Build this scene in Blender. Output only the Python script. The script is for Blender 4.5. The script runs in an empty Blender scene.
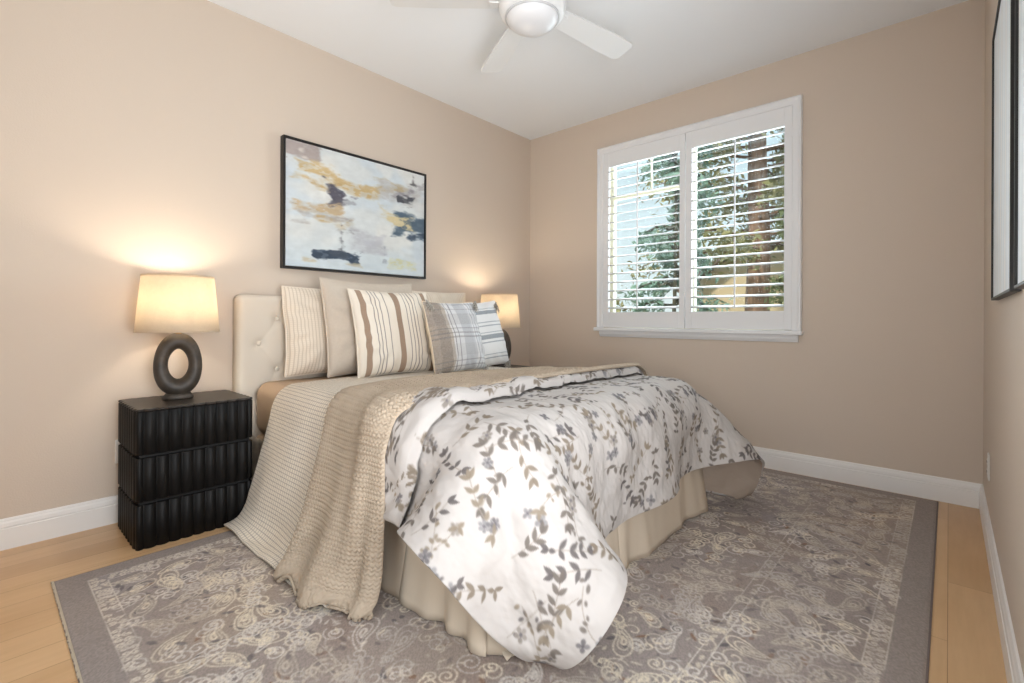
import bpy, bmesh, math, random
import numpy as np
from mathutils import Vector, Matrix

S = bpy.context.scene
C = S.collection
PI = math.pi
R = math.radians

# ------------------------------------------------------------------ camera
cd = bpy.data.cameras.new('camera')
cam = bpy.data.objects.new('camera', cd)
C.objects.link(cam)
S.camera = cam
cd.sensor_width = 36.0
cd.lens = 17.0
cd.clip_start = 0.02
cam.location = (0, 0, 1.0)
cam.rotation_euler = (PI / 2, R(0.0), R(42.1 - 90))
cam.rotation_euler = (Matrix.Rotation(R(42.1 - 90), 3, 'Z') @ Matrix.Rotation(PI / 2, 3, 'X') @ Matrix.Rotation(R(0.25), 3, 'Z')).to_euler()
cd.shift_y = (319.3 - 341.5) / 1024

# ------------------------------------------------------------------ world, sun, daylight, added fill, exposure
S.view_settings.view_transform = 'Standard'
S.view_settings.look = 'None'
S.view_settings.exposure = 0.04
S.view_settings.gamma = 1.0
S.view_settings.use_curve_mapping = False

w = bpy.data.worlds.new('sky')
S.world = w
w.use_nodes = True
wt = w.node_tree
bg = wt.nodes['Background']
tc = wt.nodes.new('ShaderNodeTexCoord')
sp = wt.nodes.new('ShaderNodeSeparateXYZ')
rp = wt.nodes.new('ShaderNodeValToRGB')
rp.color_ramp.elements[0].position = 0.0
rp.color_ramp.elements[0].color = (0.86, 0.93, 0.95, 1)
rp.color_ramp.elements[1].position = 0.6
rp.color_ramp.elements[1].color = (0.50, 0.72, 0.88, 1)
wt.links.new(tc.outputs['Generated'], sp.inputs[0])
wt.links.new(sp.outputs['Z'], rp.inputs[0])
wt.links.new(rp.outputs[0], bg.inputs['Color'])
bg.inputs['Strength'].default_value = 1.0

def light(name, kind, energy, col, loc, rot=(0, 0, 0), **k):
    l = bpy.data.lights.new(name, kind)
    l.energy = energy
    l.color = col
    for a, v in k.items():
        setattr(l, a, v)
    o = bpy.data.objects.new(name, l)
    o.location = loc
    o.rotation_euler = rot
    C.objects.link(o)
    return o

light('sun', 'SUN', 4.0, (1, .93, .82), (-5, 4, 9), (R(38), 0, R(-110)), angle=R(2))
# added cool fill from the right, through an invented window beside the camera
light('added_side_fill', 'AREA', 9.0, (.92, .96, 1.0), (0.42, -0.34, 1.32), (R(90), 0, R(-30)), shape='RECTANGLE', size=.9, size_y=1.95)
# daylight entering through the shuttered window
light('daylight_main_window', 'AREA', 120.0, (.84, .92, 1.0), (4.25, 1.48, 1.95), (0, R(80), 0), shape='RECTANGLE', size=1.7, size_y=2.0)
# added upward fill through the same invented window, to brighten the ceiling
light('added_ceiling_fill', 'AREA', 62.0, (.94, .97, 1.0), (0.42, -0.34, .95), (R(90 + 40), 0, R(-38)), shape='RECTANGLE', size=.9, size_y=1.1)
# added fill from behind the camera, through a doorway cut for it
light('added_near_fill', 'AREA', 8.0, (.96, .98, 1.0), (-1.0, .98, 1.15), (R(90), 0, R(-90)), shape='RECTANGLE', size=1.3, size_y=1.9)
LAMP_W = 7.0

# ------------------------------------------------------------------ helpers
def lin(c):
    return tuple(((x / 255.0) / 12.92) if x / 255.0 <= .04045 else (((x / 255.0) + .055) / 1.055) ** 2.4 for x in c)

def nlin(a):
    a = np.clip(a, 0, 1)
    return np.where(a <= .04045, a / 12.92, ((a + .055) / 1.055) ** 2.4)

class NT:
    """small wrapper for building node materials"""
    def __init__(s, name, col=(200, 200, 200), rough=.6, **k):
        s.m = bpy.data.materials.new(name)
        s.m.use_nodes = True
        s.t = s.m.node_tree
        s.b = s.t.nodes['Principled BSDF']
        s.b.inputs['Base Color'].default_value = (*lin(col), 1)
        s.b.inputs['Roughness'].default_value = rough
        for a, v in k.items():
            s.b.inputs[a.replace('_', ' ')].default_value = v
    def n(s, typ, ins=None, **at):
        nd = s.t.nodes.new('ShaderNode' + typ)
        for a, v in at.items():
            setattr(nd, a, v)
        for a, v in (ins or {}).items():
            if hasattr(v, 'is_linked') or isinstance(v, bpy.types.NodeSocket):
                s.t.links.new(v, nd.inputs[a])
            else:
                nd.inputs[a].default_value = v
        return nd
    def link(s, a, b):
        s.t.links.new(a, b)
    def obj(s):
        return s.n('TexCoord').outputs['Object']
    def uv(s):
        return s.n('TexCoord').outputs['UV']
    def attr(s, name):
        return s.n('Attribute', attribute_name=name).outputs['Color']
    def math(s, op, a, b=None, c=None):
        nd = s.t.nodes.new('ShaderNodeMath')
        nd.operation = op
        for i, v in enumerate((a, b, c)):
            if v is None:
                continue
            if isinstance(v, bpy.types.NodeSocket):
                s.t.links.new(v, nd.inputs[i])
            else:
                nd.inputs[i].default_value = v
        return nd.outputs[0]
    def noise(s, scale=5, detail=3, rough=.5, vec=None):
        i = {'Scale': scale, 'Detail': detail, 'Roughness': rough}
        if vec is not None:
            i['Vector'] = vec
        return s.n('TexNoise', i).outputs[0]
    def mix(s, f, a, b, blend='MIX'):
        nd = s.t.nodes.new('ShaderNodeMix')
        nd.data_type = 'RGBA'
        nd.blend_type = blend
        for i, v in ((0, f), (6, a), (7, b)):
            if isinstance(v, bpy.types.NodeSocket):
                s.t.links.new(v, nd.inputs[i])
            elif i == 0:
                nd.inputs[0].default_value = v
            else:
                nd.inputs[i].default_value = (*lin(v), 1)
        return nd.outputs[2]
    def ramp(s, f, stops, interp='LINEAR'):
        nd = s.t.nodes.new('ShaderNodeValToRGB')
        cr = nd.color_ramp
        cr.interpolation = interp
        while len(cr.elements) < len(stops):
            cr.elements.new(1)
        for e, (p, c) in zip(cr.elements, stops):
            e.position = p
            e.color = (*lin(c), 1) if len(c) == 3 else c
        s.t.links.new(f, nd.inputs[0])
        return nd.outputs[0]
    def color(s, sock):
        s.t.links.new(sock, s.b.inputs['Base Color'])
        return s
    def bump(s, h, strength=.3, dist=.002):
        nd = s.t.nodes.new('ShaderNodeBump')
        nd.inputs['Strength'].default_value = strength
        nd.inputs['Distance'].default_value = dist
        s.t.links.new(h, nd.inputs['Height'])
        s.t.links.new(nd.outputs[0], s.b.inputs['Normal'])
        return s

def link_obj(name, me, mat, parent=None, smooth=False):
    o = bpy.data.objects.new(name, me)
    C.objects.link(o)
    for m in (mat if isinstance(mat, (list, tuple)) else [mat]):
        me.materials.append(m)
    if parent is not None:
        o.parent = parent
    if smooth:
        me.polygons.foreach_set('use_smooth', [True] * len(me.polygons))
    return o

def from_bm(name, bm, mat, parent=None, smooth=False):
    me = bpy.data.meshes.new(name)
    bmesh.ops.recalc_face_normals(bm, faces=bm.faces)
    bm.to_mesh(me)
    bm.free()
    return link_obj(name, me, mat, parent, smooth)

def from_data(name, v, f, mat, parent=None, smooth=True):
    me = bpy.data.meshes.new(name)
    me.from_pydata([tuple(map(float, p)) for p in v], [], f)
    me.update()
    return link_obj(name, me, mat, parent, smooth)

def grid_mesh(name, P, mat, parent=None, uv=None, col=None, smooth=True, flip=False):
    """P (nv,nu,3) array -> quad grid; uv (nv,nu,2); col (nv,nu,3) linear"""
    nv, nu = P.shape[:2]
    I = np.arange(nu * nv).reshape(nv, nu)
    q = np.stack([I[:-1, :-1], I[:-1, 1:], I[1:, 1:], I[1:, :-1]], -1).reshape(-1, 4)
    if flip:
        q = q[:, ::-1]
    me = bpy.data.meshes.new(name)
    me.vertices.add(nu * nv)
    me.vertices.foreach_set('co', P.reshape(-1).astype(np.float32))
    me.loops.add(q.size)
    me.loops.foreach_set('vertex_index', q.reshape(-1).astype(np.int32))
    me.polygons.add(len(q))
    me.polygons.foreach_set('loop_start', (np.arange(len(q)) * 4).astype(np.int32))
    me.update(calc_edges=True)
    if uv is not None:
        l = me.uv_layers.new(name='UVMap')
        l.data.foreach_set('uv', uv.reshape(-1, 2)[q.reshape(-1)].reshape(-1).astype(np.float32))
    if col is not None:
        a = me.color_attributes.new('pattern', 'FLOAT_COLOR', 'POINT')
        a.data.foreach_set('color', np.concatenate([col.reshape(-1, 3), np.ones((nu * nv, 1))], 1).reshape(-1).astype(np.float32))
    return link_obj(name, me, mat, parent, smooth)

def add_box(bm, lo, hi, bevel=0.0, seg=2, M=None):
    r = bmesh.ops.create_cube(bm, size=1)
    vs = r['verts']
    c = [(a + b) / 2 for a, b in zip(lo, hi)]
    d = [b - a for a, b in zip(lo, hi)]
    for v in vs:
        v.co = Vector((c[0] + v.co.x * d[0], c[1] + v.co.y * d[1], c[2] + v.co.z * d[2]))
    if bevel:
        es = list({e for v in vs for e in v.link_edges})
        g = bmesh.ops.bevel(bm, geom=es, offset=bevel, segments=seg, affect='EDGES', profile=.5)
        vs = list({v for f in g['faces'] for v in f.verts} | {v for v in vs if v.is_valid})
    if M is not None:
        for v in vs:
            v.co = M @ v.co

def box(name, lo, hi, mat, parent=None, bevel=0.0, seg=2, smooth=False):
    bm = bmesh.new()
    add_box(bm, lo, hi, bevel, seg)
    return from_bm(name, bm, mat, parent, smooth)

def lathe(name, prof, mat, parent=None, n=48, loc=(0, 0, 0), sx=1, sy=1, smooth=True):
    """prof list of (r,z); closes the ends where r==0"""
    v, f = [], []
    idx = []
    for r, z in prof:
        if r < 1e-6:
            v.append((loc[0], loc[1], loc[2] + z)); idx.append([len(v) - 1] * n)
        else:
            row = []
            for k in range(n):
                a = 2 * PI * k / n
                v.append((loc[0] + r * sx * math.cos(a), loc[1] + r * sy * math.sin(a), loc[2] + z)); row.append(len(v) - 1)
            idx.append(row)
    for a, b in zip(idx[:-1], idx[1:]):
        for k in range(n):
            q = [a[k], a[(k + 1) % n], b[(k + 1) % n], b[k]]
            q2 = []
            for x in q:
                if x not in q2:
                    q2.append(x)
            if len(q2) > 2:
                f.append(q2)
    return from_data(name, v, f, mat, parent, smooth)

def prism(name, poly, axis, a, b, mat, parent=None, smooth=False):
    """extrude a 2D polygon along axis ('X','Y','Z') from a to b"""
    bm = bmesh.new()
    def mk(t, p):
        return {'X': (t, p[0], p[1]), 'Y': (p[0], t, p[1]), 'Z': (p[0], p[1], t)}[axis]
    A = [bm.verts.new(mk(a, p)) for p in poly]
    B = [bm.verts.new(mk(b, p)) for p in poly]
    n = len(poly)
    for i in range(n):
        bm.faces.new((A[i], A[(i + 1) % n], B[(i + 1) % n], B[i]))
    bm.faces.new(A[::-1])
    bm.faces.new(B)
    return from_bm(name, bm, mat, parent, smooth)

def tag(o, label=None, cat=None, group=None, kind=None):
    for k, v in (('label', label), ('category', cat), ('group', group), ('kind', kind)):
        if v:
            o[k] = v
    return o

def empty(name, loc=(0, 0, 0), rot=(0, 0, 0)):
    o = bpy.data.objects.new(name, None)
    o.empty_display_size = .1
    o.location = loc
    o.rotation_euler = rot
    C.objects.link(o)
    return o

def copy_tree(o, parent=None):
    c = o.copy()
    C.objects.link(c)
    if parent is not None:
        c.parent = parent
    for ch in list(o.children):
        copy_tree(ch, c)
    return c

def vnoise(x, y, seed=0):
    """smooth value noise on arrays"""
    rs = np.random.RandomState(seed)
    T = rs.rand(256, 256)
    xi = np.floor(x).astype(int); yi = np.floor(y).astype(int)
    fx = x - xi; fy = y - yi
    fx = fx * fx * (3 - 2 * fx); fy = fy * fy * (3 - 2 * fy)
    g = lambda a, b: T[a & 255, b & 255]
    return (g(xi, yi) * (1 - fx) + g(xi + 1, yi) * fx) * (1 - fy) + (g(xi, yi + 1) * (1 - fx) + g(xi + 1, yi + 1) * fx) * fy

def fbm(x, y, seed=0, oct=4):
    s = 0; a = .5; t = 0
    for k in range(oct):
        s = s + a * vnoise(x * 2 ** k, y * 2 ** k, seed + k * 7); t += a; a *= .5
    return s / t

def sstep(a, b, x):
    t = np.clip((x - a) / (b - a), 0, 1)
    return t * t * (3 - 2 * t)

def catmull(a, n, axis):
    """resample a regular grid smoothly to n rows along axis"""
    m = a.shape[axis]
    t = np.linspace(0, m - 1, n)
    i = np.minimum(t.astype(int), m - 2)
    f = (t - i)
    sh = [1] * a.ndim; sh[axis] = -1
    f = f.reshape(sh)
    tk = lambda k: np.take(a, np.clip(i + k, 0, m - 1), axis)
    p0, p1, p2, p3 = tk(-1), tk(0), tk(1), tk(2)
    return .5 * (2 * p1 + (p2 - p0) * f + (2 * p0 - 5 * p1 + 4 * p2 - p3) * f ** 2 + (3 * p1 - p0 - 3 * p2 + p3) * f ** 3)

def unpack(t):
    """drape rows stored in millimetres as differences along both directions"""
    nv, nu, s = t
    d = np.array(s, float).reshape(3, nv, nu).transpose(1, 2, 0)
    return np.cumsum(np.cumsum(d, 1), 0) / 1000.0

def normals(P):
    du = np.gradient(P, axis=1); dv = np.gradient(P, axis=0)
    n = np.cross(du, dv)
    return n / (np.linalg.norm(n, axis=2, keepdims=True) + 1e-9)

def smooth_field(N, k=2):
    for _ in range(k):
        N = (N + np.roll(N, 1, 0) + np.roll(N, -1, 0) + np.roll(N, 1, 1) + np.roll(N, -1, 1)) / 5
    return N

class Canvas:
    """a raster of printed / woven colour laid on a mesh as its vertex pattern (sRGB 0..1)"""
    def __init__(s, w, h, res, base):
        s.w, s.h, s.res = w, h, res
        s.nx, s.ny = int(round(w / res)) + 1, int(round(h / res)) + 1
        s.a = np.empty((s.ny, s.nx, 3)); s.a[:] = np.array(base) / 255.0
        s.X, s.Y = np.meshgrid(np.arange(s.nx) * res, np.arange(s.ny) * res)
    def win(s, x0, x1, y0, y1):
        i0 = max(0, int(x0 / s.res)); i1 = min(s.nx, int(x1 / s.res) + 2)
        j0 = max(0, int(y0 / s.res)); j1 = min(s.ny, int(y1 / s.res) + 2)
        if i0 >= i1 or j0 >= j1:
            return None
        return slice(j0, j1), slice(i0, i1)
    def blend(s, w, m, col):
        s.a[w] += (np.array(col) / 255.0 - s.a[w]) * m[..., None]
    def blob(s, x, y, rx, ry, ang, col, al=1, soft=None):
        r = max(rx, ry) + 2 * s.res
        w = s.win(x - r, x + r, y - r, y + r)
        if w is None:
            return
        dx = s.X[w] - x; dy = s.Y[w] - y
        c, t = math.cos(ang), math.sin(ang)
        u = (dx * c + dy * t) / rx; v = (-dx * t + dy * c) / ry
        d = np.sqrt(u * u + v * v)
        sf = soft if soft else min(.9, s.res / min(rx, ry) * 1.2)
        s.blend(w, al * np.clip((1 + sf / 2 - d) / sf, 0, 1), col)
    def leaf(s, x, y, L, W, ang, col, al=1):
        """pointed leaf from its base point"""
        r = L + s.res
        w = s.win(x - r, x + r, y - r, y + r)
        if w is None:
            return
        dx = s.X[w] - x; dy = s.Y[w] - y
        c, t = math.cos(ang), math.sin(ang)
        u = (dx * c + dy * t) / L; v = np.abs(-dx * t + dy * c)
        prof = W * np.clip(np.sin(np.clip(u, 0, 1) ** .8 * PI), 0, 1)
        m = np.clip((prof - v) / s.res + .5, 0, 1) * ((u > 0) & (u < 1))
        s.blend(w, al * m, col)
    def line(s, pts, r, col, al=1):
        for (x0, y0), (x1, y1) in zip(pts[:-1], pts[1:]):
            w = s.win(min(x0, x1) - r - s.res, max(x0, x1) + r + s.res, min(y0, y1) - r - s.res, max(y0, y1) + r + s.res)
            if w is None:
                continue
            dx, dy = x1 - x0, y1 - y0
            l2 = dx * dx + dy * dy + 1e-12
            t = np.clip(((s.X[w] - x0) * dx + (s.Y[w] - y0) * dy) / l2, 0, 1)
            d = np.hypot(s.X[w] - x0 - t * dx, s.Y[w] - y0 - t * dy)
            s.blend(w, al * np.clip((r - d) / s.res + .5, 0, 1), col)

# cloth drapes, one row of points after another (millimetres)
QUILT = (20, 48, [
794, 59, 46, 30, 22, 17, 14, 11, 9, 8, 7, 15, 45, 61, 62, 63, 62, 62, 62, 63, 62, 63, 62, 62, 62, 62, 63, 62, 62, 62, 62, 62, 62, 62, 63, 62, 53, 23, 0, 0, 0, 0, 0, 0, 0, 4, 38, 59,
-5, 0, -2, -4, -3, -1, 0, 2, 2, 3, 3, 4, 2, 0, 0, 0, 0, 1, 0, -1, 0, 0, 0, 0, 0, 1, -1, 0, 0, 0, 0, 1, 0, 0, -1, 0, 0, -1, 0, 0, 0, 0, 0, 0, 0, 0, 0, 1,
-5, 0, -8, -9, -2, 0, 3, 3, 5, 4, 4, 6, 0, 0, 1, -1, 1, -1, 0, 0, 1, -1, 0, 0, 0, 0, 0, 0, 0, 0, 1, -1, 0, 0, 0, 0, 0, -1, 0, 0, 0, 0, 0, 0, 0, 0, 1, 0,
-4, 1, -1, 0, 1, 1, -1, 1, 0, 1, 1, 0, 1, 0, 0, 0, 0, 0, 0, 1, -1, 0, 0, 0, 0, 0, 0, 0, 0, 0, 0, 0, 0, 0, 0, 0, -1, 0, 0, 0, 0, 0, 0, 0, 0, 1, 0, 0,
-1, -2, 3, 1, -1, 0, 1, -1, 0, 0, 0, 1, 0, 1, -1, 1, -1, 0, 1, -1, 0, 0, 0, 0, 1, -1, 0, 0, 0, 1, -1, 0, 0, 0, 0, 0, 0, -1, 0, 0, 0, 0, 0, 0, 0, 0, 1, 0,
0, 0, 0, 0, 0, 0, 0, 0, 1, -1, 0, 1, 0, 0, 0, 0, 0, 1, -1, 0, 0, 1, 0, 0, -1, 0, 0, 0, 0, 0, 0, 0, 0, 0, 0, 1, -1, -1, 0, 0, 0, 0, 0, 0, 0, 0, 1, 0,
0, 0, 0, 0, 0, 0, 0, 1, -1, 1, 0, -1, 1, 0, 0, 0, 0, 0, 0, 0, 1, -1, 0, 0, 0, 0, 0, 0, 1, -1, 0, 0, 0, 0, 1, -1, 0, -1, 0, 0, 0, 0, 0, 0, 0, 1, 0, 0,
1, 0, 0, -1, 1, 0, -1, 0, 0, 0, 0, 1, 0, 0, 0, 0, 1, -1, 0, 0, 0, 0, 0, 0, 0, 0, 0, 1, -1, 0, 0, 0, 0, 0, 0, 0, -1, 0, 0, 0, 0, 0, 0, 0, 0, 0, 0, 1,
1, -1, 0, 1, -1, 0, 1, -1, 0, 0, 0, 1, 0, 0, 1, -1, 0, 0, 0, 1, -1, 0, 0, 0, 0, 0, 1, -1, 0, 0, 0, 0, 1, 0, -1, 0, 0, -1, 0, 0, 0, 0, 0, 0, 0, 0, 1, 0,
0, 1, -1, 0, 0, 0, 0, 1, 0, -1, 1, -1, 1, 0, 0, 0, 0, 0, 0, 0, 0, 0, 0, 0, 0, 1, -1, 0, 0, 0, 1, 0, -1, 0, 0, 0, 0, -1, 0, 0, 0, 0, 0, 0, 0, 0, 1, 0,
1, -1, 1, -1, 0, 0, 0, 0, 0, 1, -1, 1, 0, 0, 0, 0, 0, 0, 1, -1, 0, 0, 1, 0, 0, -1, 0, 0, 0, 1, -1, 0, 0, 0, 0, 0, -1, 0, 0, 0, 0, 0, 0, 0, 0, 1, 0, -1,
1, 0, -1, 1, 0, 0, 0, -1, 0, 0, 0, 1, 0, 1, -1, 1, -1, 1, -1, 0, 0, 1, -1, 0, 0, 0, 0, 0, 1, -1, 0, 0, 0, 0, 0, 0, 0, -1, 0, 0, 0, 0, 0, 0, 0, 0, 1, 0,
1, 0, -1, 0, 0, 0, 0, 0, 1, -1, 0, 1, 1, -1, 0, 0, 0, 0, 0, 0, 1, -1, 0, 0, 0, 0, 0, 1, -1, 0, 0, 0, 0, 1, 0, 0, -1, -1, 0, 0, 0, 0, 0, 0, 0, 0, 1, 0,
2, -1, 0, -1, 0, 0, 0, 1, -1, 1, 0, -1, 1, 0, 1, -1, 1, -1, 0, 0, 0, 0, 0, 0, 0, 1, 0, -1, 0, 0, 1, 0, 0, -1, 0, 0, -1, 0, 0, 0, 0, 0, 0, 0, 0, 1, 0, 0,
1, 0, -1, 1, 0, 0, 0, -1, 0, 0, 0, 1, 0, 0, 0, 0, 0, 0, 0, 1, -1, 0, 0, 0, 1, -1, 0, 0, 0, 1, -1, 0, 0, 0, 0, 0, 0, -1, 0, 0, 0, 0, 0, 0, 0, 0, 1, 0,
1, 0, -1, 0, 0, 0, 0, 0, 1, -1, 0, 1, 0, 0, 0, 0, 0, 0, 1, -1, 0, 0, 1, 0, -1, 0, 0, 0, 1, -1, 0, 0, 0, 0, 0, 0, 0, -1, 0, 0, 0, 0, 0, 0, 0, 0, 1, 1,
2, 0, -1, -1, 0, 0, 0, 1, -1, 0, 1, 0, 0, 1, -1, 0, 0, 0, 0, 0, 0, 1, -1, 0, 0, 0, 0, 1, -1, 0, 0, 0, 0, 0, 1, -1, -1, 0, 0, 0, 0, 0, 0, 0, 0, 1, 0, 0,
1, 0, -1, 1, 0, 0, -1, 0, 0, 1, -1, 0, 1, 0, 0, 1, -1, 1, -1, 0, 0, 0, 0, 0, 0, 0, 1, -1, 0, 0, 0, 0, 0, 0, 0, 0, 0, -1, 0, 0, 0, 0, 0, 0, 0, 0, 1, -1,
1, -1, 0, 0, 0, 0, 1, -1, 0, 0, 0, 1, 0, -1, 1, -1, 1, 0, 0, 0, 0, 0, 0, 0, 0, 1, -1, 0, 0, 0, 0, 1, 0, 0, -1, 0, -1, 0, 0, 0, 0, 0, 0, 0, 0, 0, 0, 1,
1, 0, 0, -1, 0, 0, 0, 1, 0, -1, 1, 0, 0, 0, 0, 0, 0, 0, 0, 0, 1, -1, 0, 0, 0, 0, 0, 0, 0, 0, 1, -1, 0, 0, 0, 0, 0, -1, 0, 0, 0, 0, 0, 0, 0, 1, 0, 0,
1488, 4, 3, 2, 0, 0, -2, -2, -2, -2, -2, -1, -1, -1, -1, -1, -2, -1, -1, -1, -1, -1, -2, -1, -1, -1, -1, -1, -1, -1, -1, -1, -1, -1, -1, -1, -1, -1, -1, -1, -1, -2, -1, -1, -1, -1, -1, -1,
67, 0, 0, -1, 0, -1, 0, 1, 0, 0, 1, 0, 0, 0, 0, 0, 0, 0, 0, 0, 0, 0, 0, 0, 0, 0, 0, 0, 0, 0, 0, 0, 0, 0, 0, 0, 0, 0, 0, 0, 0, 1, 0, -1, 0, 0, 0, 0,
68, -1, -2, -2, -1, 0, 2, 0, 1, 2, 0, 0, 0, 0, 0, 0, 1, -1, 0, 0, 0, 0, 1, 0, 0, 0, -1, 0, 1, 0, 0, 0, 0, 0, 0, -1, 0, 0, 0, 0, 0, 0, 0, 1, 0, -1, 0, 1,
68, -1, 0, 0, 0, 1, -1, 0, 1, -1, 0, 0, 0, 0, 0, 0, 0, 1, -1, 0, 0, 0, 0, 0, 0, 0, 1, 0, -1, 0, 0, 0, 0, 0, 0, 1, -1, 0, 0, 0, 0, 0, 0, 0, 0, 1, 0, -1,
68, 0, -1, 0, 1, -1, 0, 0, 0, 0, 0, 0, 0, 0, 0, 0, 0, 0, 1, -1, 0, 0, 0, 0, 0, 0, 0, 0, 0, 0, 0, 0, 0, 0, 0, 0, 1, 0, 0, -1, 0, 0, 0, 0, 0, 0, 0, 0,
69, -2, 0, 0, 0, 0, 0, 1, -1, 0, 0, 0, 0, 0, 0, 0, 0, 0, 0, 1, -1, 0, 0, 0, 0, 0, 0, 0, 0, 0, 0, 0, 0, 0, 0, 0, 0, 0, 0, 1, 0, 0, 0, -1, 0, 0, 0, 0,
68, 0, -1, 1, -1, 0, 1, -1, 0, 0, 0, 0, 0, 0, 0, 0, 0, 0, 0, 0, 1, -1, 0, 0, 0, 0, 0, 0, 0, 0, 0, 0, 0, 0, 0, 0, 0, 0, 0, 0, 0, 0, 0, 1, 0, 0, 0, 0,
67, 0, 1, -1, 0, 0, 0, 0, 0, 0, 0, 0, 0, 0, 0, 0, 0, 0, 0, 0, 0, 1, 0, 0, 0, -1, 0, 0, 0, 0, 0, 0, 0, 0, 0, 0, 0, 0, 0, 0, 0, 0, 0, 0, 0, 0, 0, 0,
68, -1, 0, 0, 0, 1, -1, 0, 0, 0, 0, 0, 1, 0, 0, -1, 0, 0, 0, 0, 0, 0, 0, 0, 0, 1, -1, 0, 0, 0, 0, 0, 0, 0, 0, 0, 0, 0, 0, 0, 0, 0, 0, 0, 0, 0, 0, 0,
67, 1, -1, 0, 1, -1, 0, 0, 0, 0, 0, 1, -1, 0, 0, 1, -1, 0, 0, 0, 0, 0, 0, 0, 0, 0, 1, 0, 0, 0, -1, 0, 0, 0, 0, 0, 0, 0, 0, 0, 0, 0, 0, 1, -1, 0, 1, 0,
68, -1, 0, 1, -1, 0, 0, 0, 0, 1, 0, -1, 0, 0, 0, 0, 1, 0, -1, 0, 0, 0, 0, 0, 0, 0, 0, 0, 0, 0, 1, -1, 0, 0, 0, 0, 0, 1, 0, 0, 0, 0, 0, -1, 1, 0, -1, 0,
67, 1, 0, -1, 0, 0, 0, 0, 1, -1, 0, 0, 0, 0, 0, 0, 0, 0, 1, 0, 0, -1, 0, 0, 0, 0, 0, 0, 0, 0, 0, 1, 0, 0, 0, 0, 0, -1, 0, 0, 0, 0, 0, 0, 0, 0, 0, 0,
68, -1, 0, 0, 0, 1, 0, 0, -1, 0, 0, 0, 0, 0, 0, 0, 0, 0, 0, 0, 0, 1, 0, -1, 0, 0, 0, 0, 0, 0, 0, 0, 0, 0, 0, 0, 0, 0, 0, 0, 0, 0, 0, 0, 0, 0, 0, 1,
67, 0, 0, 0, 1, -1, 0, 0, 0, 0, 0, 0, 0, 0, 0, 0, 0, 0, 0, 0, 0, 0, 0, 1, 0, 0, -1, 0, 0, 0, 0, 0, 0, 0, 0, 0, 0, 0, 0, 0, 0, 0, 0, 1, 0, 0, 0, -1,
68, 0, 0, 0, -1, 0, 0, 0, 0, 0, 0, 0, 0, 0, 0, 0, 0, 0, 0, 0, 0, 0, 0, 0, 0, 0, 1, 0, -1, 0, 0, 0, 0, 0, 0, 0, 0, 0, 0, 0, 0, 1, 0, -1, 0, 0, 0, 0,
67, 0, 0, 0, 0, 0, 0, 0, 0, 0, 0, 0, 0, 0, 0, 0, 0, 0, 0, 0, 0, 0, 0, 0, 0, 0, 0, 0, 1, -1, 0, 0, 0, 0, 0, 0, 0, 0, 0, 1, 0, -1, 0, 0, 0, 0, 0, 0,
67, 0, 0, 0, 0, 0, 0, 0, 0, 0, 0, 0, 0, 0, 0, 0, 0, 0, 0, 0, 0, 0, 0, 0, 0, 0, 0, 0, 0, 1, -1, 0, 0, 0, 0, 0, 0, 1, 0, -1, 0, 0, 0, 0, 1, 0, 0, 0,
67, 0, 0, 1, 0, -1, 0, 0, 0, 0, 0, 0, 0, 0, 0, 0, 0, 0, 1, 0, 0, -1, 0, 0, 0, 0, 0, 0, 0, 0, 0, 0, 0, 0, 0, 0, 1, -1, 0, 0, 0, 0, 1, 0, -1, 0, 0, 0,
68, 0, 0, -1, 0, 1, 0, -1, 0, 0, 0, 0, 0, 0, 1, 0, 0, 0, -1, 0, 0, 1, 0, 0, -1, 0, 0, 0, 0, 0, 1, -1, 0, 0, 0, 0, 0, 0, 0, 0, 0, 1, -1, 0, 0, 0, 0, 1,
67, 0, 0, 0, 0, 0, 0, 1, 0, -1, 0, 0, 0, 0, 0, 0, 0, 0, 0, 0, 0, 0, 0, 0, 1, -1, 0, 0, 0, 0, 0, 1, -1, 0, 0, 0, 0, 0, 0, 0, 1, -1, 0, 0, 0, 0, 1, -1,
18, 11, 41, 53, 57, 59, 60, 61, 61, 61, 62, 61, 42, 8, 2, 1, 2, 1, 1, 1, 1, 0, 1, 0, 0, 0, 0, -1, -1, -1, -1, -1, -1, -1, -2, -2, -31, -57, -62, -62, -61, -62, -61, -62, -61, -61, -47, -9,
0, 0, 1, 2, 2, 0, 0, -1, 0, 0, -1, -2, -1, 0, 0, 0, 0, 0, 0, 0, 0, 0, 0, 0, 0, 0, 0, 0, 0, 0, 0, 0, 0, 0, 0, -1, 0, 0, 0, 0, -1, 1, -1, 1, 0, 0, 0, 1,
0, -1, 5, 4, 0, -1, 0, -1, -1, -1, -1, -2, -1, 0, 0, 0, 0, 0, 0, 0, 0, 0, 0, 0, 0, 0, 0, 0, 0, 0, 0, 0, 0, 0, 0, 0, 0, -1, 0, 0, 0, 0, 0, 0, 0, 0, 1, 0,
0, 1, 1, 0, -1, 1, -1, 1, -1, 0, 1, -1, 0, -1, 0, 0, 0, 0, 0, 0, 0, 0, 0, 0, 0, 0, 0, 0, 0, 0, 0, 0, 0, 0, 0, 0, -1, 0, 0, 0, 0, -1, 1, 0, 0, 0, 0, 1,
0, 2, -1, -1, 1, 0, 0, 0, 0, 0, 0, 0, -1, 0, 0, 0, 0, 0, 0, 0, 0, 0, 0, 0, 0, 0, -1, 1, 0, 0, 0, 0, 0, 0, 0, 0, -1, 0, 0, 0, 0, 0, 0, 0, -1, 1, 0, 1,
0, 1, 0, 0, 0, 0, 0, 0, 0, 0, 0, 0, 0, -1, 0, 0, 0, 0, 0, 0, 0, 0, 0, 0, 0, 0, 0, 0, 0, 0, 0, 0, 0, -1, 1, -1, 0, 0, -1, 0, 1, 0, 0, -1, 1, 0, 1, 0,
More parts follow.
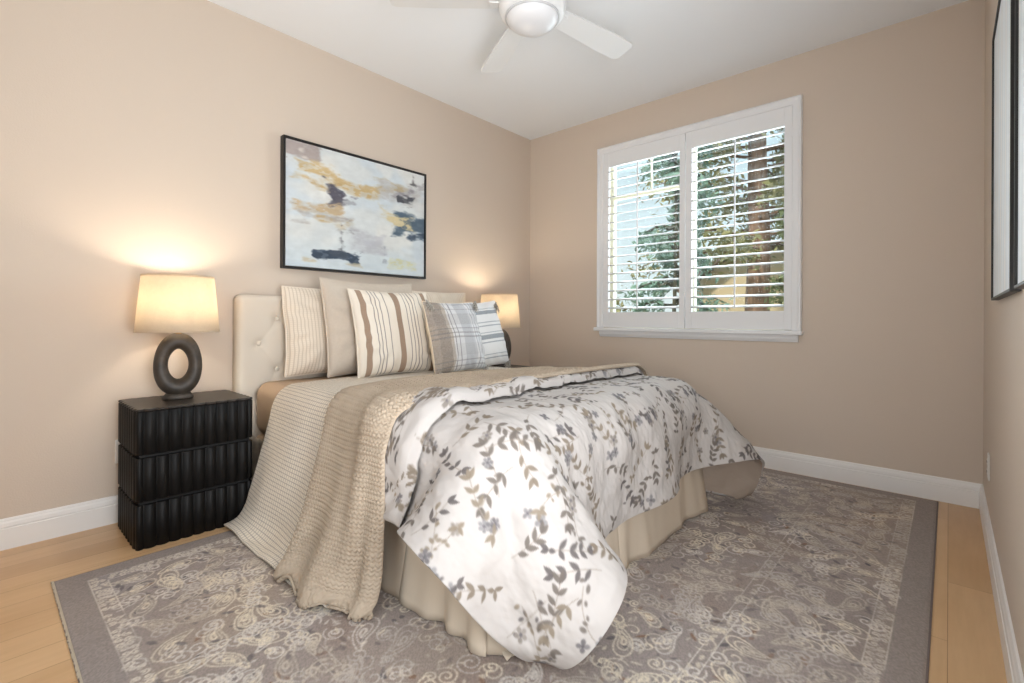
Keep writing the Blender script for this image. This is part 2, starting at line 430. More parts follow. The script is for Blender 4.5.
0, 0, 0, 1, 0, 0, 0, 0, 0, 0, 0, 0, -1, 0, 0, 0, 0, 0, 0, 0, 0, 0, 0, 0, 0, 0, 0, 0, 0, 0, 0, 0, 0, 0, 0, 0, -1, -1, 1, 0, 0, 0, 0, 0, 0, 0, 0, 1,
0, 1, 0, 0, 0, 0, 0, 0, 0, 0, 0, 0, -1, 0, 0, 0, 0, 0, 0, 0, 0, 0, 0, 0, 0, 0, 0, 0, 0, 0, 0, 0, 0, 0, 0, 0, -1, 0, 0, 0, -1, 1, -1, 1, 0, -1, 2, 0,
0, 1, 0, 0, 0, 0, 0, 0, 1, 0, -1, 0, 0, 0, -1, 0, 0, 0, 0, 0, 0, 0, 0, 0, 0, 0, 0, 0, 0, 0, 0, 0, 0, 0, 0, -1, 0, 0, 0, 0, 0, 0, 0, 0, 0, 0, 0, 1,
0, 1, 0, 0, 0, 0, 0, 0, 0, 0, 0, -1, 0, 0, 0, 0, 0, 0, 0, 0, 0, 0, 0, 0, 0, 0, 0, 0, 0, 0, 0, 0, 0, 0, 0, 0, -1, 0, 0, 0, 0, 0, 0, 0, 0, 0, 0, 1,
0, 0, 2, -1, 0, 0, 0, 0, 0, 0, 0, 0, 0, -1, 0, 0, 0, 0, 0, 0, 0, 0, 0, 0, 0, 0, 0, 0, 0, 0, 0, 0, 0, 0, 0, 0, -1, 0, 0, 0, 0, -1, 1, 0, 0, 0, 1, 0,
0, 1, 0, 0, 0, 0, 0, 0, 0, 0, 0, 0, -1, 0, 0, 0, 0, 0, 0, 0, 0, 0, 0, 0, 0, 0, 0, 0, 0, 0, 0, 0, 0, 0, 0, -1, 0, 0, -1, 1, 0, 0, 0, 0, -1, 1, 1, 0,
0, 1, 0, 0, 0, 0, 1, -1, 0, 0, 1, -1, -1, 0, 0, 0, 0, 0, 0, 0, 0, 0, 0, 0, 0, 0, 0, 0, 0, 0, 0, 0, 0, 0, 0, 0, -1, -1, 1, -1, 1, 0, 0, 0, 0, 0, 1, 0,
0, 0, 1, 0, 0, 0, 0, 0, 0, 0, 0, 0, 0, -1, 0, 1, -1, 0, 0, 0, 0, 0, 0, 0, 0, 0, 0, 0, 0, 0, 0, 0, 0, 0, 0, 0, -1, 0, 0, 0, 0, 0, 0, -1, 1, 0, 0, 1,
0, 1, 0, 0, 0, 0, 0, 0, 0, 0, 0, 0, -1, 0, 0, 0, 0, 0, 0, 0, 0, 0, 0, 0, 0, 0, 0, 0, 0, 0, 0, 0, 0, 0, 0, -1, 0, 0, 0, 0, -1, 1, 0, 0, 0, 0, 1, 0,
0, 0, 1, 0, 0, 0, 0, 0, 0, 0, 0, 0, -1, 0, 0, 0, 0, 0, 0, 0, 0, 0, 0, 0, 0, 0, 0, 0, 0, 0, 0, 0, 0, 0, 0, 0, -1, 0, 0, 0, 0, 0, -1, 1, 0, 0, 1, 0,
0, 1, 0, 1, -1, 0, 0, 0, 0, 0, 0, 0, -1, 0, 0, 0, 0, 0, 0, 0, 0, 0, 0, 0, 0, 0, 0, 0, 0, 0, 0, 0, 0, 0, 0, -1, 0, 0, 0, 0, 0, 0, 0, 0, 0, 0, 1, 0,
0, 1, 0, 0, 0, 1, -1, 1, -1, 0, 0, 0, 0, -1, 0, 0, 0, 0, 0, 0, 0, 0, 0, 0, 0, 0, 0, 0, 0, 0, 0, 0, 0, 0, 0, 0, -1, 0, 0, 0, 0, 0, 0, 0, 0, 0, 1, 0,
0, 0, 1, 0, 0, 0, 0, 0, 0, 0, 0, -1, 0, 0, 0, 0, 0, 0, 0, 0, 0, 0, 0, 0, 0, 0, 0, 0, 0, 0, 0, 0, 0, 0, 0, -1, 0, 0, 0, 0, 0, 0, 0, 0, 0, 1, 0, 0,
0, 1, 0, 0, 1, -1, 0, 0, 0, 0, 0, 0, -1, 0, 0, 0, 0, 0, 0, 0, 0, 0, 0, 0, 0, 0, 0, 0, 0, 0, 0, 0, 0, 0, 0, 0, -1, 0, 0, 0, 0, 0, 1, -1, 0, 0, 0, 1])
COMFORTER = (32, 72, [
1106, -11, -11, -5, 1, 6, 14, 19, 27, 30, 31, 32, 31, 28, 25, 21, 17, 17, 20, 24, 27, 29, 32, 32, 33, 34, 34, 33, 33, 32, 32, 31, 30, 32, 33, 33, 34, 34, 33, 32, 31, 31, 31, 32, 33, 34, 34, 33, 34, 32, 30, 29, 27, 22, 21, 22, 25, 29, 30, 32, 33, 33, 31, 30, 25, 21, 16, 13, 8, 6, 8, 10,
-29, 4, 3, 4, 3, 2, 0, 1, -1, 0, 0, 0, 0, 0, 1, 1, 1, 0, 1, 2, 1, 2, 0, 1, 0, 0, -1, 1, 0, 0, 1, 0, 0, 0, 0, 0, 0, -1, 1, 0, 1, -1, 1, 0, 0, 0, 0, 0, 0, 0, 1, 1, 0, 1, 0, 2, 2, 1, 1, 1, 0, -1, -1, -3, -3, -4, -4, -5, -8, -5, -5, 0,
-30, 3, 7, 3, 2, 2, 1, 0, 0, -2, 0, 0, 0, 2, 0, 1, 0, 1, 2, 2, 1, 0, 1, 1, 0, 0, 0, -1, 0, 1, 0, 1, 0, 0, -1, 1, -1, 1, -1, 1, 0, 1, 0, 0, 0, 0, -1, 1, 0, 0, 1, 0, 1, 1, 1, 1, 2, 1, 1, 0, 0, -1, -3, -3, -4, -4, -4, -4, -2, -4, -6, -4,
-26, 4, 4, 3, 2, 1, 0, 1, -2, 0, 0, 0, 0, 0, 1, 0, 1, 2, 2, 1, 2, 1, 0, 0, 0, -1, 0, 1, 0, 0, 0, 0, 1, 0, 0, 0, 0, 0, 0, 0, 0, 0, 0, 1, 0, 0, 0, 0, -1, 2, 0, 0, 1, 0, 2, 2, 1, 1, 1, 0, -1, -3, -2, -4, -4, -4, -4, -3, -1, -2, -4, -6,
-26, 6, 8, 2, -2, 1, 0, -1, 0, 0, -1, 0, 1, 0, 1, 0, 1, 1, 3, 1, 1, 0, 1, -1, 1, 0, 0, 0, 0, 0, 0, 1, 0, 0, 0, -1, 1, 0, 0, 0, 0, 1, 0, 0, 0, 0, 0, 0, 0, 0, 0, 2, 0, 1, 1, 2, 2, 1, 0, 0, -3, -2, -4, -5, -4, -4, -2, -3, -1, -2, 0, -5,
-25, 8, 5, 5, 1, -4, -1, 0, -1, 0, 0, -1, 0, 1, 0, 1, 1, 3, 1, 2, 0, 1, 0, 0, -1, 1, 0, -1, 0, 1, 0, 0, 1, 0, 0, 0, 0, -1, 1, 0, 1, 0, 0, 0, 1, -1, 0, 0, 0, 0, 1, 0, 0, 2, 2, 2, 1, 0, 0, -2, -2, -4, -4, -4, -3, -3, -3, -3, -2, -1, -1, -2,
-24, 6, 3, 4, 5, 0, -2, -2, 0, -2, 0, 0, 1, 0, 0, 1, 1, 3, 1, 1, 1, 0, -1, 1, 0, -1, 0, 1, 0, -1, 0, 1, 0, 1, 0, 1, -1, 0, 0, 0, 0, 0, 1, 1, -1, 0, 1, -1, 1, -1, 0, 1, 1, 1, 3, 1, 0, 1, -1, -3, -4, -3, -4, -4, -4, -2, -3, -2, -2, 0, 1, 0,
-22, 3, 3, 4, 4, 3, -2, -2, -1, 0, -2, 1, -1, 1, 1, 0, 3, 2, 1, 0, 0, 1, 0, -1, 1, 0, 0, -1, 1, 0, 0, -1, 1, 0, 1, 0, 0, 0, 0, 0, 0, 1, 1, -1, 0, 1, -1, 0, 0, 0, 0, 0, 2, 2, 2, 1, 0, -1, -3, -2, -4, -4, -4, -3, -3, -4, -2, 0, 0, 1, 0, 0,
-21, 1, 3, 3, 4, 4, 1, -3, -1, -1, 0, -1, 1, -1, 1, 2, 2, 1, 1, 1, 0, 0, 0, 0, -1, 0, 1, 0, -1, 1, 0, 0, 1, 0, 0, 0, 0, 0, 0, 0, 1, 0, 0, 0, 1, -1, 0, 1, -1, 1, 0, 0, 1, 2, 1, 0, 0, -2, -2, -5, -2, -4, -4, -3, -4, -1, -1, 0, 2, 1, 1, 0,
-21, 1, 0, 2, 5, 6, 4, -1, -4, -1, 0, -1, -1, 1, 1, 1, 2, 2, 1, -1, 1, -1, 0, 1, 0, 0, -1, 1, 0, -1, 1, 0, 0, 0, 1, -1, 1, 0, 0, 1, -1, 1, 0, 0, 0, 1, 0, 0, 0, 0, 0, 1, 0, 2, 0, 0, -2, -2, -3, -3, -4, -4, -4, -3, -1, -1, 2, 1, 1, 1, 0, 2,
-20, 0, 1, 0, 1, 4, 7, 4, -2, -3, -1, 0, -1, 0, 1, 2, 2, 1, 0, 1, -1, 0, 0, 0, 0, 0, 1, -1, 1, 0, -1, 1, 0, 0, 0, 1, 0, 0, 0, 0, 1, 0, 0, 0, 0, 0, 1, 0, 1, 0, 1, 0, 0, 0, 0, -1, -1, -3, -4, -3, -5, -4, -2, -2, 1, 2, 1, 1, 1, 0, 2, 1,
-17, 0, -2, 0, 0, 1, 4, 8, 2, -2, -1, -1, -1, 0, 0, 2, 2, 0, 1, -1, 0, 1, 0, -1, 1, 0, 0, 0, 0, 1, 0, 0, 0, 0, 0, 0, 0, 1, 0, 0, 0, 0, 0, 1, 0, 0, 0, 0, 1, 0, 1, 0, 2, 0, -1, -1, -3, -4, -4, -4, -4, -2, -1, 2, 2, 1, 0, 1, 1, 1, 1, 1,
-15, 0, 1, -1, -1, 0, 0, 2, 8, 1, -2, -1, 0, 0, 0, 1, 1, 0, -1, 1, 1, -1, 1, 0, 0, 1, -1, 1, 0, 0, 1, 0, 0, 0, 1, 0, 0, 0, 0, 0, 0, 0, 0, 0, 1, 0, 0, 1, -1, 1, 0, 1, 1, 1, 0, -4, -4, -3, -4, -4, -1, 0, 2, 1, 0, 0, 1, 1, 1, 2, 0, 1,
-12, 0, -1, 0, 0, -1, 0, 0, 2, 5, 0, -2, 0, -1, 1, 1, 0, 1, 1, 0, 0, 1, 0, 1, -1, 0, 1, 0, 0, 0, 0, 0, 0, 1, -1, 1, 0, 0, 0, 0, 0, 1, 0, 0, -1, 1, 1, -1, 1, 0, 0, 1, 0, 1, 0, 1, -2, -6, -4, -2, 0, 0, 0, 0, 0, 1, 1, 2, 0, 1, 1, 1,
-9, 0, 0, 0, -1, -1, 0, -1, 0, 2, 0, 0, -1, 2, 1, 1, 1, 0, 0, 1, 0, 0, 0, 0, 1, 0, 0, 0, 0, 0, 1, 0, 0, 0, 0, -1, 1, 0, 0, 0, 0, 0, 0, 1, 0, 0, 0, 0, 0, 1, 0, -1, 0, 0, 0, 0, 1, -1, -2, -2, -1, -1, -1, 0, 1, 1, 1, 1, 1, 1, 2, 1,
-5, 0, -1, -1, 0, 0, -1, 1, -1, -1, 0, -2, 2, 1, 1, 0, 0, 1, 1, -1, 1, 0, 0, 1, 0, 0, 0, 1, 0, 0, -1, 1, 0, 0, 0, 0, -1, 1, 0, 0, 1, -1, 1, -1, 0, 0, 0, 0, 0, 0, 0, 0, -1, -1, 0, 1, 0, 2, 1, -2, -2, -1, 1, 1, 1, 1, 1, 0, 1, 0, 0, 0,
0, -1, 0, -1, -1, 0, 0, -1, 0, -1, -2, 0, 0, 1, 0, 1, 0, 0, 0, 1, 0, 0, 1, -1, 1, 0, 0, 0, 0, 0, 0, 0, 0, 0, 0, 0, 0, 0, 0, 0, 0, 0, 0, 0, 0, 0, 0, 0, 0, -1, 0, -1, 0, 0, 0, 0, 2, 2, 0, 1, -1, 1, 0, 0, 0, 0, 0, 0, 0, 0, 0, 0,
5, -1, 0, 0, -1, -1, -2, -1, -1, -1, -1, 1, 0, 0, 0, 0, 0, 0, 0, 0, 0, 0, 0, 0, 0, 0, 0, 0, 0, 0, 0, 0, 0, 0, 0, 0, 0, 0, 0, 0, -1, 1, -1, 1, 0, 0, -1, 1, -1, 0, -1, 1, 0, -1, 1, 0, 1, 1, 2, 1, 0, -1, 0, 0, 0, 0, 0, 0, 0, 1, 0, -1,
8, 1, -1, 0, -1, -2, -1, -2, -2, 0, 1, 0, -1, -1, 0, -1, 0, 0, -1, 0, 0, 1, -1, 1, -1, 0, 1, -1, 0, 0, 1, -1, 0, 0, 0, 1, 0, -1, 0, 0, 0, 0, 0, -1, 1, -1, 1, -1, 0, 0, 0, 0, -1, 0, 0, 1, 0, 1, 2, 2, 1, 0, -1, 0, 0, 1, 0, 1, 1, -1, 0, 1,
12, -1, 0, 0, -1, 0, -2, -1, -3, -3, 1, -1, 0, 0, -1, -1, 0, 0, 0, 0, -1, 0, 0, -1, 1, 0, -1, 0, 1, 0, -1, 0, 0, 0, 0, 0, 0, 0, 0, 0, 0, -1, 1, 0, -1, 1, -1, 0, 0, 0, 0, -1, 0, 1, 0, 0, 1, 1, 2, 1, 2, 0, 1, 0, 1, -1, 1, 0, 0, 1, 1, -1,
16, 0, -1, -1, 1, -1, 0, -3, -5, -4, -1, 0, 0, 0, 0, 0, -1, -1, 0, 0, 0, -1, 0, 0, 0, 0, 0, 0, -1, 0, 0, 0, 0, 0, 1, -1, 0, 0, 0, 0, 0, 0, -1, 0, 0, 0, 0, 0, 0, -1, 0, 0, 0, 0, 0, 1, 1, 1, 0, 2, 1, 2, 1, 0, 0, 1, 1, 0, 0, 1, 0, 2,
19, -1, 2, 0, -1, -1, -2, -6, -6, -2, -2, 1, 0, -1, -1, 1, -1, 0, 0, -1, 0, 0, 0, 1, -1, 0, 0, 0, 0, 0, 0, 0, 0, 0, -1, 0, 0, 0, 0, 0, 0, 0, 0, 0, 0, -1, 0, 0, 0, 0, 0, 0, 0, -1, 1, 0, 1, 1, 1, 1, 1, 1, 0, 1, 0, 1, -1, 1, 1, 0, 2, 0,
21, 0, -1, -1, -1, -2, -6, -7, -2, -1, 0, 0, 0, 0, 0, -1, 1, -1, 0, 0, 0, 0, 0, -1, 0, -1, 0, 1, -1, 0, 0, 0, 0, 0, 0, 0, 0, 0, 0, -1, 0, 0, 0, 0, 0, 0, 0, 0, 0, 0, 0, 0, 0, 0, -1, 1, 0, 1, 2, 1, 1, 0, 0, 1, 0, 0, 0, 0, 0, 1, 0, 2,
21, 0, -2, -2, -3, -4, -6, -3, 0, 0, -2, 0, 1, -1, 1, -1, 0, 1, -1, 0, 0, -1, 0, 0, 0, 1, 0, -2, 1, 0, 0, 0, 0, -1, 0, 0, 0, -1, 0, 1, 0, 0, 0, -1, 0, 0, 0, 0, 0, 0, -1, 0, 0, 0, 1, 0, 1, 1, 0, 1, 1, 0, 0, 0, 1, -1, 1, 0, 0, 0, 0, 0,
20, -2, -3, -3, -3, -4, -3, -2, 0, -1, 1, -1, 0, 0, 0, 1, -1, 0, 0, 0, -1, 1, 0, -1, 0, 0, 0, 0, 0, 0, 0, -1, 0, 1, -1, 0, 0, 0, 0, 0, 0, -1, 0, 1, -1, 0, 0, 0, -1, 0, 1, 0, -1, 0, 0, 1, 0, 1, 1, 1, 1, 0, 0, -1, 0, 1, 0, 0, 0, 0, 0, 1,
18, -3, -3, -2, -3, -4, -3, 0, 0, -1, 0, 1, -1, 0, 0, -1, 1, -1, 1, -1, 1, -1, 0, 1, -1, 0, 0, 0, 0, 0, -1, 1, -1, 0, 1, -1, 0, 0, 0, 0, -1, 1, 0, -1, 1, 0, -1, 0, 0, 0, 0, -1, 1, 0, 0, 0, 1, 0, 1, 1, 0, 0, 0, 0, -1, 0, -1, 1, 0, 0, 1, 0,
15, -3, -2, -3, -3, -3, -2, 0, 0, 1, -1, 0, -1, 1, 0, 0, 0, 0, 0, 0, 0, 0, 0, -1, 1, -1, 0, 0, 0, -1, 1, -1, 1, -1, 0, 0, 0, 0, 0, -1, 1, -1, 0, 0, 0, 0, 0, 0, 0, 0, -1, 1, -1, 0, 0, 1, 0, 2, 0, 1, 1, 1, -1, -1, 0, -1, 0, -2, 0, 0, 0, 0,
12, -2, -3, -3, -4, -3, 0, 1, 1, 0, 0, -1, 1, 0, 0, 0, 0, 0, 0, 0, -1, 1, -1, 1, -1, 0, 0, 0, 0, 0, -1, 1, -1, 1, -1, 0, 0, 0, 0, 0, -1, 1, -1, 1, -1, 0, 0, -1, 1, -1, 1, -1, 0, 0, 0, 0, 2, 0, 2, 0, 1, 0, 1, 0, -1, -1, -1, 0, -1, -1, -2, -1,
9, -3, -3, -4, -3, -1, 1, 2, 0, 1, 0, -1, 0, 0, -1, 1, -1, 0, 0, 0, 1, -1, 0, 0, 0, 1, -1, 0, 0, 0, 1, -1, 1, -1, 0, 1, -1, 1, -1, 0, 1, -1, 1, -1, 1, -1, 0, 1, -1, 1, -1, 0, 1, -1, 0, 0, 0, 0, 1, 1, 1, 2, -1, 0, 0, 0, 0, -1, -1, -2, -1, -1,
6, -3, -3, -2, -3, 0, 1, 1, 1, 0, 1, 0, -1, -1, 0, 0, 0, 1, -1, 1, -1, 0, 1, -1, 1, -1, 0, 1, -1, 1, -1, 0, 0, 0, 1, -1, 1, -1, 0, 1, -1, 1, -1, 0, 0, 0, 1, -1, 0, 0, 0, 1, -1, 1, -1, 0, 0, 1, 0, 2, 1, 1, 1, 0, -1, 0, -1, -1, 0, 0, -1, -1,
4, -4, -2, -2, 0, 0, 1, 0, 1, 0, 0, 0, 0, -1, 1, -1, 1, -1, 0, 0, 0, 1, -1, 0, 0, 0, 1, -1, 1, -1, 0, 1, -1, 1, -1, 0, 0, 0, 1, -1, 1, -1, 0, 1, -1, 1, -1, 0, 1, -1, 1, -1, 0, 0, 1, -1, 0, 1, 0, 1, 2, 1, 2, 0, 0, -1, -1, 0, -1, -1, 0, -1,
3, -3, -3, -1, 1, 0, 0, 1, 0, 1, 0, 0, -1, 0, -1, 1, -1, 0, 1, -1, 1, -1, 0, 1, -1, 1, -1, 0, 0, 0, 1, -1, 1, -1, 0, 1, -1, 1, -1, 0, 0, 0, 1, -1, 1, -1, 0, 1, -1, 1, -1, 0, 1, -1, 0, 0, 0, 0, 1, 2, 1, 1, 1, 1, 0, -1, 1, -1, -1, 0, -2, -1,
839, -30, -30, -27, -25, -23, -18, -13, -7, -1, 5, 11, 16, 20, 24, 26, 27, 28, 26, 24, 21, 18, 14, 10, 5, 1, 0, -2, -5, -8, -10, -13, -14, -11, -8, -4, -1, 2, 6, 8, 13, 15, 13, 10, 6, 3, 0, -2, -6, -12, -15, -17, -21, -24, -27, -25, -22, -19, -15, -12, -7, -3, 2, 6, 9, 11, 11, 12, 12, 14, 18, 24,
14, 1, 2, 1, 1, 2, 1, 0, 0, -1, -1, -1, -1, 0, -2, -1, 1, -1, 0, -2, -2, -2, -2, -3, -3, -1, 0, 1, 0, 1, 2, 1, 1, 0, 0, -1, 0, 0, -1, 0, -1, -1, -1, -1, 0, 0, 0, 2, 1, 1, 1, 1, 2, -1, 2, 1, 2, 2, 1, 3, 3, 3, 2, 2, 2, 1, 0, 0, -5, -5, -6, -1,
15, 0, 2, 1, 3, 1, 0, 1, -1, -1, -1, -1, -1, -2, 0, 0, -1, 0, -1, -2, -2, -2, -2, -4, -2, 0, 0, 1, 0, 2, 1, 1, 0, 0, 1, 0, -1, 0, -1, 0, -1, -1, -1, -1, 0, 0, 0, 0, 2, 2, 1, 1, 1, 1, 0, 1, 2, 2, 3, 3, 3, 4, 3, 2, 0, 0, 0, -2, -1, -3, -6, -4,
14, 2, 2, 2, 0, 1, 1, 0, -1, 0, -1, -1, -1, -1, -1, -1, 1, -1, -3, -1, -2, -2, -4, -3, 0, 0, 0, 0, 2, 0, 1, 2, 1, 0, -1, 1, 0, -1, -1, -1, 0, -1, -1, -1, 0, 0, 0, 0, 2, 1, 2, 1, 0, 1, 1, 3, 2, 3, 3, 3, 4, 2, 2, 1, 0, 0, -2, -1, 0, -2, -3, -10,
13, 4, 4, 1, 0, 0, 0, -1, 0, -1, -1, -1, 0, -1, -1, 0, -1, -1, -2, -3, -2, -3, -4, 0, 0, -2, 1, 0, 1, 1, 1, 2, 2, 0, 0, -1, 1, -1, 0, -1, -2, -1, 0, -1, -1, 0, 1, 0, 1, 1, 2, 1, 1, 1, 2, 2, 3, 4, 3, 4, 2, 3, 1, 0, 0, -2, 0, -3, -1, -1, 0, -5,
13, 5, 3, 2, 0, -1, -1, 1, -1, -1, -1, 0, -2, -1, -1, 0, -1, -2, -3, -2, -1, -4, -2, 0, -1, -1, -1, 1, 1, 1, 1, 2, 1, 2, 0, 1, -1, 0, -1, -1, -1, -1, -2, -1, -1, 0, 2, 0, 0, 2, 2, 2, 0, 1, 3, 4, 3, 3, 4, 3, 2, 1, 2, 0, -1, -2, -2, -1, -3, -1, -1, -2,
11, 5, 3, 4, 1, 0, -1, -2, 1, -2, -1, -1, -1, -1, -1, -1, -1, -2, -2, -2, -4, -3, 0, -1, -1, -1, 1, 0, 0, 1, 1, 1, 3, 1, 2, 0, 0, 0, 0, -1, -2, -2, -3, -1, -2, 0, 0, 3, -1, 2, 2, 2, 2, 3, 3, 3, 4, 3, 4, 2, 3, 1, -1, -1, -1, -1, -3, -2, -1, -1, 0, 1,
10, 4, 4, 3, 3, 1, -1, -1, -1, 0, -2, -2, -1, -1, -1, -1, -2, -3, -2, -3, -2, -2, -1, -1, -1, 1, -1, 0, 0, 0, 1, 1, 3, 3, 1, 2, 1, 0, -1, -2, -2, -3, -2, -1, 0, -1, -1, -1, 1, 1, 3, 3, 4, 2, 5, 4, 4, 4, 2, 3, 0, 0, -1, -1, -2, -3, -1, -2, 1, 1, 1, 0,
7, 3, 4, 4, 4, 2, 1, -1, -2, 0, -1, -2, -2, -2, -1, -1, -2, -3, -4, -2, -3, -1, -1, 0, 1, 1, 0, -2, 1, 0, 0, 1, 2, 3, 3, 1, 0, 1, -1, 0, -2, -3, -1, -1, 0, -1, 0, -1, 1, 1, 0, 3, 4, 5, 5, 4, 3, 3, 2, 1, 0, -1, -1, -2, -3, -1, -2, 2, 1, 1, 0, 1,
5, 1, 3, 4, 6, 5, 2, -1, -1, -1, 0, -2, -3, -1, -2, -3, -3, -4, -3, -4, -1, -1, 0, 1, 1, 2, -1, 1, -1, 2, 1, 1, 0, 2, 1, 1, 2, 0, 0, -1, 0, -1, 0, -1, 0, 1, -1, 0, 0, 1, 1, 1, 4, 6, 3, 3, 3, 1, 2, 0, 0, -2, -2, -2, -2, 0, 2, 0, 1, 0, 2, 0,
7, -1, -1, 3, 4, 7, 6, 2, -2, -1, -1, 0, -2, -4, -2, -2, -6, -5, -3, 0, -1, 1, 2, 1, 1, 0, 1, 0, 1, 0, 1, 1, 1, 1, 1, 1, 0, 0, 2, 0, -1, 1, -1, 1, 0, -1, 0, 0, 0, 0, 2, 1, 2, 4, 3, 3, 2, 1, 0, 0, -1, -2, -2, -2, 1, 1, 1, 2, 0, 1, 0, 1,
12, 0, -3, -2, 1, 3, 6, 8, 2, -2, 0, -1, -1, -3, -3, -5, -6, -2, 0, 0, 0, 2, 0, 1, 1, 0, 1, 1, 1, 0, 1, 1, 1, 0, 1, 1, 0, 1, -1, 1, 1, -1, 0, 0, -1, 1, 0, 0, 1, 1, -1, 2, 0, 3, 4, 2, 1, 1, 0, -2, -2, -1, 0, 1, 1, 1, 0, 0, 1, 0, 1, 0,
17, -1, 1, -2, -3, -1, 2, 5, 7, 2, -2, -1, -1, 0, -4, -5, -1, -1, 0, -1, 0, 0, 2, 0, 0, 1, 1, 0, 1, 1, 0, 1, 1, 0, 1, 0, 0, 0, 1, 0, 0, 1, 1, 0, 1, 0, 0, 1, 0, 0, 1, -1, 0, 0, 2, 3, 1, 0, -1, -1, -1, 0, 1, 1, 0, 0, 1, 0, 0, 1, -1, 1,
22, 0, -1, 0, -1, -2, -2, -1, 4, 5, 1, -2, 0, -1, -1, -2, -2, 0, -1, 0, 1, 1, -1, 1, 1, 1, 0, 1, 0, 1, 1, 0, 0, 1, 0, 0, 2, 0, 0, 1, 0, 0, 1, 0, 0, 1, 1, 0, 0, 0, 0, 1, 0, 0, 0, -1, 1, 1, -1, 0, 0, 0, -1, 1, 0, 0, 0, 1, 0, 0, 1, -1,
26, 0, 0, -1, 0, 0, -2, -1, -1, 2, 1, -1, -3, 0, 1, 0, 0, 0, 1, 1, 0, 0, 2, 0, 0, 1, 0, 0, 1, 0, 0, 1, 0, 1, 0, 1, -1, 1, 1, -1, 1, 1, -1, 1, 1, -1, 0, 1, 0, 0, 0, 0, 1, 0, -1, 0, 0, -1, 0, 0, -1, 1, 0, -1, 1, 1, 0, -1, 0, 1, -1, 1,
30, 0, -1, 0, 0, -1, 0, -1, 0, -2, -1, -1, 1, 0, 0, 1, 1, 1, 1, 0, 1, 1, -1, 1, 1, -1, 1, 1, -1, 1, 0, 0, 1, -1, 1, 0, 1, -1, 0, 1, 0, -1, 1, 0, -1, 1, 0, -1, 0, 1, 0, 0, 1, 0, -1, 0, -1, 0, 0, -1, 1, -1, 1, 0, 0, -1, 1, 0, 0, 0, 0, 0,
33, -1, 1, 0, -1, 0, 0, 0, -2, 0, 0, 0, 1, 1, -1, 0, 1, 0, 0, 0, 1, 0, 1, -1, 0, 1, 0, 0, 0, 0, 1, -1, 0, 1, -1, 0, 0, 1, 0, -1, 0, 1, -1, 0, 0, 0, 0, 0, 0, 0, 0, 1, 0, 1, 0, -1, -1, -1, 0, 0, 0, 0, -1, 1, 0, 0, -1, 1, 0, 0, 0, 0,
33, 1, 0, 0, 0, -1, 0, -1, 0, 0, 0, 2, 0, 0, 0, -1, 0, 0, 0, 1, -1, 0, 0, 1, 0, 0, 0, -1, 1, 0, -1, 1, 0, 0, 0, 0, 0, -1, 0, 1, 0, -1, 1, -1, 1, -1, 1, 0, 0, -1, 1, 0, 1, -1, 0, 0, -1, 0, 0, 0, 0, 0, 0, -1, 1, 0, 0, 0, 0, -1, 1, -1,
33, 0, 0, 0, 0, 0, 0, 0, 0, 0, 1, 1, 0, -1, 0, 0, 0, 0, 0, -1, 1, 0, 0, 0, 0, -1, 0, 1, 0, -1, 1, 0, -1, 0, 1, -1, 0, 1, -1, 0, 0, 0, 0, 1, -1, 1, -1, 0, 0, 1, 0, 0, 0, 0, 0, -1, 1, -1, -1, 0, 0, 0, 1, 0, -1, 1, 0, -1, 0, 1, -1, 1,
32, 0, 0, 0, 1, 0, 0, 0, 1, 0, 1, 1, 1, -1, -1, 0, -1, 0, 0, 0, -1, 0, 0, 0, 0, 1, 0, -1, 0, 1, 0, -1, 1, 0, -1, 1, 0, -1, 1, 0, -1, 1, 0, -1, 1, -1, 1, 0, 0, 0, 0, 0, 0, 1, 0, 0, -1, 0, 0, -1, 0, 0, -1, 1, 0, -1, 0, 1, 0, -1, 1, -1,
30, 0, 0, 0, -1, 1, 0, 1, 2, 1, 1, 1, 0, 0, -1, 0, -1, 0, 0, 0, 0, 0, 0, 0, 0, 0, 0, 0, 0, 0, -1, 1, 0, -1, 1, 0, -1, 1, 0, 0, 0, 0, -1, 1, 0, 0, -1, 1, 0, 0, 0, 1, 0, 0, 0, -1, 0, -1, 0, 0, 0, 0, 0, -1, 0, 1, 0, -1, 0, 0, -1, 1,
25, 0, -1, 1, 1, 1, 1, 4, 1, 1, 1, 0, -1, 1, 0, -1, 1, -1, -1, 1, 0, 0, 0, 0, -1, 0, 0, 1, 0, -1, 1, 0, -1, 1, 0, -1, 1, 0, -1, 0, 1, -1, 1, 0, -1, 1, 0, -1, 1, 0, 0, 0, 0, 0, 0, 0, -1, 1, -1, 0, -1, 1, 0, 0, 0, -1, 0, 0, 1, 0, 0, -1,
23, 0, 1, 0, 2, 2, 4, 1, 0, 0, 1, 0, 1, -1, 1, -1, 0, 0, 0, -1, 0, 0, 0, 0, 1, 0, 0, -1, 0, 1, 0, -1, 1, -1, 0, 1, 0, -1, 1, 0, -1, 1, 0, -1, 1, -1, 1, 0, -1, 1, 0, 0, 0, 0, 0, 0, 0, -1, 0, 0, 0, -1, 1, 0, 0, 0, 0, 0, -1, 0, 0, 0,
23, 0, 2, 3, 2, 2, 1, 0, 0, 1, 0, 1, 0, 1, -1, 0, -1, 1, 0, 0, 0, 0, -1, 0, 0, 0, 0, 0, 0, 0, -1, 1, 0, 0, 0, 0, -1, 1, 0, 0, 0, 0, 0, 0, 0, 0, 0, 0, 1, -1, 1, -1, 1, 0, -1, 0, 0, -1, 0, 0, 0, 0, -1, 1, 0, 0, 0, 0, 0, 0, 0, 0,
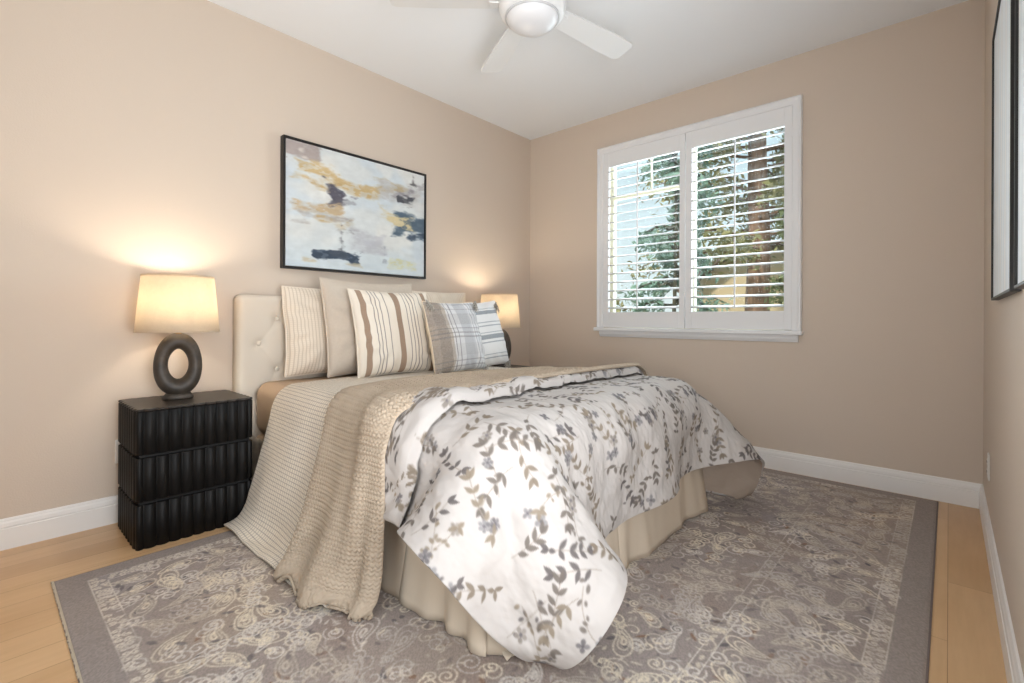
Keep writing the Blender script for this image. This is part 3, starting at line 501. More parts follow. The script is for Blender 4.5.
25, 2, 3, 1, 1, 1, 0, 0, 0, 0, 1, 0, 1, -1, 1, 0, 0, -1, 0, 0, 0, 0, 0, 0, 0, 0, 0, 0, 0, 0, 0, 0, 0, 0, 0, 0, 0, 0, 0, -1, 1, 0, -1, 1, 0, 0, 0, 0, 0, 0, 0, 1, -1, 0, 0, 0, -1, 1, -1, 0, 0, 0, 0, 0, 0, 0, 0, 0, 0, 0, 0, 0,
27, 3, 0, 2, 1, 0, 0, 0, 0, 1, -1, 1, 0, 0, 0, 0, 0, 0, 0, 0, 0, -1, 1, 0, 0, 0, -1, 1, 0, -1, 1, 0, -1, 1, 0, -1, 1, 0, -1, 1, 0, -1, 1, 0, -1, 1, 0, 0, 0, 0, 0, 0, 0, 0, 0, -1, 0, 0, 0, 0, 0, 0, 0, -1, 1, 0, 0, 0, 0, 0, 0, 0,
30, 1, 1, 1, 0, 1, 0, -1, 0, 0, 1, -1, 1, 1, -1, 1, 0, -1, 0, 0, 0, 0, 0, 0, 0, -1, 1, 0, -1, 1, 0, 0, 0, 0, 0, 0, 0, 0, 0, 0, 0, 0, 0, 0, 0, 0, 0, 0, 0, 0, 0, 0, 0, 0, 0, 0, 0, -1, 0, 0, 0, 0, 0, 0, -1, 0, 1, 0, 0, 0, 0, 0,
31, 1, 1, 0, 1, -1, 0, 0, 1, -1, 0, 1, 0, 0, 1, 0, -1, 1, 0, 0, -1, 1, 0, -1, 0, 1, -1, 0, 1, -1, 0, 0, 0, 0, 0, 1, -1, 0, 1, -1, 0, 1, -1, 0, 1, -1, 0, 1, 0, 0, 0, 0, 0, 0, -1, -1, 0, 0, 0, 0, 0, 0, 0, 0, 0, 0, -1, 0, 1, -1, 0, 0,
32, 1, 0, 0, 0, 0, 0, 0, 0, 0, 0, 0, 0, 0, 0, 0, 1, -1, 0, 0, 0, 0, 0, 0, 0, 0, 0, 0, 0, 0, 0, 0, 1, -1, 0, 0, 0, 0, 0, 0, 0, 0, 0, 0, 0, 0, 0, 0, 0, 0, 0, 0, 0, 0, 0, 0, 0, 0, 0, 0, 0, 0, 0, 0, 0, 0, 0, 0, -1, 1, 0, 0,
33, 0, 1, -1, 0, 0, 0, 0, 0, 0, 0, 0, 0, 1, -1, 0, 0, 0, 0, 0, 0, 0, 0, 0, 0, 0, 1, -1, 0, 1, -1, 0, 0, 0, 0, 0, 0, 0, 0, 0, 0, 0, 1, -1, 0, 1, -1, 0, 0, 0, 0, 0, 0, 0, 1, 0, -1, 0, 0, 0, -1, 1, 0, 0, 0, 0, 0, 0, 0, 0, 0, 0,
33, 0, 0, 1, -1, 0, 0, 0, 0, 0, 1, 0, -1, 0, 0, 0, 0, 0, 0, 0, 1, -1, 0, 1, -1, 0, 0, 0, 0, 0, 0, 0, 0, 0, 0, 0, 1, -1, 0, 1, -1, 0, 0, 0, 0, 0, 0, 0, 0, 0, 0, 0, 1, -1, 0, 0, 0, 0, 0, 0, 0, -1, 0, 1, 0, 0, 0, 0, 0, 0, 0, 0,
33, 0, 0, 0, 0, 0, 0, 1, -1, 1, -1, 0, 0, 0, 0, 0, 0, 1, -1, 0, 0, 0, 0, 0, 0, 0, 0, 0, 0, 0, 1, -1, 0, 1, -1, 0, 0, 0, 0, 0, 0, 0, 0, 0, 0, 0, 1, -1, 0, 1, -1, 0, 0, 0, 0, 0, 0, 0, 0, 0, 0, 0, 0, -1, 0, 1, 0, 0, 0, 0, 0, 0,
24, 10, 15, 20, 24, 27, 27, 25, 24, 19, 14, 9, 4, -1, -3, -7, -10, -9, -7, -4, -2, -1, 1, 2, 3, 3, 4, 3, 4, 3, 4, 4, 5, 4, 3, 4, 2, 2, 2, 1, 0, 1, 0, 1, 1, 1, 1, 1, 2, 2, 2, 3, 4, 5, 5, 5, 3, 2, 0, -3, -7, -10, -14, -18, -22, -25, -27, -30, -31, -31, -28, -21,
11, 5, 3, 2, 1, 0, -1, 1, -1, 0, 1, 1, 1, 2, 0, 1, 1, 0, 1, 1, 0, 2, 0, 1, 0, 0, 0, 0, 0, 0, 0, 0, -1, 0, 1, -1, 1, 0, 0, 0, 0, 0, 0, 0, 0, 0, 0, 0, 0, 0, 0, 0, -1, 0, 0, 0, -1, -1, -2, -1, -2, -3, -2, -3, -2, -3, -2, -2, -1, -2, -3, -2,
15, 3, 2, 2, 0, 0, 0, -1, 0, 1, 1, 1, 1, 1, 1, 0, 1, 0, 1, 1, 2, -1, 2, 0, 0, 1, -1, 0, 0, 0, 0, 0, 0, 0, 0, 0, 0, 0, 0, 0, 0, 0, 1, 0, 0, 0, 0, 0, -1, 0, 0, -1, 1, -1, 0, -1, 0, -2, -1, -3, -2, -3, -3, -2, -4, -1, -2, -1, -1, 0, -2, -4,
16, 3, 3, 0, 1, -1, 0, 0, 0, 1, 0, 1, 1, 0, 1, 1, 0, 1, 2, 1, 0, 2, 0, 0, 0, 0, 0, 1, -1, 0, 0, 0, 0, 0, 0, 0, 0, 0, 0, 0, 1, -1, 0, 0, 0, 0, 0, 0, 0, 0, 0, 0, -1, 1, -1, -1, -1, -1, -2, -3, -3, -3, -4, -3, -1, -2, -1, 0, 0, -1, 1, -6,
19, 2, 2, 0, 0, 0, 0, 0, 0, 0, 1, 0, 1, 1, 1, 0, 0, 2, 1, 1, 2, 0, 0, 0, 1, -1, 0, 0, 0, 1, -1, 0, -1, 1, -1, 1, -1, 1, 0, 0, 0, 0, 0, 0, 0, 0, 0, 0, 0, 0, 0, 0, 0, -1, 0, -1, -2, -2, -3, -2, -4, -3, -2, -3, -2, -1, -1, 0, 0, 1, -1, 1,
22, 1, -1, 1, -1, 1, 0, 0, 1, 1, 0, 0, 0, 2, 0, 1, 1, 2, 1, 1, -1, 1, 0, 1, -1, 0, 1, -1, 1, -1, 0, 0, 0, -1, 1, 0, 0, 0, 0, 0, 0, 1, 0, 0, 0, 0, 0, 0, 0, -1, 0, 0, 0, 0, -1, -2, -2, -2, -3, -4, -3, -2, -3, -2, -1, -1, 0, 0, 0, 0, 0, 0,
24, -1, 1, -1, 0, -1, 1, 0, 0, 1, 1, 1, 1, 0, 1, 0, 1, 2, 1, 0, 1, 0, 1, -1, 0, 1, -1, 1, -1, 0, 1, -1, 1, -1, 0, -1, 1, 0, 0, 0, 0, 0, 0, 0, 0, 0, 0, 0, 0, 1, -1, 0, 0, -1, -1, -1, -3, -3, -3, -3, -3, -3, -2, -1, -1, -1, 0, 0, 0, 0, 1, -1,
24, 1, -2, 0, -1, 0, 0, 1, 0, 0, 1, 2, 0, 1, 1, 1, 2, 0, 1, 1, 1, 0, -1, 0, 1, -1, 0, 0, 0, 0, 0, 0, 0, 0, 0, 0, 0, -1, 0, 1, 1, 0, 0, 0, 0, 0, 0, -1, 1, -1, 0, 0, -1, 0, -2, -3, -2, -4, -3, -4, -2, -3, -1, -1, -1, 1, 0, 0, 0, 0, 0, 0,
27, -2, -1, -1, 0, -1, 0, 1, 1, 0, 1, 1, 2, 0, 0, 1, 1, 2, 1, 0, 0, 0, 0, 1, -1, 1, 0, -1, 1, 0, -1, 1, -1, 0, 0, 0, -1, 1, 0, 0, 0, 0, 0, 0, 0, 0, 0, 1, -1, 1, 0, -1, 0, -2, -2, -3, -4, -2, -4, -3, -3, -1, -2, 0, 0, 0, 0, 0, 0, 0, -1, 0,
27, -1, 1, -1, -2, -1, -2, 1, 1, 1, 0, 1, 2, 2, 0, 1, 2, 1, 0, 1, -1, 1, 0, 0, 0, -1, 1, 0, -1, 1, 0, -1, 1, 0, -1, -1, 1, -1, 1, 0, 0, 0, 1, 0, 0, 0, 0, 0, 0, -1, 0, 0, -2, -2, -3, -3, -3, -4, -2, -3, -2, -1, -1, -1, 1, 0, 0, 0, 0, 0, 0, 0,
28, 0, -2, 0, 0, -2, -2, -2, 2, 1, 0, 1, 2, 1, 2, 1, 2, 1, 0, 0, 1, -1, 1, -1, 1, 0, -1, 0, 1, -1, 0, 0, -1, 0, 0, 0, 0, 0, -1, 0, 0, 1, -1, 1, 0, 0, 1, 0, 0, 0, -1, -1, -2, -3, -3, -3, -2, -4, -3, -2, -1, -2, 1, 0, 0, -1, 0, 0, 0, 0, 0, 0,
26, 0, 2, 0, -1, -1, -2, -3, -1, 1, 2, 0, 1, 3, 2, 2, 1, 1, 0, 0, 0, 1, -1, 0, -1, 1, 0, 0, -1, 0, -1, 0, 0, 0, -1, 0, 0, 0, 0, 0, -1, 0, 1, -1, 1, 0, 0, 0, -1, 0, 0, -1, 1, -3, -4, -4, -4, -3, -3, -1, -1, 0, 0, 0, 0, 1, -1, 0, 0, 0, 0, 0,
27, -1, -1, 1, 1, 1, 0, -2, -4, 0, 1, 2, 0, 0, 2, 2, 2, 0, 1, 1, 0, -1, 0, 0, 0, -1, 0, 0, 0, -1, 1, -1, -1, 0, 0, 0, -1, 0, 0, -1, 1, 0, -1, 0, -1, 0, -1, 0, 1, -1, -1, 1, -1, 0, -3, -4, -4, -2, -3, -1, 0, 0, -1, 1, 0, -1, 1, 0, 0, 0, -1, 0,
23, 1, 0, 0, 0, 1, 1, 1, -2, -2, 1, 1, 1, 0, 0, 2, 1, 1, 0, 0, 0, 0, 0, 0, 0, -1, 0, -1, -1, 0, -1, 0, 0, -1, 0, -1, 0, -1, 0, 0, -1, -1, 0, -1, 0, -1, 0, -1, -1, 0, 0, 0, 0, 1, 0, -2, -3, -4, -1, -1, 0, 0, 0, 0, -1, 1, -1, 0, 0, 0, 1, 0,
20, 0, 1, 0, 0, 0, 1, 0, 2, -1, 0, 2, 2, 1, -1, -1, 0, 0, 0, 0, -1, 0, -1, -1, 0, 0, -1, 0, -1, 0, -1, 0, -1, -1, -1, 0, -1, 0, -1, -1, 0, -1, -1, 1, -1, 0, -1, -1, 0, -1, 1, -1, 0, 0, 0, 1, -1, 0, -1, -1, -1, 0, 1, -1, 0, 0, 0, 0, 0, 0, -1, 0,
16, 1, 0, 1, 1, 0, 0, 0, 0, 2, 1, 2, 2, -1, -1, -1, -1, -1, 0, -2, 0, -1, 0, 0, -2, 0, -1, -1, 0, -1, 0, -1, 0, -1, 0, -1, -1, 0, -1, 0, -1, 0, 0, -1, 0, 0, -1, 1, -1, 0, -1, -1, 0, 0, 1, 0, 2, 0, 1, 0, 0, 0, -1, 0, 0, 0, 0, 0, 0, -1, 1, 0,
11, 0, 1, 0, 1, 1, 0, 1, 0, 1, 3, 1, -1, 0, -2, -1, -2, 0, -1, -1, 0, -1, -1, -1, 0, -1, 0, 0, -1, 0, -1, 0, -1, 0, -1, 0, 0, -1, 0, 0, 0, 0, -1, 0, -1, 0, 0, -1, 0, 0, -1, 1, 0, 1, 1, 2, 1, 1, -1, 1, 0, 0, 0, 0, 0, 0, 0, 0, -1, 1, 0, 0,
6, 0, 0, 0, 0, 1, 2, 1, 1, 0, 0, 0, 0, -1, -1, -1, -1, -1, 0, 0, 0, -1, 0, 0, -1, 0, 0, -1, 0, -1, 0, -1, 0, 0, 0, 0, -1, 0, 0, -1, 0, -1, 1, -1, 0, -1, 1, 0, 0, 0, 1, 1, 1, 0, 2, 1, 0, 1, 1, -1, 0, 0, 1, 0, 0, -1, 1, -1, 1, 0, 0, -1,
0, 1, 0, 0, 1, 1, 1, 2, 1, -1, -1, -1, -1, -1, 0, 0, 1, 0, -1, 0, -1, 0, -1, 0, 0, -1, -1, 1, 0, 0, 0, -1, 0, 0, 0, -1, 1, 0, -1, 1, 0, 0, 0, 0, 0, 1, -1, 0, 1, 0, 0, 1, 0, 1, 1, 1, 1, 1, 0, 1, 0, 0, -1, 0, 0, 1, -1, 1, 0, -1, 0, 1,
-4, 1, 0, 1, 0, 0, 1, 0, 2, 2, -1, -1, -1, 0, 1, 0, -2, -1, 0, 0, -1, 1, 0, -1, 0, 1, 0, -1, 1, 0, 0, 1, 0, 0, 0, 1, 0, -1, 1, 0, -1, 1, 0, 0, 0, 0, 0, 1, -1, 0, 0, 0, 1, 0, 1, 1, 1, 0, 1, 0, 0, 0, 0, 0, 1, -1, 1, -1, 0, 1, -1, 0,
-8, 0, 1, 0, 1, -1, 0, 2, 3, 2, 1, 0, 0, 0, 1, -1, -1, -1, -1, 0, 0, 0, 1, 0, 1, -1, 1, 0, -1, 1, 0, 0, 0, 0, 0, 0, 0, 1, -1, 0, 1, -1, 0, 0, 1, -1, 0, 0, 0, 0, 0, 0, 0, 1, 1, 1, 1, 0, 1, 0, 0, 0, 1, 0, -1, 0, 0, 0, 0, 0, 1, 0,
-11, 0, -1, 0, 0, 2, 1, 4, 3, 1, 1, 0, 0, 1, 0, 0, -1, -1, 1, 0, 0, 0, 0, 0, 0, 0, 0, 0, 0, 0, 0, 0, 0, 0, 0, 0, 0, 0, 0, 0, 0, 0, 0, 0, 0, 0, 0, 0, 0, 0, 0, 0, 1, 0, 0, 1, 1, 2, -1, 1, 0, 0, 0, 0, 0, 1, -1, 1, -1, 0, 0, 0,
-13, -1, 1, 2, 1, 2, 4, 2, 0, 1, 1, 0, 0, 0, 1, 0, 0, -1, 0, 0, 0, 0, 0, 0, 0, 0, 0, 0, 0, 0, 0, 0, 0, 0, 0, 0, 0, 0, 0, 0, 0, 0, 0, 0, 0, 0, 0, 0, 0, 0, 0, 0, 0, 0, 1, 2, 1, 0, 1, 0, 0, 0, -1, 1, 0, 0, 0, 0, 0, 0, 0, 0,
-14, 2, 2, 1, 3, 2, 1, 0, 1, 1, 0, 1, 0, 0, 1, 0, 0, -1, 0, 0, 0, 0, 0, 0, 0, 0, 0, 0, 0, 0, 0, 0, 0, 0, 0, 0, 0, 0, 0, 0, 0, 0, 0, 0, 0, 0, 1, -1, 0, 0, 1, -1, 0, 1, 1, 0, 1, 1, 0, 0, 0, 1, 0, -1, 1, -1, 1, 0, 0, 0, 0, 0,
-11, 2, 2, 2, 1, 2, 1, 0, -1, 1, 0, 0, 0, 1, -1, 1, 0, 0, 0, 0, 0, 0, 0, 0, 0, 0, 0, 0, 0, -1, 1, 0, 0, 0, 0, 0, 0, 0, 0, 0, 0, 0, 0, 0, 0, 0, 0, 0, 0, 1, -1, 0, 0, 1, 0, 1, 1, 0, 1, 1, 0, -1, 1, 0, -1, 1, 0, -1, 1, 0, 0, 0,
-8, 2, 2, 1, 1, 0, 0, 0, 1, 0, 1, -1, 1, -1, 1, 0, 0, 0, 0, 0, 0, 0, 0, 0, 0, 0, 0, 0, 0, 0, 0, 0, 0, 0, 0, 0, 0, 0, 0, 0, 0, 0, 0, 0, 0, 0, 0, 0, 0, 0, 0, 0, 0, 0, 1, 1, 1, 1, 0, 0, 1, 0, -1, 1, 0, 0, -1, 1, 0, 0, 0, 0,
-6, 2, 0, 1, 1, 1, 0, 0, 0, 0, -1, 2, -1, 1, 0, 0, 0, 0, 0, 0, 0, 0, 0, 0, 0, 0, -1, 1, 0, 0, 0, 0, 0, 0, 0, 0, 0, 0, 0, 0, 0, 0, 0, 0, 0, 0, 0, 0, 0, 0, 0, -1, 1, 0, 1, 1, 1, 0, 1, 0, 0, 0, 1, -1, 1, -1, 1, -1, 0, 0, 0, 0,
-4, 1, 1, 1, 1, -1, 0, 0, 0, -1, 1, -1, 2, -1, 0, 1, 0, 0, 0, 0, 0, 0, -1, 1, 0, 0, 0, 0, 0, 0, 0, 0, 0, 0, 0, 0, 0, 0, 0, 0, 0, 0, 0, 1, -1, 0, 0, 0, 1, -1, 0, 0, 0, 0, 0, 2, 0, 2, 0, 0, 0, 1, -1, 1, -1, 1, -1, 1, 0, -1, 0, 0,
-3, 1, 1, 0, 0, 1, 0, -1, 0, 0, -1, 1, 0, 0, 1, 1, -1, 0, 0, 0, 0, 0, 0, 0, 0, 0, 0, 0, 0, 0, 0, 0, 0, 0, 0, 0, 0, 0, 0, 0, 0, 0, 0, 0, 0, 0, 0, 0, 0, 0, 0, 0, 0, 1, 0, 0, 1, 0, 1, 1, 1, -1, 1, -1, 1, -1, 1, 0, -1, 1, 0, 0,
-1, 0, 0, 1, -1, 0, 0, 1, -1, -1, 1, 0, -1, 2, 0, 1, 1, -1, -1, -1, 1, 0, 0, 0, -1, 1, 0, 0, 0, 0, 0, 0, 0, 0, 0, 0, 0, 0, 0, 0, 0, 0, 0, 0, 0, 1, -1, 0, 0, 0, 0, 0, 2, -1, 0, 0, 1, 1, 1, 0, 0, 1, 0, 0, -1, 1, 0, -1, 1, 0, 0, -1,
-1, 0, 1, -1, 1, 0, 0, -1, 0, 0, -1, 0, 1, 1, 0, 1, 0, 0, -1, 0, 0, 0, 0, 0, 0, 0, 0, 0, 0, 0, 0, 0, 0, 0, 0, 0, 0, 0, 0, 0, 0, 1, -1, 0, 0, 0, 0, 0, 0, 0, 0, 0, 0, 1, -1, 1, 1, 0, 1, 1, 1, 0, -1, 1, 0, 0, -1, 1, 0, 0, -1, 1,
-1, 0, 0, 1, 0, 0, 0, 0, 0, 0, 0, -1, 0, 1, 1, 0, 1, -1, -1, 0, 0, 0, 0, 0, 0, 0, 0, 0, 0, 0, 0, 0, 0, 0, 0, 0, 0, 0, 1, -1, 0, 0, 0, 0, 0, 0, 0, 0, 0, 0, 0, 1, 0, 0, 0, 0, 0, 2, 0, 1, 0, 0, 1, -1, 1, 0, 0, 0, 0, -1, 1, 0])
THROW = (64, 24, [
888, -10, -9, -10, -10, -10, -11, -9, -8, -5, -4, -3, -2, -1, -1, -1, -1, 0, -1, -1, -1, -1, 0, -1,
32, 1, -1, 1, -1, 0, 1, -1, 2, 0, 2, 0, 1, 0, 0, 0, 0, 0, 0, 0, 0, 0, 0, 0,
10, 0, 2, 0, 1, -3, -3, -4, -2, 7, 5, 2, -1, 0, 1, 1, 1, 0, 1, 0, 1, 1, 0, 1,
1, 2, 0, 2, 0, -1, -3, 3, 8, 0, -2, 0, 0, 1, 0, 0, 0, -1, 0, 1, 0, 0, 0, 0,
1, 1, 2, 0, -1, 0, 0, 4, 2, 0, 1, 0, 1, 0, 0, -1, 0, 1, 0, 0, 0, 0, 0, -1,
0, 1, 1, 1, 1, -1, 2, 1, 2, 2, 0, 1, 0, -1, 0, 1, 0, 0, 0, 0, -1, 0, 0, 1,
1, 1, 1, 0, -1, 0, 2, 3, 1, 1, 1, 0, 0, 1, 0, 0, -1, 0, 0, 0, 1, 0, 0, 0,
0, 1, 1, 0, 1, 1, 1, 2, 1, 1, 1, 1, 0, 0, -1, 0, 1, 0, 0, 0, 0, 0, 0, 0,
1, 0, 0, 1, 0, 1, 2, 2, 2, 1, 0, 0, 0, 0, 1, 0, -1, 0, 0, 0, 0, 0, 0, 0,
0, 1, 1, 0, 1, 1, 2, 2, 1, 0, 1, 0, 1, -1, 0, 0, 1, 0, 0, 0, 0, 0, 0, 0,
1, 0, 0, 0, 2, 1, 2, 1, 1, 1, 0, 1, 0, 1, -1, 0, 0, 0, 0, 0, 0, 0, 1, 0,
0, 1, 0, 1, 0, 2, 2, 2, 1, 0, 0, 0, 1, 0, 1, 0, 0, 0, 0, 0, 0, 0, -1, 0,
0, 1, 0, 1, 1, 2, 2, 1, 0, 0, 0, 1, 1, 0, 0, 0, 0, 0, 0, 0, 0, 0, 0, 0,
1, -1, 1, 0, 2, 2, 2, 1, 0, 0, 0, 1, 0, 1, -1, 0, 0, 1, 0, 0, 0, 0, 0, 0,
0, 0, 1, 1, 1, 2, 2, 2, -1, 0, 1, 1, 0, -1, 1, 0, 0, -1, 1, 0, 0, 0, 0, 1,
0, 1, -1, 2, 2, 2, 2, 0, 1, 0, 2, -1, 0, 0, 0, 0, 0, 0, -1, 0, 1, 0, 0, 0,
1, 1, 1, 0, 1, 2, 2, 1, 1, 2, 0, -1, -2, 0, 0, 0, 0, 0, 1, 0, 0, 0, 1, 0,
14, 0, 1, 1, 1, 0, -1, -1, 0, 1, 0, 0, 0, 0, 0, 0, 1, 0, 0, 0, 0, 1, 0, 1,
27, 1, 1, 1, 1, 1, -1, -3, -2, -2, -1, 0, 0, 1, 0, 1, 0, 1, 0, 1, 1, 1, 1, 1,
37, 1, 1, 0, 1, 1, -1, -1, -3, -2, -1, 0, 1, 0, 1, 1, 0, 1, 1, 0, 1, 0, 1, 0,
40, 0, 0, 1, 0, 0, 1, -1, -1, 0, -1, 0, 1, 0, 1, -1, 1, 0, 0, 1, -1, 1, 0, 0,
39, 1, 0, 0, 0, 1, -1, 0, 0, -1, 0, 0, 0, 1, 0, 1, 0, 0, 0, 0, 0, 0, 0, 1,
41, -1, 1, 0, 0, 0, 0, 0, 0, -1, 0, 0, 0, 1, 0, -1, 0, 1, 0, 0, 1, -1, 0, 0,
41, 1, -1, 0, 1, 0, 0, -1, -1, 0, 0, 0, 1, -1, 0, 1, 0, 0, 0, 0, 0, 1, 0, -1,
42, -1, 0, 1, -1, 0, 0, 0, 0, 0, -1, 0, 0, 0, 1, 0, 0, -1, 1, 0, 0, -1, 0, 0,
40, 0, 1, -1, 0, 0, 0, 0, 0, -1, 0, 0, 0, 1, -1, 0, 1, 0, -1, 1, -1, 1, 0, 0,
41, 0, -1, 0, 0, 0, 0, 0, -1, 0, 0, 1, -1, 0, 0, 1, -1, 0, 1, -1, 1, -1, 0, -1,
41, 0, 0, 0, 0, 0, 0, -1, 0, 0, 0, -1, 1, 0, 0, -1, 1, 0, -1, 0, 0, 0, 0, 0,
42, -1, 0, 0, 0, 0, -1, 1, 0, -1, 0, 0, 0, -1, 1, 0, -1, 0, 1, 0, -1, 1, -1, 0,
41, 0, 0, 0, 0, -1, 0, 0, -1, 1, -1, 0, 0, 0, 0, 0, 0, 0, 0, 0, 0, -1, 1, 0,
40, 0, 0, 0, 0, 0, 0, -1, 0, 0, 0, 0, 0, 0, -1, 1, 0, 0, -1, 1, 0, 0, -1, 0,
41, 0, -1, 0, 0, 0, 0, 0, 0, 0, 0, -1, 0, 0, 1, -1, 0, 0, 0, -1, 1, 0, 0, 0,
41, 0, 1, -1, 0, 0, -1, 0, 1, -1, -1, 1, 0, 0, -1, 0, 1, 0, 0, 0, -1, 0, 0, 0,
41, 0, -1, 1, -1, 0, 1, -1, -1, 0, 1, 0, -1, 0, 0, 1, -1, 0, 0, 0, -1, 0, 0, 0,
40, 0, 0, -1, 1, -1, 0, 1, 0, -1, 0, 0, 0, 0, 0, -1, 0, 0, 0, 0, 1, 0, 0, -1,
40, 0, 0, 0, 0, 0, 0, -1, 0, 1, -1, 0, 0, 0, 0, 0, 0, 0, 0, 0, 0, -1, 0, 1,
41, 0, 0, 0, -1, 1, -1, 1, -1, 0, 0, -1, 1, 0, 0, -1, 0, 0, 0, 0, -1, 1, 0, -1,
41, 0, 0, 0, 0, -1, 0, 0, 0, -1, 1, 0, -1, 0, 0, 1, -1, 0, 0, 0, 0, 0, -1, 1,
41, -1, 0, 0, -1, 1, 0, -1, 0, 0, 0, 0, 0, 0, 0, -1, 1, 0, -1, 0, 1, -1, 0, 0,
39, 1, 0, -1, 1, -1, 0, 0, 0, 1, -1, 0, 0, 0, -1, 1, 0, -1, 1, -1, 0, 0, 1, -1,
41, 0, -1, 1, -1, 0, 0, 0, 0, -1, 0, 0, 0, 0, 0, 0, 0, 0, 0, 0, 0, 0, -1, 0,
41, -1, 1, -1, 1, 0, -1, 0, 0, 0, 0, 0, -1, 0, 1, -1, 0, 0, 0, 0, -1, 0, 0, 0,
41, 0, -1, 0, 0, -1, 1, 0, 0, -1, 0, 0, 0, 0, -1, 1, -1, 1, -1, 1, 0, 0, 0, 0,
39, 0, 0, 1, -1, 1, -1, 0, 0, 0, 0, 0, 0, 0, 0, 0, 0, -1, 1, -1, 0, 0, 0, 0,
41, 0, -1, 0, 0, -1, 1, 0, -1, 1, -1, 0, 0, -1, 1, -1, 1, 0, -1, 0, 0, 0, 0, 0,
41, -1, 1, -1, 0, 1, -1, 0, 0, -1, 1, -1, 0, 1, -1, 0, 0, 0, 0, 0, 0, 0, 0, -1,
40, 0, 0, 0, 0, -1, 1, -1, 0, 1, -1, 0, 0, 0, 0, 0, -1, 1, 0, 0, 0, -1, 0, 0,
39, 1, -1, 0, 0, 1, -1, 0, 0, 0, 0, 0, 0, -1, 0, 1, 0, -1, 0, 0, 0, 1, -1, 0,
40, -1, 1, 0, 0, -1, 0, 0, 1, -1, 0, 0, 0, 0, 0, -1, 0, 1, 0, 0, -1, 0, 0, 0,
40, 0, 0, 0, 0, 0, 0, 0, -1, 0, 0, 0, 0, 0, 0, 0, 0, -1, 0, 0, 1, -1, 1, 0,
40, 0, 0, -1, 0, 0, 0, 0, 0, 0, 0, 0, -1, 0, 1, 0, 0, 0, 0, 0, -1, 1, -1, 0,
40, -1, 0, 0, 0, 0, 0, 0, 0, 0, 0, -1, 1, 0, -1, 0, 0, 0, 0, 0, 1, -1, 0, 0,
39, 1, -1, 0, 0, 0, 0, 0, 0, 0, -1, 1, -1, 0, 0, 0, 1, 0, 0, -1, 0, 0, 0, 0,
39, 0, 0, 1, 0, 0, 0, 0, -1, 0, 0, -1, 1, 0, 0, 0, -1, 0, 0, 1, 0, 0, 0, 0,
40, -1, 1, -1, 0, 0, 0, 0, 1, -1, 0, 0, -1, 0, 0, 1, 0, 0, 0, 0, -1, 0, 1, -1,
38, 1, 0, 0, 0, 0, 0, 0, 0, 0, 0, -1, 0, 0, 1, -1, 0, 0, 0, 0, 0, 1, -1, 1,
39, 0, -1, 1, 0, 0, 0, 0, 0, 0, -1, 0, 0, 0, 0, 0, 0, 0, 0, 0, 1, -1, 0, 0,
38, 1, 0, 0, 0, 0, 0, 0, 0, 0, -1, 0, 0, 0, 0, 0, 0, 0, 0, 0, 0, 0, 0, 0,
37, -1, 1, 0, -1, 0, 0, 0, 1, -1, 0, 0, -1, 1, -1, 0, 1, 0, -1, 0, 0, 0, 0, 1,
29, 1, -1, 0, 0, 0, 0, 0, -1, 0, 1, -1, 1, -1, 0, 0, -1, 0, 0, 0, -1, 0, 1, -1,
19, -1, 0, 0, 0, -1, -1, 0, -1, 1, 1, 1, -1, 0, 0, -1, -1, 0, 0, -1, 0, 0, -1, 0,
5, 0, 0, -1, 0, 0, 2, 0, -3, 0, 1, 0, 1, -1, -1, 0, 0, -1, 0, 0, 0, 0, 0, 0,
0, 0, 0, 2, -1, -1, 3, 2, -4, -1, -1, 3, 0, -2, 0, 0, 0, 0, 0, 0, 0, 0, 0, 0,
0, 0, 0, 2, -2, 0, 4, 1, -1, -4, 0, -2, 0, 2, 0, 0, 0, 0, 0, 0, 0, 0, 0, 0,
1401, 20, 20, 19, 20, 19, 20, 21, 21, 23, 22, 22, 22, 23, 22, 22, 22, 21, 22, 22, 22, 21, 22, 22,
15, 0, -1, 0, -1, 1, -2, -2, -1, -2, -1, -1, -1, -1, 0, -1, 0, 1, -1, 0, 0, 0, 0, 0,
3, 0, 1, 1, 0, -2, -1, -2, 0, 0, 0, 1, 1, -1, 0, 1, 0, -1, 1, 0, -1, 1, 0, -1,
-1, 1, 0, 0, 1, -1, -3, 2, 1, 1, 1, -1, 0, 1, -1, 0, 0, 0, 0, 0, 1, -1, 0, 1,
-1, 0, 1, 1, -1, -1, 1, 1, 1, -1, 0, 0, 0, 0, 0, 0, 0, 0, 0, 0, 0, 0, 0, 0,
0, 0, 0, 0, 0, -1, 2, 1, -1, 0, 0, 0, 0, 0, 0, 0, 0, 0, 0, 0, 0, 0, 0, 0,
-1, 0, 1, -1, 0, 1, 1, 1, -1, 0, -1, 1, 0, -1, 1, 0, 0, 0, 0, 0, -1, 1, 0, -1,
0, 0, -1, 1, 0, 1, 1, -1, 1, -1, 0, 0, 0, 0, 0, 0, -1, 1, 0, -1, 1, 0, 0, 0,
-1, 1, 0, 0, 1, 0, 1, 0, -1, 0, 0, 0, -1, 1, 0, -1, 1, 0, 0, 0, 0, 0, -1, 1,
0, 0, 0, 0, 0, 1, 0, 1, -1, 0, 0, -1, 1, 0, -1, 1, 0, 0, -1, 1, 0, -1, 1, 0,
0, 0, 0, 0, 0, 1, 1, -1, 0, 0, -1, 1, 0, -1, 1, 0, 0, -1, 1, 0, -1, 1, 0, -1,
0, 0, 0, 1, 0, 0, 1, -1, 0, -1, 1, 0, -1, 1, 0, -1, 0, 1, 0, -1, 1, 0, -1, 1,
0, 0, 0, 0, 1, 1, -1, 0, -1, 1, 0, -1, 1, -1, 0, 1, 0, -1, 0, 1, 0, -1, 1, 0,
0, 0, 1, -1, 0, 1, 1, -1, 0, 0, -1, 1, -1, 1, 0, 0, -1, 1, 0, 0, 0, 0, 0, 0,
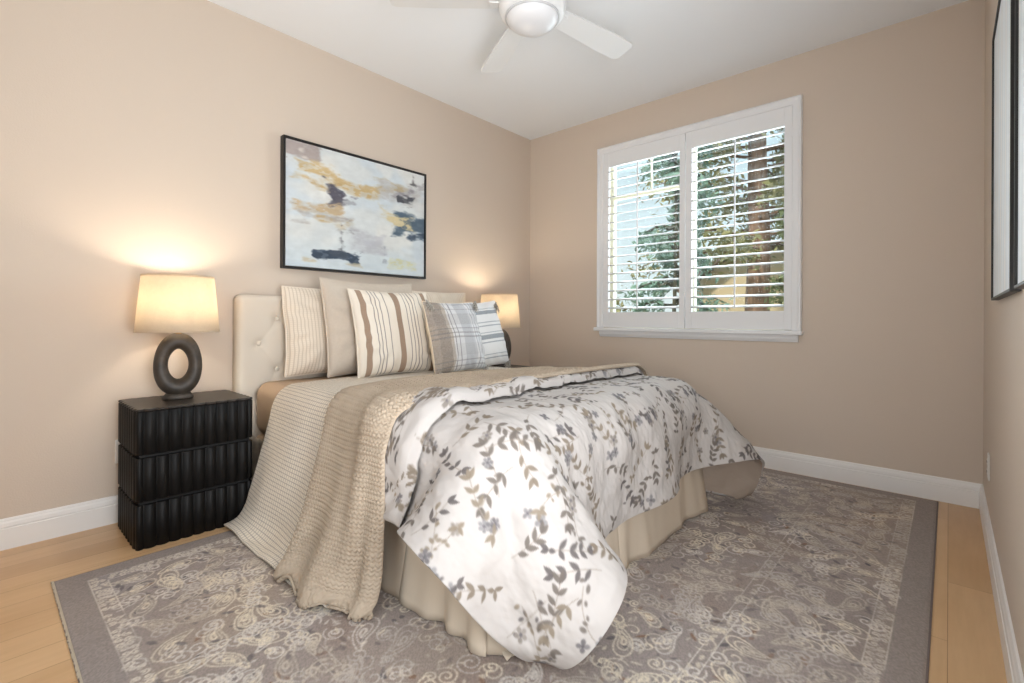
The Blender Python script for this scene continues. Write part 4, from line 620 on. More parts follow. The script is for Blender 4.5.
0, 0, 0, 1, 0, 1, -1, 0, 0, 0, 1, -1, 1, 0, 0, 0, 1, 0, 0, 0, 0, 1, 0, -1,
0, 0, 0, 1, 1, 0, 0, 0, 0, 0, -1, 1, 0, 1, 0, 1, 0, 0, 1, 0, 0, 1, 0, 1,
-1, 1, 0, 0, 1, 1, 0, 0, 0, 0, 0, 1, 1, 0, 0, 0, 1, 1, 0, 1, 1, -1, 1, 1,
-3, 0, 1, 1, 0, 1, 1, 1, 1, -1, 1, 0, 0, 1, 1, 1, 0, 0, 1, 0, 0, 1, 0, 0,
-6, 0, 1, 0, 1, 0, 2, 2, 1, 1, 1, 1, 0, 0, 1, 0, 1, 1, 0, 0, 1, 1, 1, 0,
-8, 2, 0, 1, 0, 1, 0, 1, 3, 1, 1, 1, 1, 1, 0, 1, 0, 1, 0, 2, 0, 1, 0, 2,
-7, 0, 1, 0, 1, 0, 1, 2, 1, 2, 1, 0, 1, 1, 1, 0, 1, 1, 1, 0, 2, 0, 1, 0,
-7, 0, 1, 1, 1, 1, 1, 0, 1, 1, 1, 1, 1, 0, 1, 1, 1, 0, 1, 1, 0, 1, 1, 1,
-7, 2, 0, 1, 1, 0, 0, 2, 0, 1, 1, 1, 0, 1, 1, 1, 0, 1, 1, 0, 1, 1, 1, 0,
-6, 0, 1, 1, 0, 1, 1, 0, 1, 1, 1, 0, 1, 0, 1, 0, 1, 1, 0, 1, 1, 0, 1, 1,
-6, 1, 1, 0, 0, 1, 1, 0, 1, 0, 0, 1, 1, 1, 0, 0, 1, 0, 1, 1, 0, 1, 0, 0,
-4, 0, 0, 0, 1, 0, 0, 1, 0, 1, 0, 0, 1, 0, 0, 1, 1, 0, 0, 0, 1, 0, 0, 1,
-5, 1, 0, 0, 1, 0, 0, 0, 1, 0, 0, 1, -1, 0, 1, 0, 0, 0, 1, 0, 0, 0, 1, 0,
-3, -1, 0, 1, -1, 0, 1, 0, 0, 0, 0, 0, 0, 1, -1, 1, -1, 1, -1, 1, -1, 1, -1, 1,
-4, 0, 1, -1, 1, 0, -1, 1, 0, 0, 0, 0, 0, 0, 0, 0, 0, 0, 0, 0, 0, 0, 0, 0,
-3, 0, 0, 0, -1, 1, 0, 0, 0, 0, 0, 0, 0, 0, 0, 0, 0, 0, 0, 0, 0, 0, 0, 0,
-3, 0, 0, 0, 0, 0, 0, 0, 0, 0, 1, -1, 0, 0, 0, 0, 0, 0, 0, 0, 0, 0, 1, -1,
-3, 0, 0, 0, 0, 0, 0, 0, 0, 0, 0, 0, 0, 0, 0, 0, 0, 0, 1, -1, 1, -1, 0, 0,
-3, 0, 0, 0, 1, -1, 0, 0, 0, 1, -1, 0, 1, -1, 1, -1, 1, -1, 0, 0, 0, 0, 0, 1,
-3, 0, 0, 0, 0, 0, 1, -1, 1, -1, 1, -1, 0, 0, 0, 0, 0, 1, -1, 1, -1, 1, -1, 0,
-3, 1, -1, 1, -1, 1, -1, 1, -1, 1, -1, 1, -1, 1, -1, 1, -1, 0, 1, -1, 1, -1, 1, -1,
-2, -1, 1, -1, 1, -1, 1, -1, 0, 0, 1, -1, 1, -1, 1, -1, 1, 0, -1, 1, -1, 1, -1, 1,
-3, 1, -1, 1, -1, 1, -1, 1, 0, 0, -1, 1, -1, 1, 0, 0, 0, -1, 1, -1, 1, 0, 0, 0,
-2, -1, 1, 0, 0, -1, 1, 0, 0, 0, 0, 0, 0, 0, -1, 1, -1, 1, 0, 0, 0, -1, 1, 0,
-2, 0, 0, -1, 1, 0, 0, -1, 1, 0, 0, 0, 0, 0, 0, 0, 0, 0, 0, 0, 0, 0, 0, 0,
-2, 0, 0, 1, -1, 1, -1, 1, -1, 0, 1, -1, 0, 0, 1, -1, 1, -1, 0, 0, 0, 1, -1, 0,
-2, 1, -1, 0, 0, 0, 0, 0, 0, 1, -1, 1, 0, -1, 0, 0, 0, 1, -1, 1, -1, 0, 1, -1,
-1, -1, 1, -1, 1, -1, 1, -1, 1, -1, 1, -1, 0, 1, -1, 1, 0, -1, 1, -1, 1, 0, -1, 1,
-2, 1, -1, 1, 0, 0, 0, 0, 0, 0, -1, 1, 0, 0, 0, 0, -1, 1, -1, 1, 0, -1, 1, 0,
-1, 0, 0, 0, -1, 1, -1, 1, 0, 0, 0, 0, 0, 0, 0, 0, 0, 0, 0, 0, 0, 0, 0, 0,
-1, 0, 0, 0, 1, -1, 1, -1, 0, 0, 1, -1, 0, 0, 0, 0, 0, 0, 1, -1, 0, 0, 0, 0,
0, -1, 1, -1, 0, 0, 0, 1, -1, 0, 0, 0, 1, -1, 1, -1, 1, 0, -1, 1, -1, 1, 0, -1,
-1, 1, -1, 1, 0, 0, 0, -1, 1, 0, 0, 0, -1, 1, -1, 1, 0, -1, 1, -1, 1, 0, -1, 1,
0, 0, 0, 0, -1, 1, -1, 1, 0, 0, 0, 0, 0, 0, 0, 0, -1, 1, 0, 0, 0, 0, 0, 0,
0, 0, 0, 0, 0, 0, 0, 0, 0, 0, 0, 0, 0, 0, 0, 0, 1, -1, 0, 0, 0, 0, 0, 0,
0, 0, 0, 0, 1, -1, 1, -1, 0, 0, 0, 0, 1, -1, 1, -1, 0, 1, -1, 1, -1, 0, 1, -1,
1, -1, 1, 0, -1, 1, -1, 1, -1, 1, -1, 1, -1, 1, -1, 1, 0, -1, 1, -1, 1, 0, -1, 1,
0, 1, -1, 0, 1, -1, 1, -1, 1, -1, 1, 0, 0, -1, 1, 0, -1, 1, 0, 0, 0, 0, 0, 0,
1, 0, 0, 0, -1, 1, 0, 0, 0, 0, 0, -1, 1, 0, 0, 0, 0, 0, 0, 0, 0, 0, 0, 0,
1, 0, 0, 0, 0, 0, 0, 0, 0, 0, 0, 0, 0, 0, 0, 0, 0, 0, 0, 0, 0, 0, 0, 0,
1, 0, 0, 0, 0, 0, 0, 0, 0, 0, 0, 0, 0, 0, 0, 0, 1, -1, 0, 1, -1, 0, 1, -1,
1, 0, 0, 0, 0, 0, 0, 0, 0, 0, 0, 0, 0, 1, -1, 0, 0, 0, 0, 0, 0, 0, 0, 0,
1, -1, 1, 0, 0, 0, 0, 0, 0, 0, 0, 0, 0, 0, 0, 0, 0, 0, 0, -1, 1, 0, -1, 1,
0, 1, 0, -1, 1, 0, -1, 1, 0, 0, 0, 1, -1, -1, 1, 0, -1, 1, -1, 1, 0, -1, 1, 0,
0, 0, -1, 1, 0, 0, 0, 0, 0, 0, 0, 0, 0, 0, 0, 0, 0, 0, 0, 0, -1, 1, 0, -1,
-1, -1, 1, 0, -1, 0, 1, -1, 0, 0, 0, 0, 1, 0, 0, -1, 1, -1, 1, -1, 1, 0, -1, 1,
-2, 0, 0, 0, 0, 0, 0, 0, 0, 0, 0, 0, 0, 0, 0, 0, 0, 1, -1, 1, -1, 0, 1, -1,
-2, 0, 0, 0, 0, 0, -1, 1, -1, 1, 0, 0, 0, 0, 0, 0, 0, 0, 0, 0, 1, -1, 0, 1,
-2, 1, 0, -1, 1, -1, 0, 0, -1, 0, 0, 1, -1, 1, -1, 1, 0, 0, 0, 0, 0, 1, -1, 0,
-1, 0, -1, 1, -1, 1, -1, -1, 0, -1, 1, -1, 1, 0, 1, 0, 0, 0, 1, -1, 0, 0, 1, -1,
34, 0, 0, 0, 0, 0, 0, 0, 0, 0, 0, 0, 0, 0, 0, 0, 0, 0, 0, 0, 0, 0, 0, 0,
7, 1, 0, 1, 0, 0, 0, 0, 0, -1, -2, -1, -1, 0, -1, 0, 0, 0, 0, 0, 0, 0, 0, -1,
36, -1, 1, -1, 0, 1, 1, 0, 0, -1, -1, 0, 0, -1, 0, -1, -1, 0, 0, -1, 0, -1, 0, 0,
37, 1, -1, 0, 1, -1, 0, 0, -1, -1, 1, 0, 0, 0, 0, 0, 0, 0, 0, 0, 0, 1, -1, 1,
38, 0, 0, 0, -1, 1, 0, -1, -1, 0, 0, 0, 0, 0, 0, 0, 1, -1, 0, 1, -1, 0, 1, -1,
39, -1, 0, 0, 1, -1, -1, 1, -1, 0, 0, -1, 0, 0, 0, 0, 0, 1, -1, 0, 1, 0, -1, 1,
38, 0, 1, 0, -1, 0, 0, -1, 0, 0, -1, 1, 0, 0, 0, 0, 0, -1, 1, 0, 0, 0, 0, 0,
39, 0, -1, 0, 0, 1, 0, -1, -1, 0, 0, -1, 0, 0, 0, 1, -1, 1, 0, 0, 0, 0, 0, 0,
38, 1, 0, 0, 0, -1, 0, -1, 0, 0, 0, 0, 0, 0, 0, -1, 1, 0, 0, 0, 0, 0, 1, -1,
39, 0, 0, 0, 0, 0, -1, 0, 0, -1, 0, 0, 0, -1, 1, 0, 0, 0, 0, 0, 0, 0, 0, 1,
40, -1, 0, 0, 0, 0, 0, -1, 0, 0, -1, 0, 0, 1, -1, 0, 0, 0, 0, 1, 0, 0, 0, 0,
39, 0, 1, 0, 0, -1, 0, 0, -1, 0, 0, -1, 0, 0, 0, 1, 0, 0, 0, -1, 1, 0, 1, 0,
39, 1, -1, 0, 0, 1, -2, 0, 0, -1, 1, 0, -1, 0, 0, 0, 0, 0, 1, 0, 0, 0, 0, 0,
40, -1, 0, 1, 0, -1, 0, 0, -1, 0, -1, 0, 0, 0, 1, -1, 1, 0, -1, 1, 0, 0, 0, 0,
39, 1, 1, -1, 0, 1, -1, -1, 0, -1, 0, -1, 0, 1, -1, 1, 0, 0, 1, -1, 0, 1, 0, 1,
40, 0, 0, 1, 1, -1, 0, -1, -1, -1, -1, 0, 1, -1, 1, 1, -1, 1, -1, 1, 1, 0, 0, 1,
40, 0, 0, 1, -1, 1, 0, -1, -2, 0, -1, 0, 1, 0, 0, 0, 1, -1, 1, 0, 0, 0, 1, 0,
36, 1, 0, -1, 1, 1, 0, -1, 0, -2, -1, 1, 0, 1, 1, -1, 0, 1, 0, 0, 0, 0, 0, 1,
28, 0, 0, 0, 0, 0, 2, 1, -1, 0, 0, 1, 0, 1, -1, 1, 0, -1, 0, 1, -1, 0, 0, -2,
17, -2, 0, -1, -1, 0, 1, 3, 2, 1, 0, 1, 0, -1, 1, -1, 0, 0, 0, -2, 0, -1, -1, -1,
2, 0, -1, 0, 1, -1, 1, 1, 2, 2, 1, -1, -1, 1, -1, 0, -1, 0, -1, 0, -1, 0, -1, 0,
1, 0, 0, 0, 0, 0, 0, 1, 0, -1, 0, -1, 1, -1, 0, 1, 0, 0, 0, 0, 0, 0, 0, 0,
1, 0, 0, 0, 0, 0, 0, 0, 0, -1, 0, 1, 0, 0, 0, -1, 1, 0, 0, 0, 0, 0, 0, 0,
1, 0, 0, 0, 0, 0, 0, 0, 0, 0, 0, 0, 0, 0, 0, 0, -1, 1, 0, 0, 0, 0, 0, 0,
1, 0, 0, 0, -1, 1, 0, 0, 0, 1, -1, 0, 0, 0, 0, 0, 0, -1, 0, 1, 0, 0, 0, 0,
1, 0, 0, 0, 0, -1, 1, 0, 1, -1, 0, 0, 0, 0, 0, 0, 0, 0, 0, -1, 0, 1, 0, 0,
1, 0, 0, 0, 0, 0, -1, 2, -1, 0, 0, 0, 0, 0, 0, 0, 0, 0, 0, 0, 0, -1, 0, 0,
1, 0, 0, 0, 0, 0, 0, 0, 1, 0, 0, -1, 0, 0, 0, 0, 0, 0, 0, 0, 0, 0, 0, 0,
1, 0, 0, 0, 0, 0, 0, 0, 0, 1, -1, -1, 0, 0, 0, 0, 1, 0, 0, 0, 0, 0, 0, 0,
0, 0, 0, 1, 0, 0, 0, 0, 1, -1, 1, -1, 0, 0, 0, 0, -1, 0, 0, 0, 0, 0, 0, 0,
1, 0, 0, -1, 0, 0, 0, 0, 1, 1, -1, 0, 0, 0, 0, 0, 0, 0, 0, 0, 0, 0, 0, 0,
1, 0, 0, 0, 0, 0, 0, 0, 0, 0, 0, 0, -1, 0, 0, 0, 0, 0, 0, 0, 0, 0, 0, 0,
0, 0, 0, 0, 0, 0, 0, 0, 1, 0, 0, 0, 0, 0, 0, 0, 0, 0, 0, 0, 0, 0, 0, 0,
1, 0, 0, 0, 0, 0, 0, 0, 0, 0, 0, -1, 0, 0, 0, 0, 0, 0, 0, 0, 0, 0, 0, 0,
0, 0, 0, 0, 0, 0, 0, 0, 1, 1, 0, -1, -1, 0, 0, 0, 0, 0, 0, 1, 0, 0, 0, 0,
0, 0, 1, 0, 0, 0, 0, 0, -1, 0, 0, 1, 0, 0, 0, 0, 0, 0, 0, -1, 0, 0, 0, 0,
1, 0, -1, 0, 0, 0, 0, 0, 1, 0, 0, -1, 0, 0, 0, 0, 0, 0, 0, 0, 0, 0, 0, 0,
0, 0, 0, 0, 0, 0, 0, 0, 0, 1, 0, 0, -1, 0, 0, 0, 0, 0, 0, 0, 0, 0, 0, 0,
0, 0, 0, 0, 0, 0, 0, 0, 0, 1, 0, -1, 0, 0, 0, 0, 0, 0, 0, 0, 0, 0, 0, 0,
0, 0, 0, 0, 0, 0, 0, 0, 1, -1, 0, 1, -1, 0, 0, 0, 0, 0, 0, 0, 0, 0, 0, 0,
0, 0, 0, 0, 0, 0, 0, 0, 0, 0, 1, -1, 0, 0, 0, 0, 0, 0, 0, 0, 0, 0, 0, 0,
0, 0, 0, 0, 0, 0, 0, 0, -1, 1, 0, 0, 0, 0, 0, 0, 0, 0, 0, 0, 0, 0, 0, 0,
0, -1, 0, 0, 0, 0, 0, 0, 1, 0, 0, 0, 0, -1, 0, 0, 0, 0, 0, 0, 0, 0, 0, 0,
-1, 1, 0, 0, 0, 0, 0, 0, 0, 0, 0, 0, -1, 1, 0, 0, 0, 0, 0, 0, 0, 0, 0, 0,
0, 0, 0, 0, 0, 0, 0, 0, 0, 0, 0, 0, 0, 0, 0, 0, 0, 0, 0, -1, 0, 0, 0, 0,
-1, 0, 0, 0, 0, 0, 0, 0, 0, 1, -1, 0, 1, -1, 0, 0, 0, 0, 0, 1, 0, 0, 0, 0,
0, 0, 0, 0, 0, 0, 0, 0, 0, -1, 1, 0, -1, 1, 0, 0, -1, 0, 0, 0, 0, 0, 0, 0,
-1, 0, 0, 0, 0, 0, 0, 0, 0, 1, -1, 0, 0, 0, 0, 0, 1, 0, 0, 0, 0, 0, 0, 0,
0, 0, -1, 0, 0, 0, 0, 0, 0, 0, 1, 0, 0, -1, 0, 0, 0, 0, 0, 0, 0, 0, 0, 0,
-1, 0, 1, 0, 0, 0, 0, 0, 0, -1, 0, 0, 0, 1, 0, 0, -1, 0, 0, 0, 0, 0, 0, 0,
-1, 0, 0, 0, 0, 0, 0, 0, 0, 0, 0, 0, 0, 0, 0, 0, 1, 0, 0, 0, 0, 0, 0, 0,
-1, 0, 0, 0, 0, 0, 0, 0, 0, 0, 0, 0, 0, 0, 0, 0, 0, 0, 0, 0, 0, 0, 0, 0,
-1, 0, 0, 0, 0, 0, 0, 0, 0, 0, 0, 0, 0, 0, 0, 0, 0, 0, 0, 0, 0, 0, 0, 0,
-1, 0, 0, 0, 0, 0, 0, 0, 0, 0, 0, 0, 0, 0, 0, 0, 0, 0, 0, 0, 0, 0, 0, 0,
0, 0, 0, 0, 0, -1, 0, 0, 0, 0, -1, 1, 1, -1, 0, 0, 0, 0, 0, 0, 0, 0, 0, 0,
-1, 0, 0, 0, 0, 1, 0, 0, -1, 0, 0, 0, 0, 0, 0, 0, 0, 0, 0, 0, 0, 0, 0, 0,
-1, 0, 0, 0, 0, 0, 0, 0, 0, 0, 0, -1, 1, 1, 0, 0, -1, 0, 0, 0, 0, 0, 0, 0,
-2, 0, 0, 0, 0, 0, 0, -1, 1, -1, 1, 0, 0, -1, 0, 0, 1, -1, 0, 0, 0, 0, 0, 0,
-12, 0, 0, -1, 0, -1, 0, 0, -1, 1, 0, 1, 0, 0, -1, -1, 0, 0, 0, -1, 0, -1, 0, 0,
-23, -1, -1, 1, -1, 0, -1, 0, -1, 1, 1, 1, 0, -1, 0, -1, -1, 0, 0, 0, -1, 1, -1, 0,
-33, 0, 0, -1, 0, 0, 0, 0, -1, 0, 1, 1, 0, 0, -1, 0, 0, 0, -1, 0, 0, 0, 0, -1,
-37, 0, 0, 0, 0, 0, 0, -1, 0, 0, 1, 0, 0, -1, 0, 1, -1, 0, 0, 0, 1, -1, 0, 0,
-38, 0, 0, 0, 0, 0, 0, 1, 0, -1, 0, 1, -1, 1, 0, -1, 1, 0, 0, 0, -1, 0, 1, 0,
-38, 0, 1, 0, 0, 0, 0, 0, -1, 1, 0, -1, 1, -1, 0, 1, -1, 0, 0, 0, 0, 1, -1, 0])

# ------------------------------------------------------------------ shared materials
m = NT('wall_paint', (209, 194, 179), .75, Specular_IOR_Level=.25)
m.bump(m.noise(160, 4, .6, m.obj()), .22, .003)
WALL = m.m
m = NT('ceiling_paint', (238, 240, 243), .8, Specular_IOR_Level=.2)
m.bump(m.noise(120, 3, .6, m.obj()), .1, .002)
CEIL = m.m
m = NT('white_trim_paint', (236, 233, 230), .35)
m.bump(m.noise(60, 2, .5, m.obj()), .03, .001)
TRIM = m.m
m = NT('white_shutter_paint', (232, 232, 233), .38)
m.bump(m.noise(90, 2, .5, m.obj()), .03, .001)
SHUT = m.m

m = NT('light_oak_floor', (205, 165, 120), .33)
br = m.n('TexBrick', {'Vector': m.obj(), 'Color1': (*lin((222, 186, 142)), 1), 'Color2': (*lin((200, 160, 116)), 1), 'Mortar': (*lin((150, 112, 76)), 1),
                      'Scale': 1.0, 'Mortar Size': .0012, 'Mortar Smooth': .3, 'Bias': 0.0, 'Brick Width': 1.25, 'Row Height': .127})
br.offset = .37
mp = m.n('Mapping', {'Vector': m.obj(), 'Scale': (1.2, 14, 1)})
gr = m.noise(3.0, 6, .62, mp.outputs[0])
mp2 = m.n('Mapping', {'Vector': m.obj(), 'Scale': (2.2, 5, 1)})
kn = m.noise(1.3, 4, .55, mp2.outputs[0])
c1 = m.mix(m.math('MULTIPLY', gr, .55), br.outputs[0], (176, 132, 88))
c2 = m.mix(m.math('MULTIPLY', m.math('SUBTRACT', kn, .42), .7), c1, (236, 204, 164))
m.color(c2)
m.bump(m.math('ADD', m.math('MULTIPLY', br.outputs[1], -1.0), m.math('MULTIPLY', gr, .25)), .15, .001)
FLOOR = m.m

# ------------------------------------------------------------------ the room
XW, YL, YR, XF, ZC = 3.60, 3.02, -0.138, -0.72, 2.74
T = .14
WY0, WY1, WZ0, WZ1 = .762, 2.196, .932, 2.415      # main window opening
SX0, SX1, SZ0, SZ1 = -.02, .86, .35, 2.3            # opening of the added side window, for the fill lamps

def struct(o, label=None, cat=None):
    return tag(o, label, cat, kind='structure')

struct(box('floor', (XF - T, YR - T, -.12), (XW + T, YL + T, 0), FLOOR), 'light oak plank floor of the bedroom', 'floor')
struct(box('ceiling', (XF - T, YR - T, ZC), (XW + T, YL + T, ZC + .15), CEIL), 'flat white ceiling above the bed', 'ceiling')
struct(box('wall_left', (XF - T, YL, 0), (XW + T, YL + T, ZC), WALL), 'warm beige wall behind the headboard', 'wall')
bm = bmesh.new()
DY0, DY1, DZ1 = .30, 1.66, 2.13  # doorway opening added so the near fill lamp can shine in
for lo, hi in (((XF - T, YR - T, 0), (XF, DY0, ZC)), ((XF - T, DY1, 0), (XF, YL, ZC)), ((XF - T, DY0, DZ1), (XF, DY1, ZC))):
    add_box(bm, lo, hi)
struct(from_bm('wall_front', bm, WALL), 'beige wall with a doorway added for fill light at the near end of the room', 'wall')
bm = bmesh.new()
for lo, hi in (((XF, DY0 - .07, 0), (XF + .02, DY0, DZ1 + .07)), ((XF, DY1, 0), (XF + .02, DY1 + .07, DZ1 + .07)), ((XF, DY0, DZ1), (XF + .02, DY1, DZ1 + .07))):
    add_box(bm, lo, hi, .003)
struct(from_bm('trim_1', bm, TRIM), 'white door casing around the doorway added for fill light at the near end of the room', 'trim')
bm = bmesh.new()
for lo, hi in (((XW, YR - T, 0), (XW + T, WY0, ZC)), ((XW, WY1, 0), (XW + T, YL, ZC)), ((XW, WY0, 0), (XW + T, WY1, WZ0)), ((XW, WY0, WZ1), (XW + T, WY1, ZC))):
    add_box(bm, lo, hi)
struct(from_bm('wall_back', bm, WALL), 'beige wall around the shuttered window', 'wall')
bm = bmesh.new()
for lo, hi in (((XF, YR - T, 0), (SX0, YR, ZC)), ((SX1, YR - T, 0), (XW, YR, ZC)), ((SX0, YR - T, 0), (SX1, YR, SZ0)), ((SX0, YR - T, SZ1), (SX1, YR, ZC))):
    add_box(bm, lo, hi)
struct(from_bm('wall_right', bm, WALL), 'beige wall at the right edge carrying the framed pictures', 'wall')

BP = [(0, 0), (.015, 0), (.015, .088), (.0115, .091), (.0115, .094), (.0135, .097), (.012, .112), (.0085, .120), (.0085, .124), (.006, .1305), (0, .1315)]
struct(prism('baseboard_left', [(YL - a, z) for a, z in BP], 'X', XF, XW, TRIM), 'white moulded baseboard under the headboard wall', 'baseboard')
struct(prism('baseboard_back', [(XW - a, z) for a, z in BP], 'Y', YR, YL, TRIM), 'white moulded baseboard under the window', 'baseboard')
struct(prism('baseboard_right', [(YR + a, z) for a, z in BP], 'X', XF, XW, TRIM), 'white moulded baseboard under the framed pictures', 'baseboard')
struct(prism('baseboard_front', [(XF + a, z) for a, z in BP], 'Y', DY1 + .07, YL, TRIM), 'white moulded baseboard at the near end of the room', 'baseboard')

# main window: casing, sill and apron, vinyl sash with panes
win = empty('window_1', (XW, (WY0 + WY1) / 2, WZ0))
win.location = (0, 0, 0)
struct(win, 'wide white cased window with plantation shutters', 'window')
oy0, oy1, oz0, oz1 = .709, 2.249, .918, 2.466
CP = [(0, 0), (.024, 0), (.034, .004), (.036, .012), (.030, .018), (.026, .026), (.026, .052), (.020, .057), (0, .057)]   # (out of wall, inward) profile
v, f = [], []
for cy, cz, sy_, sz_ in ((oy0, oz0, 1, 0), (oy0, oz1, 1, -1), (oy1, oz1, -1, -1), (oy1, oz0, -1, 0)):
    for a, b in CP:
        v.append((XW - a, cy + sy_ * b, cz + sz_ * b))
n = len(CP)
for k in range(3):
    for i in range(n):
        f.append((k * n + i, k * n + (i + 1) % n, (k + 1) * n + (i + 1) % n, (k + 1) * n + i))
f += [tuple(range(n)), tuple(range(3 * n, 4 * n))[::-1]]
bm = bmesh.new()
vs = [bm.verts.new(p) for p in v]
for q in f:
    bm.faces.new([vs[i] for i in q])
from_bm('window_casing', bm, SHUT, win)
box('window_sill', (XW - .055, oy0 - .008, .905), (XW + .09, oy1 + .016, .934), SHUT, win, .006)
prism('window_apron', [(XW, .857), (XW - .012, .857), (XW - .026, .88), (XW - .030, .906), (XW, .906)], 'Y', .728, 2.222, SHUT, win)
bm = bmesh.new()
fx0, fx1 = XW + .075, XW + .125
for lo, hi in (((fx0, WY0, WZ0), (fx1, WY0 + .05, WZ1)), ((fx0, WY1 - .05, WZ0), (fx1, WY1, WZ1)), ((fx0, WY0, WZ0), (fx1, WY1, WZ0 + .05)), ((fx0, WY0, WZ1 - .05), (fx1, WY1, WZ1)),
               ((fx0, 1.445, WZ0), (fx1, 1.495, WZ1)), ((fx0 + .01, 1.495, 2.03), (fx1 - .01, WY1, 2.06)), ((fx0 + .015, 1.80, 2.06), (fx1 - .02, 1.815, WZ1))):
    add_box(bm, lo, hi, .003)
mv = NT('cream_vinyl', (226, 220, 196), .4)
mv.bump(mv.noise(50, 2, .5, mv.obj()), .03, .001)
from_bm('window_sash', bm, mv.m, win)
mg = NT('window_glass', (255, 255, 255), 0)
g_t = mg.n('BsdfTransparent', {'Color': (.95, .98, .97, 1)})
g_g = mg.n('BsdfGlossy', {'Roughness': .02})
g_f = mg.n('Fresnel', {'IOR': 1.45})
g_m = mg.n('MixShader', {0: g_f.outputs[0], 1: g_t.outputs[0], 2: g_g.outputs[0]})
mg.link(g_m.outputs[0], mg.t.nodes['Material Output'].inputs[0])
for a, b in ((WY0 + .05, 1.445), (1.495, WY1 - .05)):
    box('window_pane', (XW + .098, a, WZ0 + .05), (XW + .102, b, WZ1 - .05), mg.m, win)
# added side window, out of view, that lets the fill lamps in
win_added = empty('added_window')
struct(win_added, 'unseen tall window added in the right wall for fill light', 'window')
bm = bmesh.new()
for lo, hi in (((SX0 - .055, YR, SZ0 - .06), (SX0, YR + .02, SZ1 + .06)), ((SX1, YR, SZ0 - .06), (SX1 + .055, YR + .02, SZ1 + .06)), ((SX0, YR, SZ1), (SX1, YR + .02, SZ1 + .06)), ((SX0, YR, SZ0 - .06), (SX1, YR + .02, SZ0)),
               ((SX0, YR - .1, SZ0), (SX0 + .04, YR - .06, SZ1)), ((SX1 - .04, YR - .1, SZ0), (SX1, YR - .06, SZ1)), ((SX0, YR - .1, SZ0), (SX1, YR - .06, SZ0 + .04)), ((SX0, YR - .1, SZ1 - .04), (SX1, YR - .06, SZ1))):
    add_box(bm, lo, hi, .003)
from_bm('added_window_frame', bm, SHUT, win_added)

# ------------------------------------------------------------------ plantation shutters
def louver_mesh(length):
    n = 14
    W, H = .0315, .0052
    v, f = [], []
    for e in (0, 1):
        for k in range(n):
            a = 2 * PI * k / n
            ca, sa = math.cos(a), math.sin(a)
            v.append((W * math.copysign(abs(ca) ** .8, ca), (e - .5) * length, H * sa))
    for k in range(n):
        f.append((k, (k + 1) % n, n + (k + 1) % n, n + k))
    f.append(tuple(range(n))[::-1]); f.append(tuple(range(n, 2 * n)))
    me = bpy.data.meshes.new('louver')
    me.from_pydata(v, [], f)
    me.update()
    return me

def shutter(y0, y1, oy0, oy1, rod_y, label):
    t = empty('plantation_shutter', (XW - .006, y0, WZ0 + .003))
    tag(t, label, 'shutter', 'plantation shutters on the window')
    z0, z1 = .003, WZ1 - .003 - WZ0 - .003
    a, b, c, d = 0.0, y1 - y0, oy0 - y0, oy1 - y0
    zb, zt = 1.060 - WZ0, 2.285 - WZ0
    bm = bmesh.new()
    for lo, hi in (((-.014, a, z0), (.014, c, z1)), ((-.014, d, z0), (.014, b, z1)), ((-.0135, c, z0), (.0135, d, zb)), ((-.0135, c, zt), (.0135, d, z1))):
        add_box(bm, lo, hi, .0025)
    from_bm('shutter_frame', bm, SHUT, t)
    n = 17
    pitch = (zt - zb) / n
    me = louver_mesh(d - c - .004)
    me.materials.append(SHUT)
    me.polygons.foreach_set('use_smooth', [len(p.vertices) == 4 for p in me.polygons])
    for k in range(n):
        o = bpy.data.objects.new('louver', me)
        C.objects.link(o)
        o.parent = t
        o.location = (0, (c + d) / 2, zb + pitch * (k + .5))
        o.rotation_euler = (0, R(-14.5), 0)
    zm = zb + .435 * (zt - zb)
    for r0, r1 in ((zb + .02, zm - .012), (zm + .012, zt - .02)):
        box('tilt_rod', (-.040, rod_y - y0 - .005, r0), (-.031, rod_y - y0 + .005, r1), SHUT, t, .002)
    for hz in (.18, .74, 1.3):
        hy = a if y0 < 1.2 else b
        box('hinge', (-.019, hy - .004, hz - .03), (-.012, hy + .006, hz + .03), SHUT, t, .002)
    return t

shutter(1.482, 2.192, 1.524, 2.139, 1.862, 'louvered white shutter panel on the left half of the window')
shutter(.766, 1.476, .812, 1.43, 1.116, 'louvered white shutter panel on the right half of the window, trunk behind')

# ------------------------------------------------------------------ outside
mo = NT('lawn', (96, 108, 70), .9)
mo.color(mo.ramp(mo.noise(9, 4, .6, mo.obj()), [(.3, (84, 92, 60)), (.7, (130, 132, 96))]))
struct(box('ground', (XW + T + .05, -14, -.32), (40, 26, -.2), mo.m), 'grassy ground outside the window', 'ground')

def leaf_cloud(pts, rng, size, stretch=1.0):
    """quads scattered at pts with random orientation; list of (center)"""
    n = len(pts)
    pts = np.asarray(pts)
    d = rng.normal(size=(n, 3)); d /= np.linalg.norm(d, axis=1, keepdims=True)
    e = np.cross(d, rng.normal(size=(n, 3))); e /= np.linalg.norm(e, axis=1, keepdims=True)
    s = size * rng.uniform(.5, 1.2, (n, 1))
    d = d * s * stretch; e = e * s * .5
    v = np.stack([pts - d, pts - e * .9, pts + d, pts + e * .9], 1).reshape(-1, 3)
    f = np.arange(4 * n).reshape(n, 4)
    return v, f.tolist()

def leaf_mat(name, a, b):
    q = NT(name, a, .65)
    q.color(q.ramp(q.noise(2.6, 3, .6, q.obj()), [(.3, a), (.7, b)]))
    q.b.inputs['Specular IOR Level'].default_value = .2
    return q.m

mb = NT('red_bark', (128, 96, 76), .95)
mpb = mb.n('Mapping', {'Vector': mb.obj(), 'Scale': (7, 7, .7)})
nb = mb.noise(2.2, 5, .65, mpb.outputs[0])
mb.color(mb.ramp(nb, [(.3, (92, 66, 50)), (.7, (172, 134, 108))]))
mb.bump(nb, .8, .03)

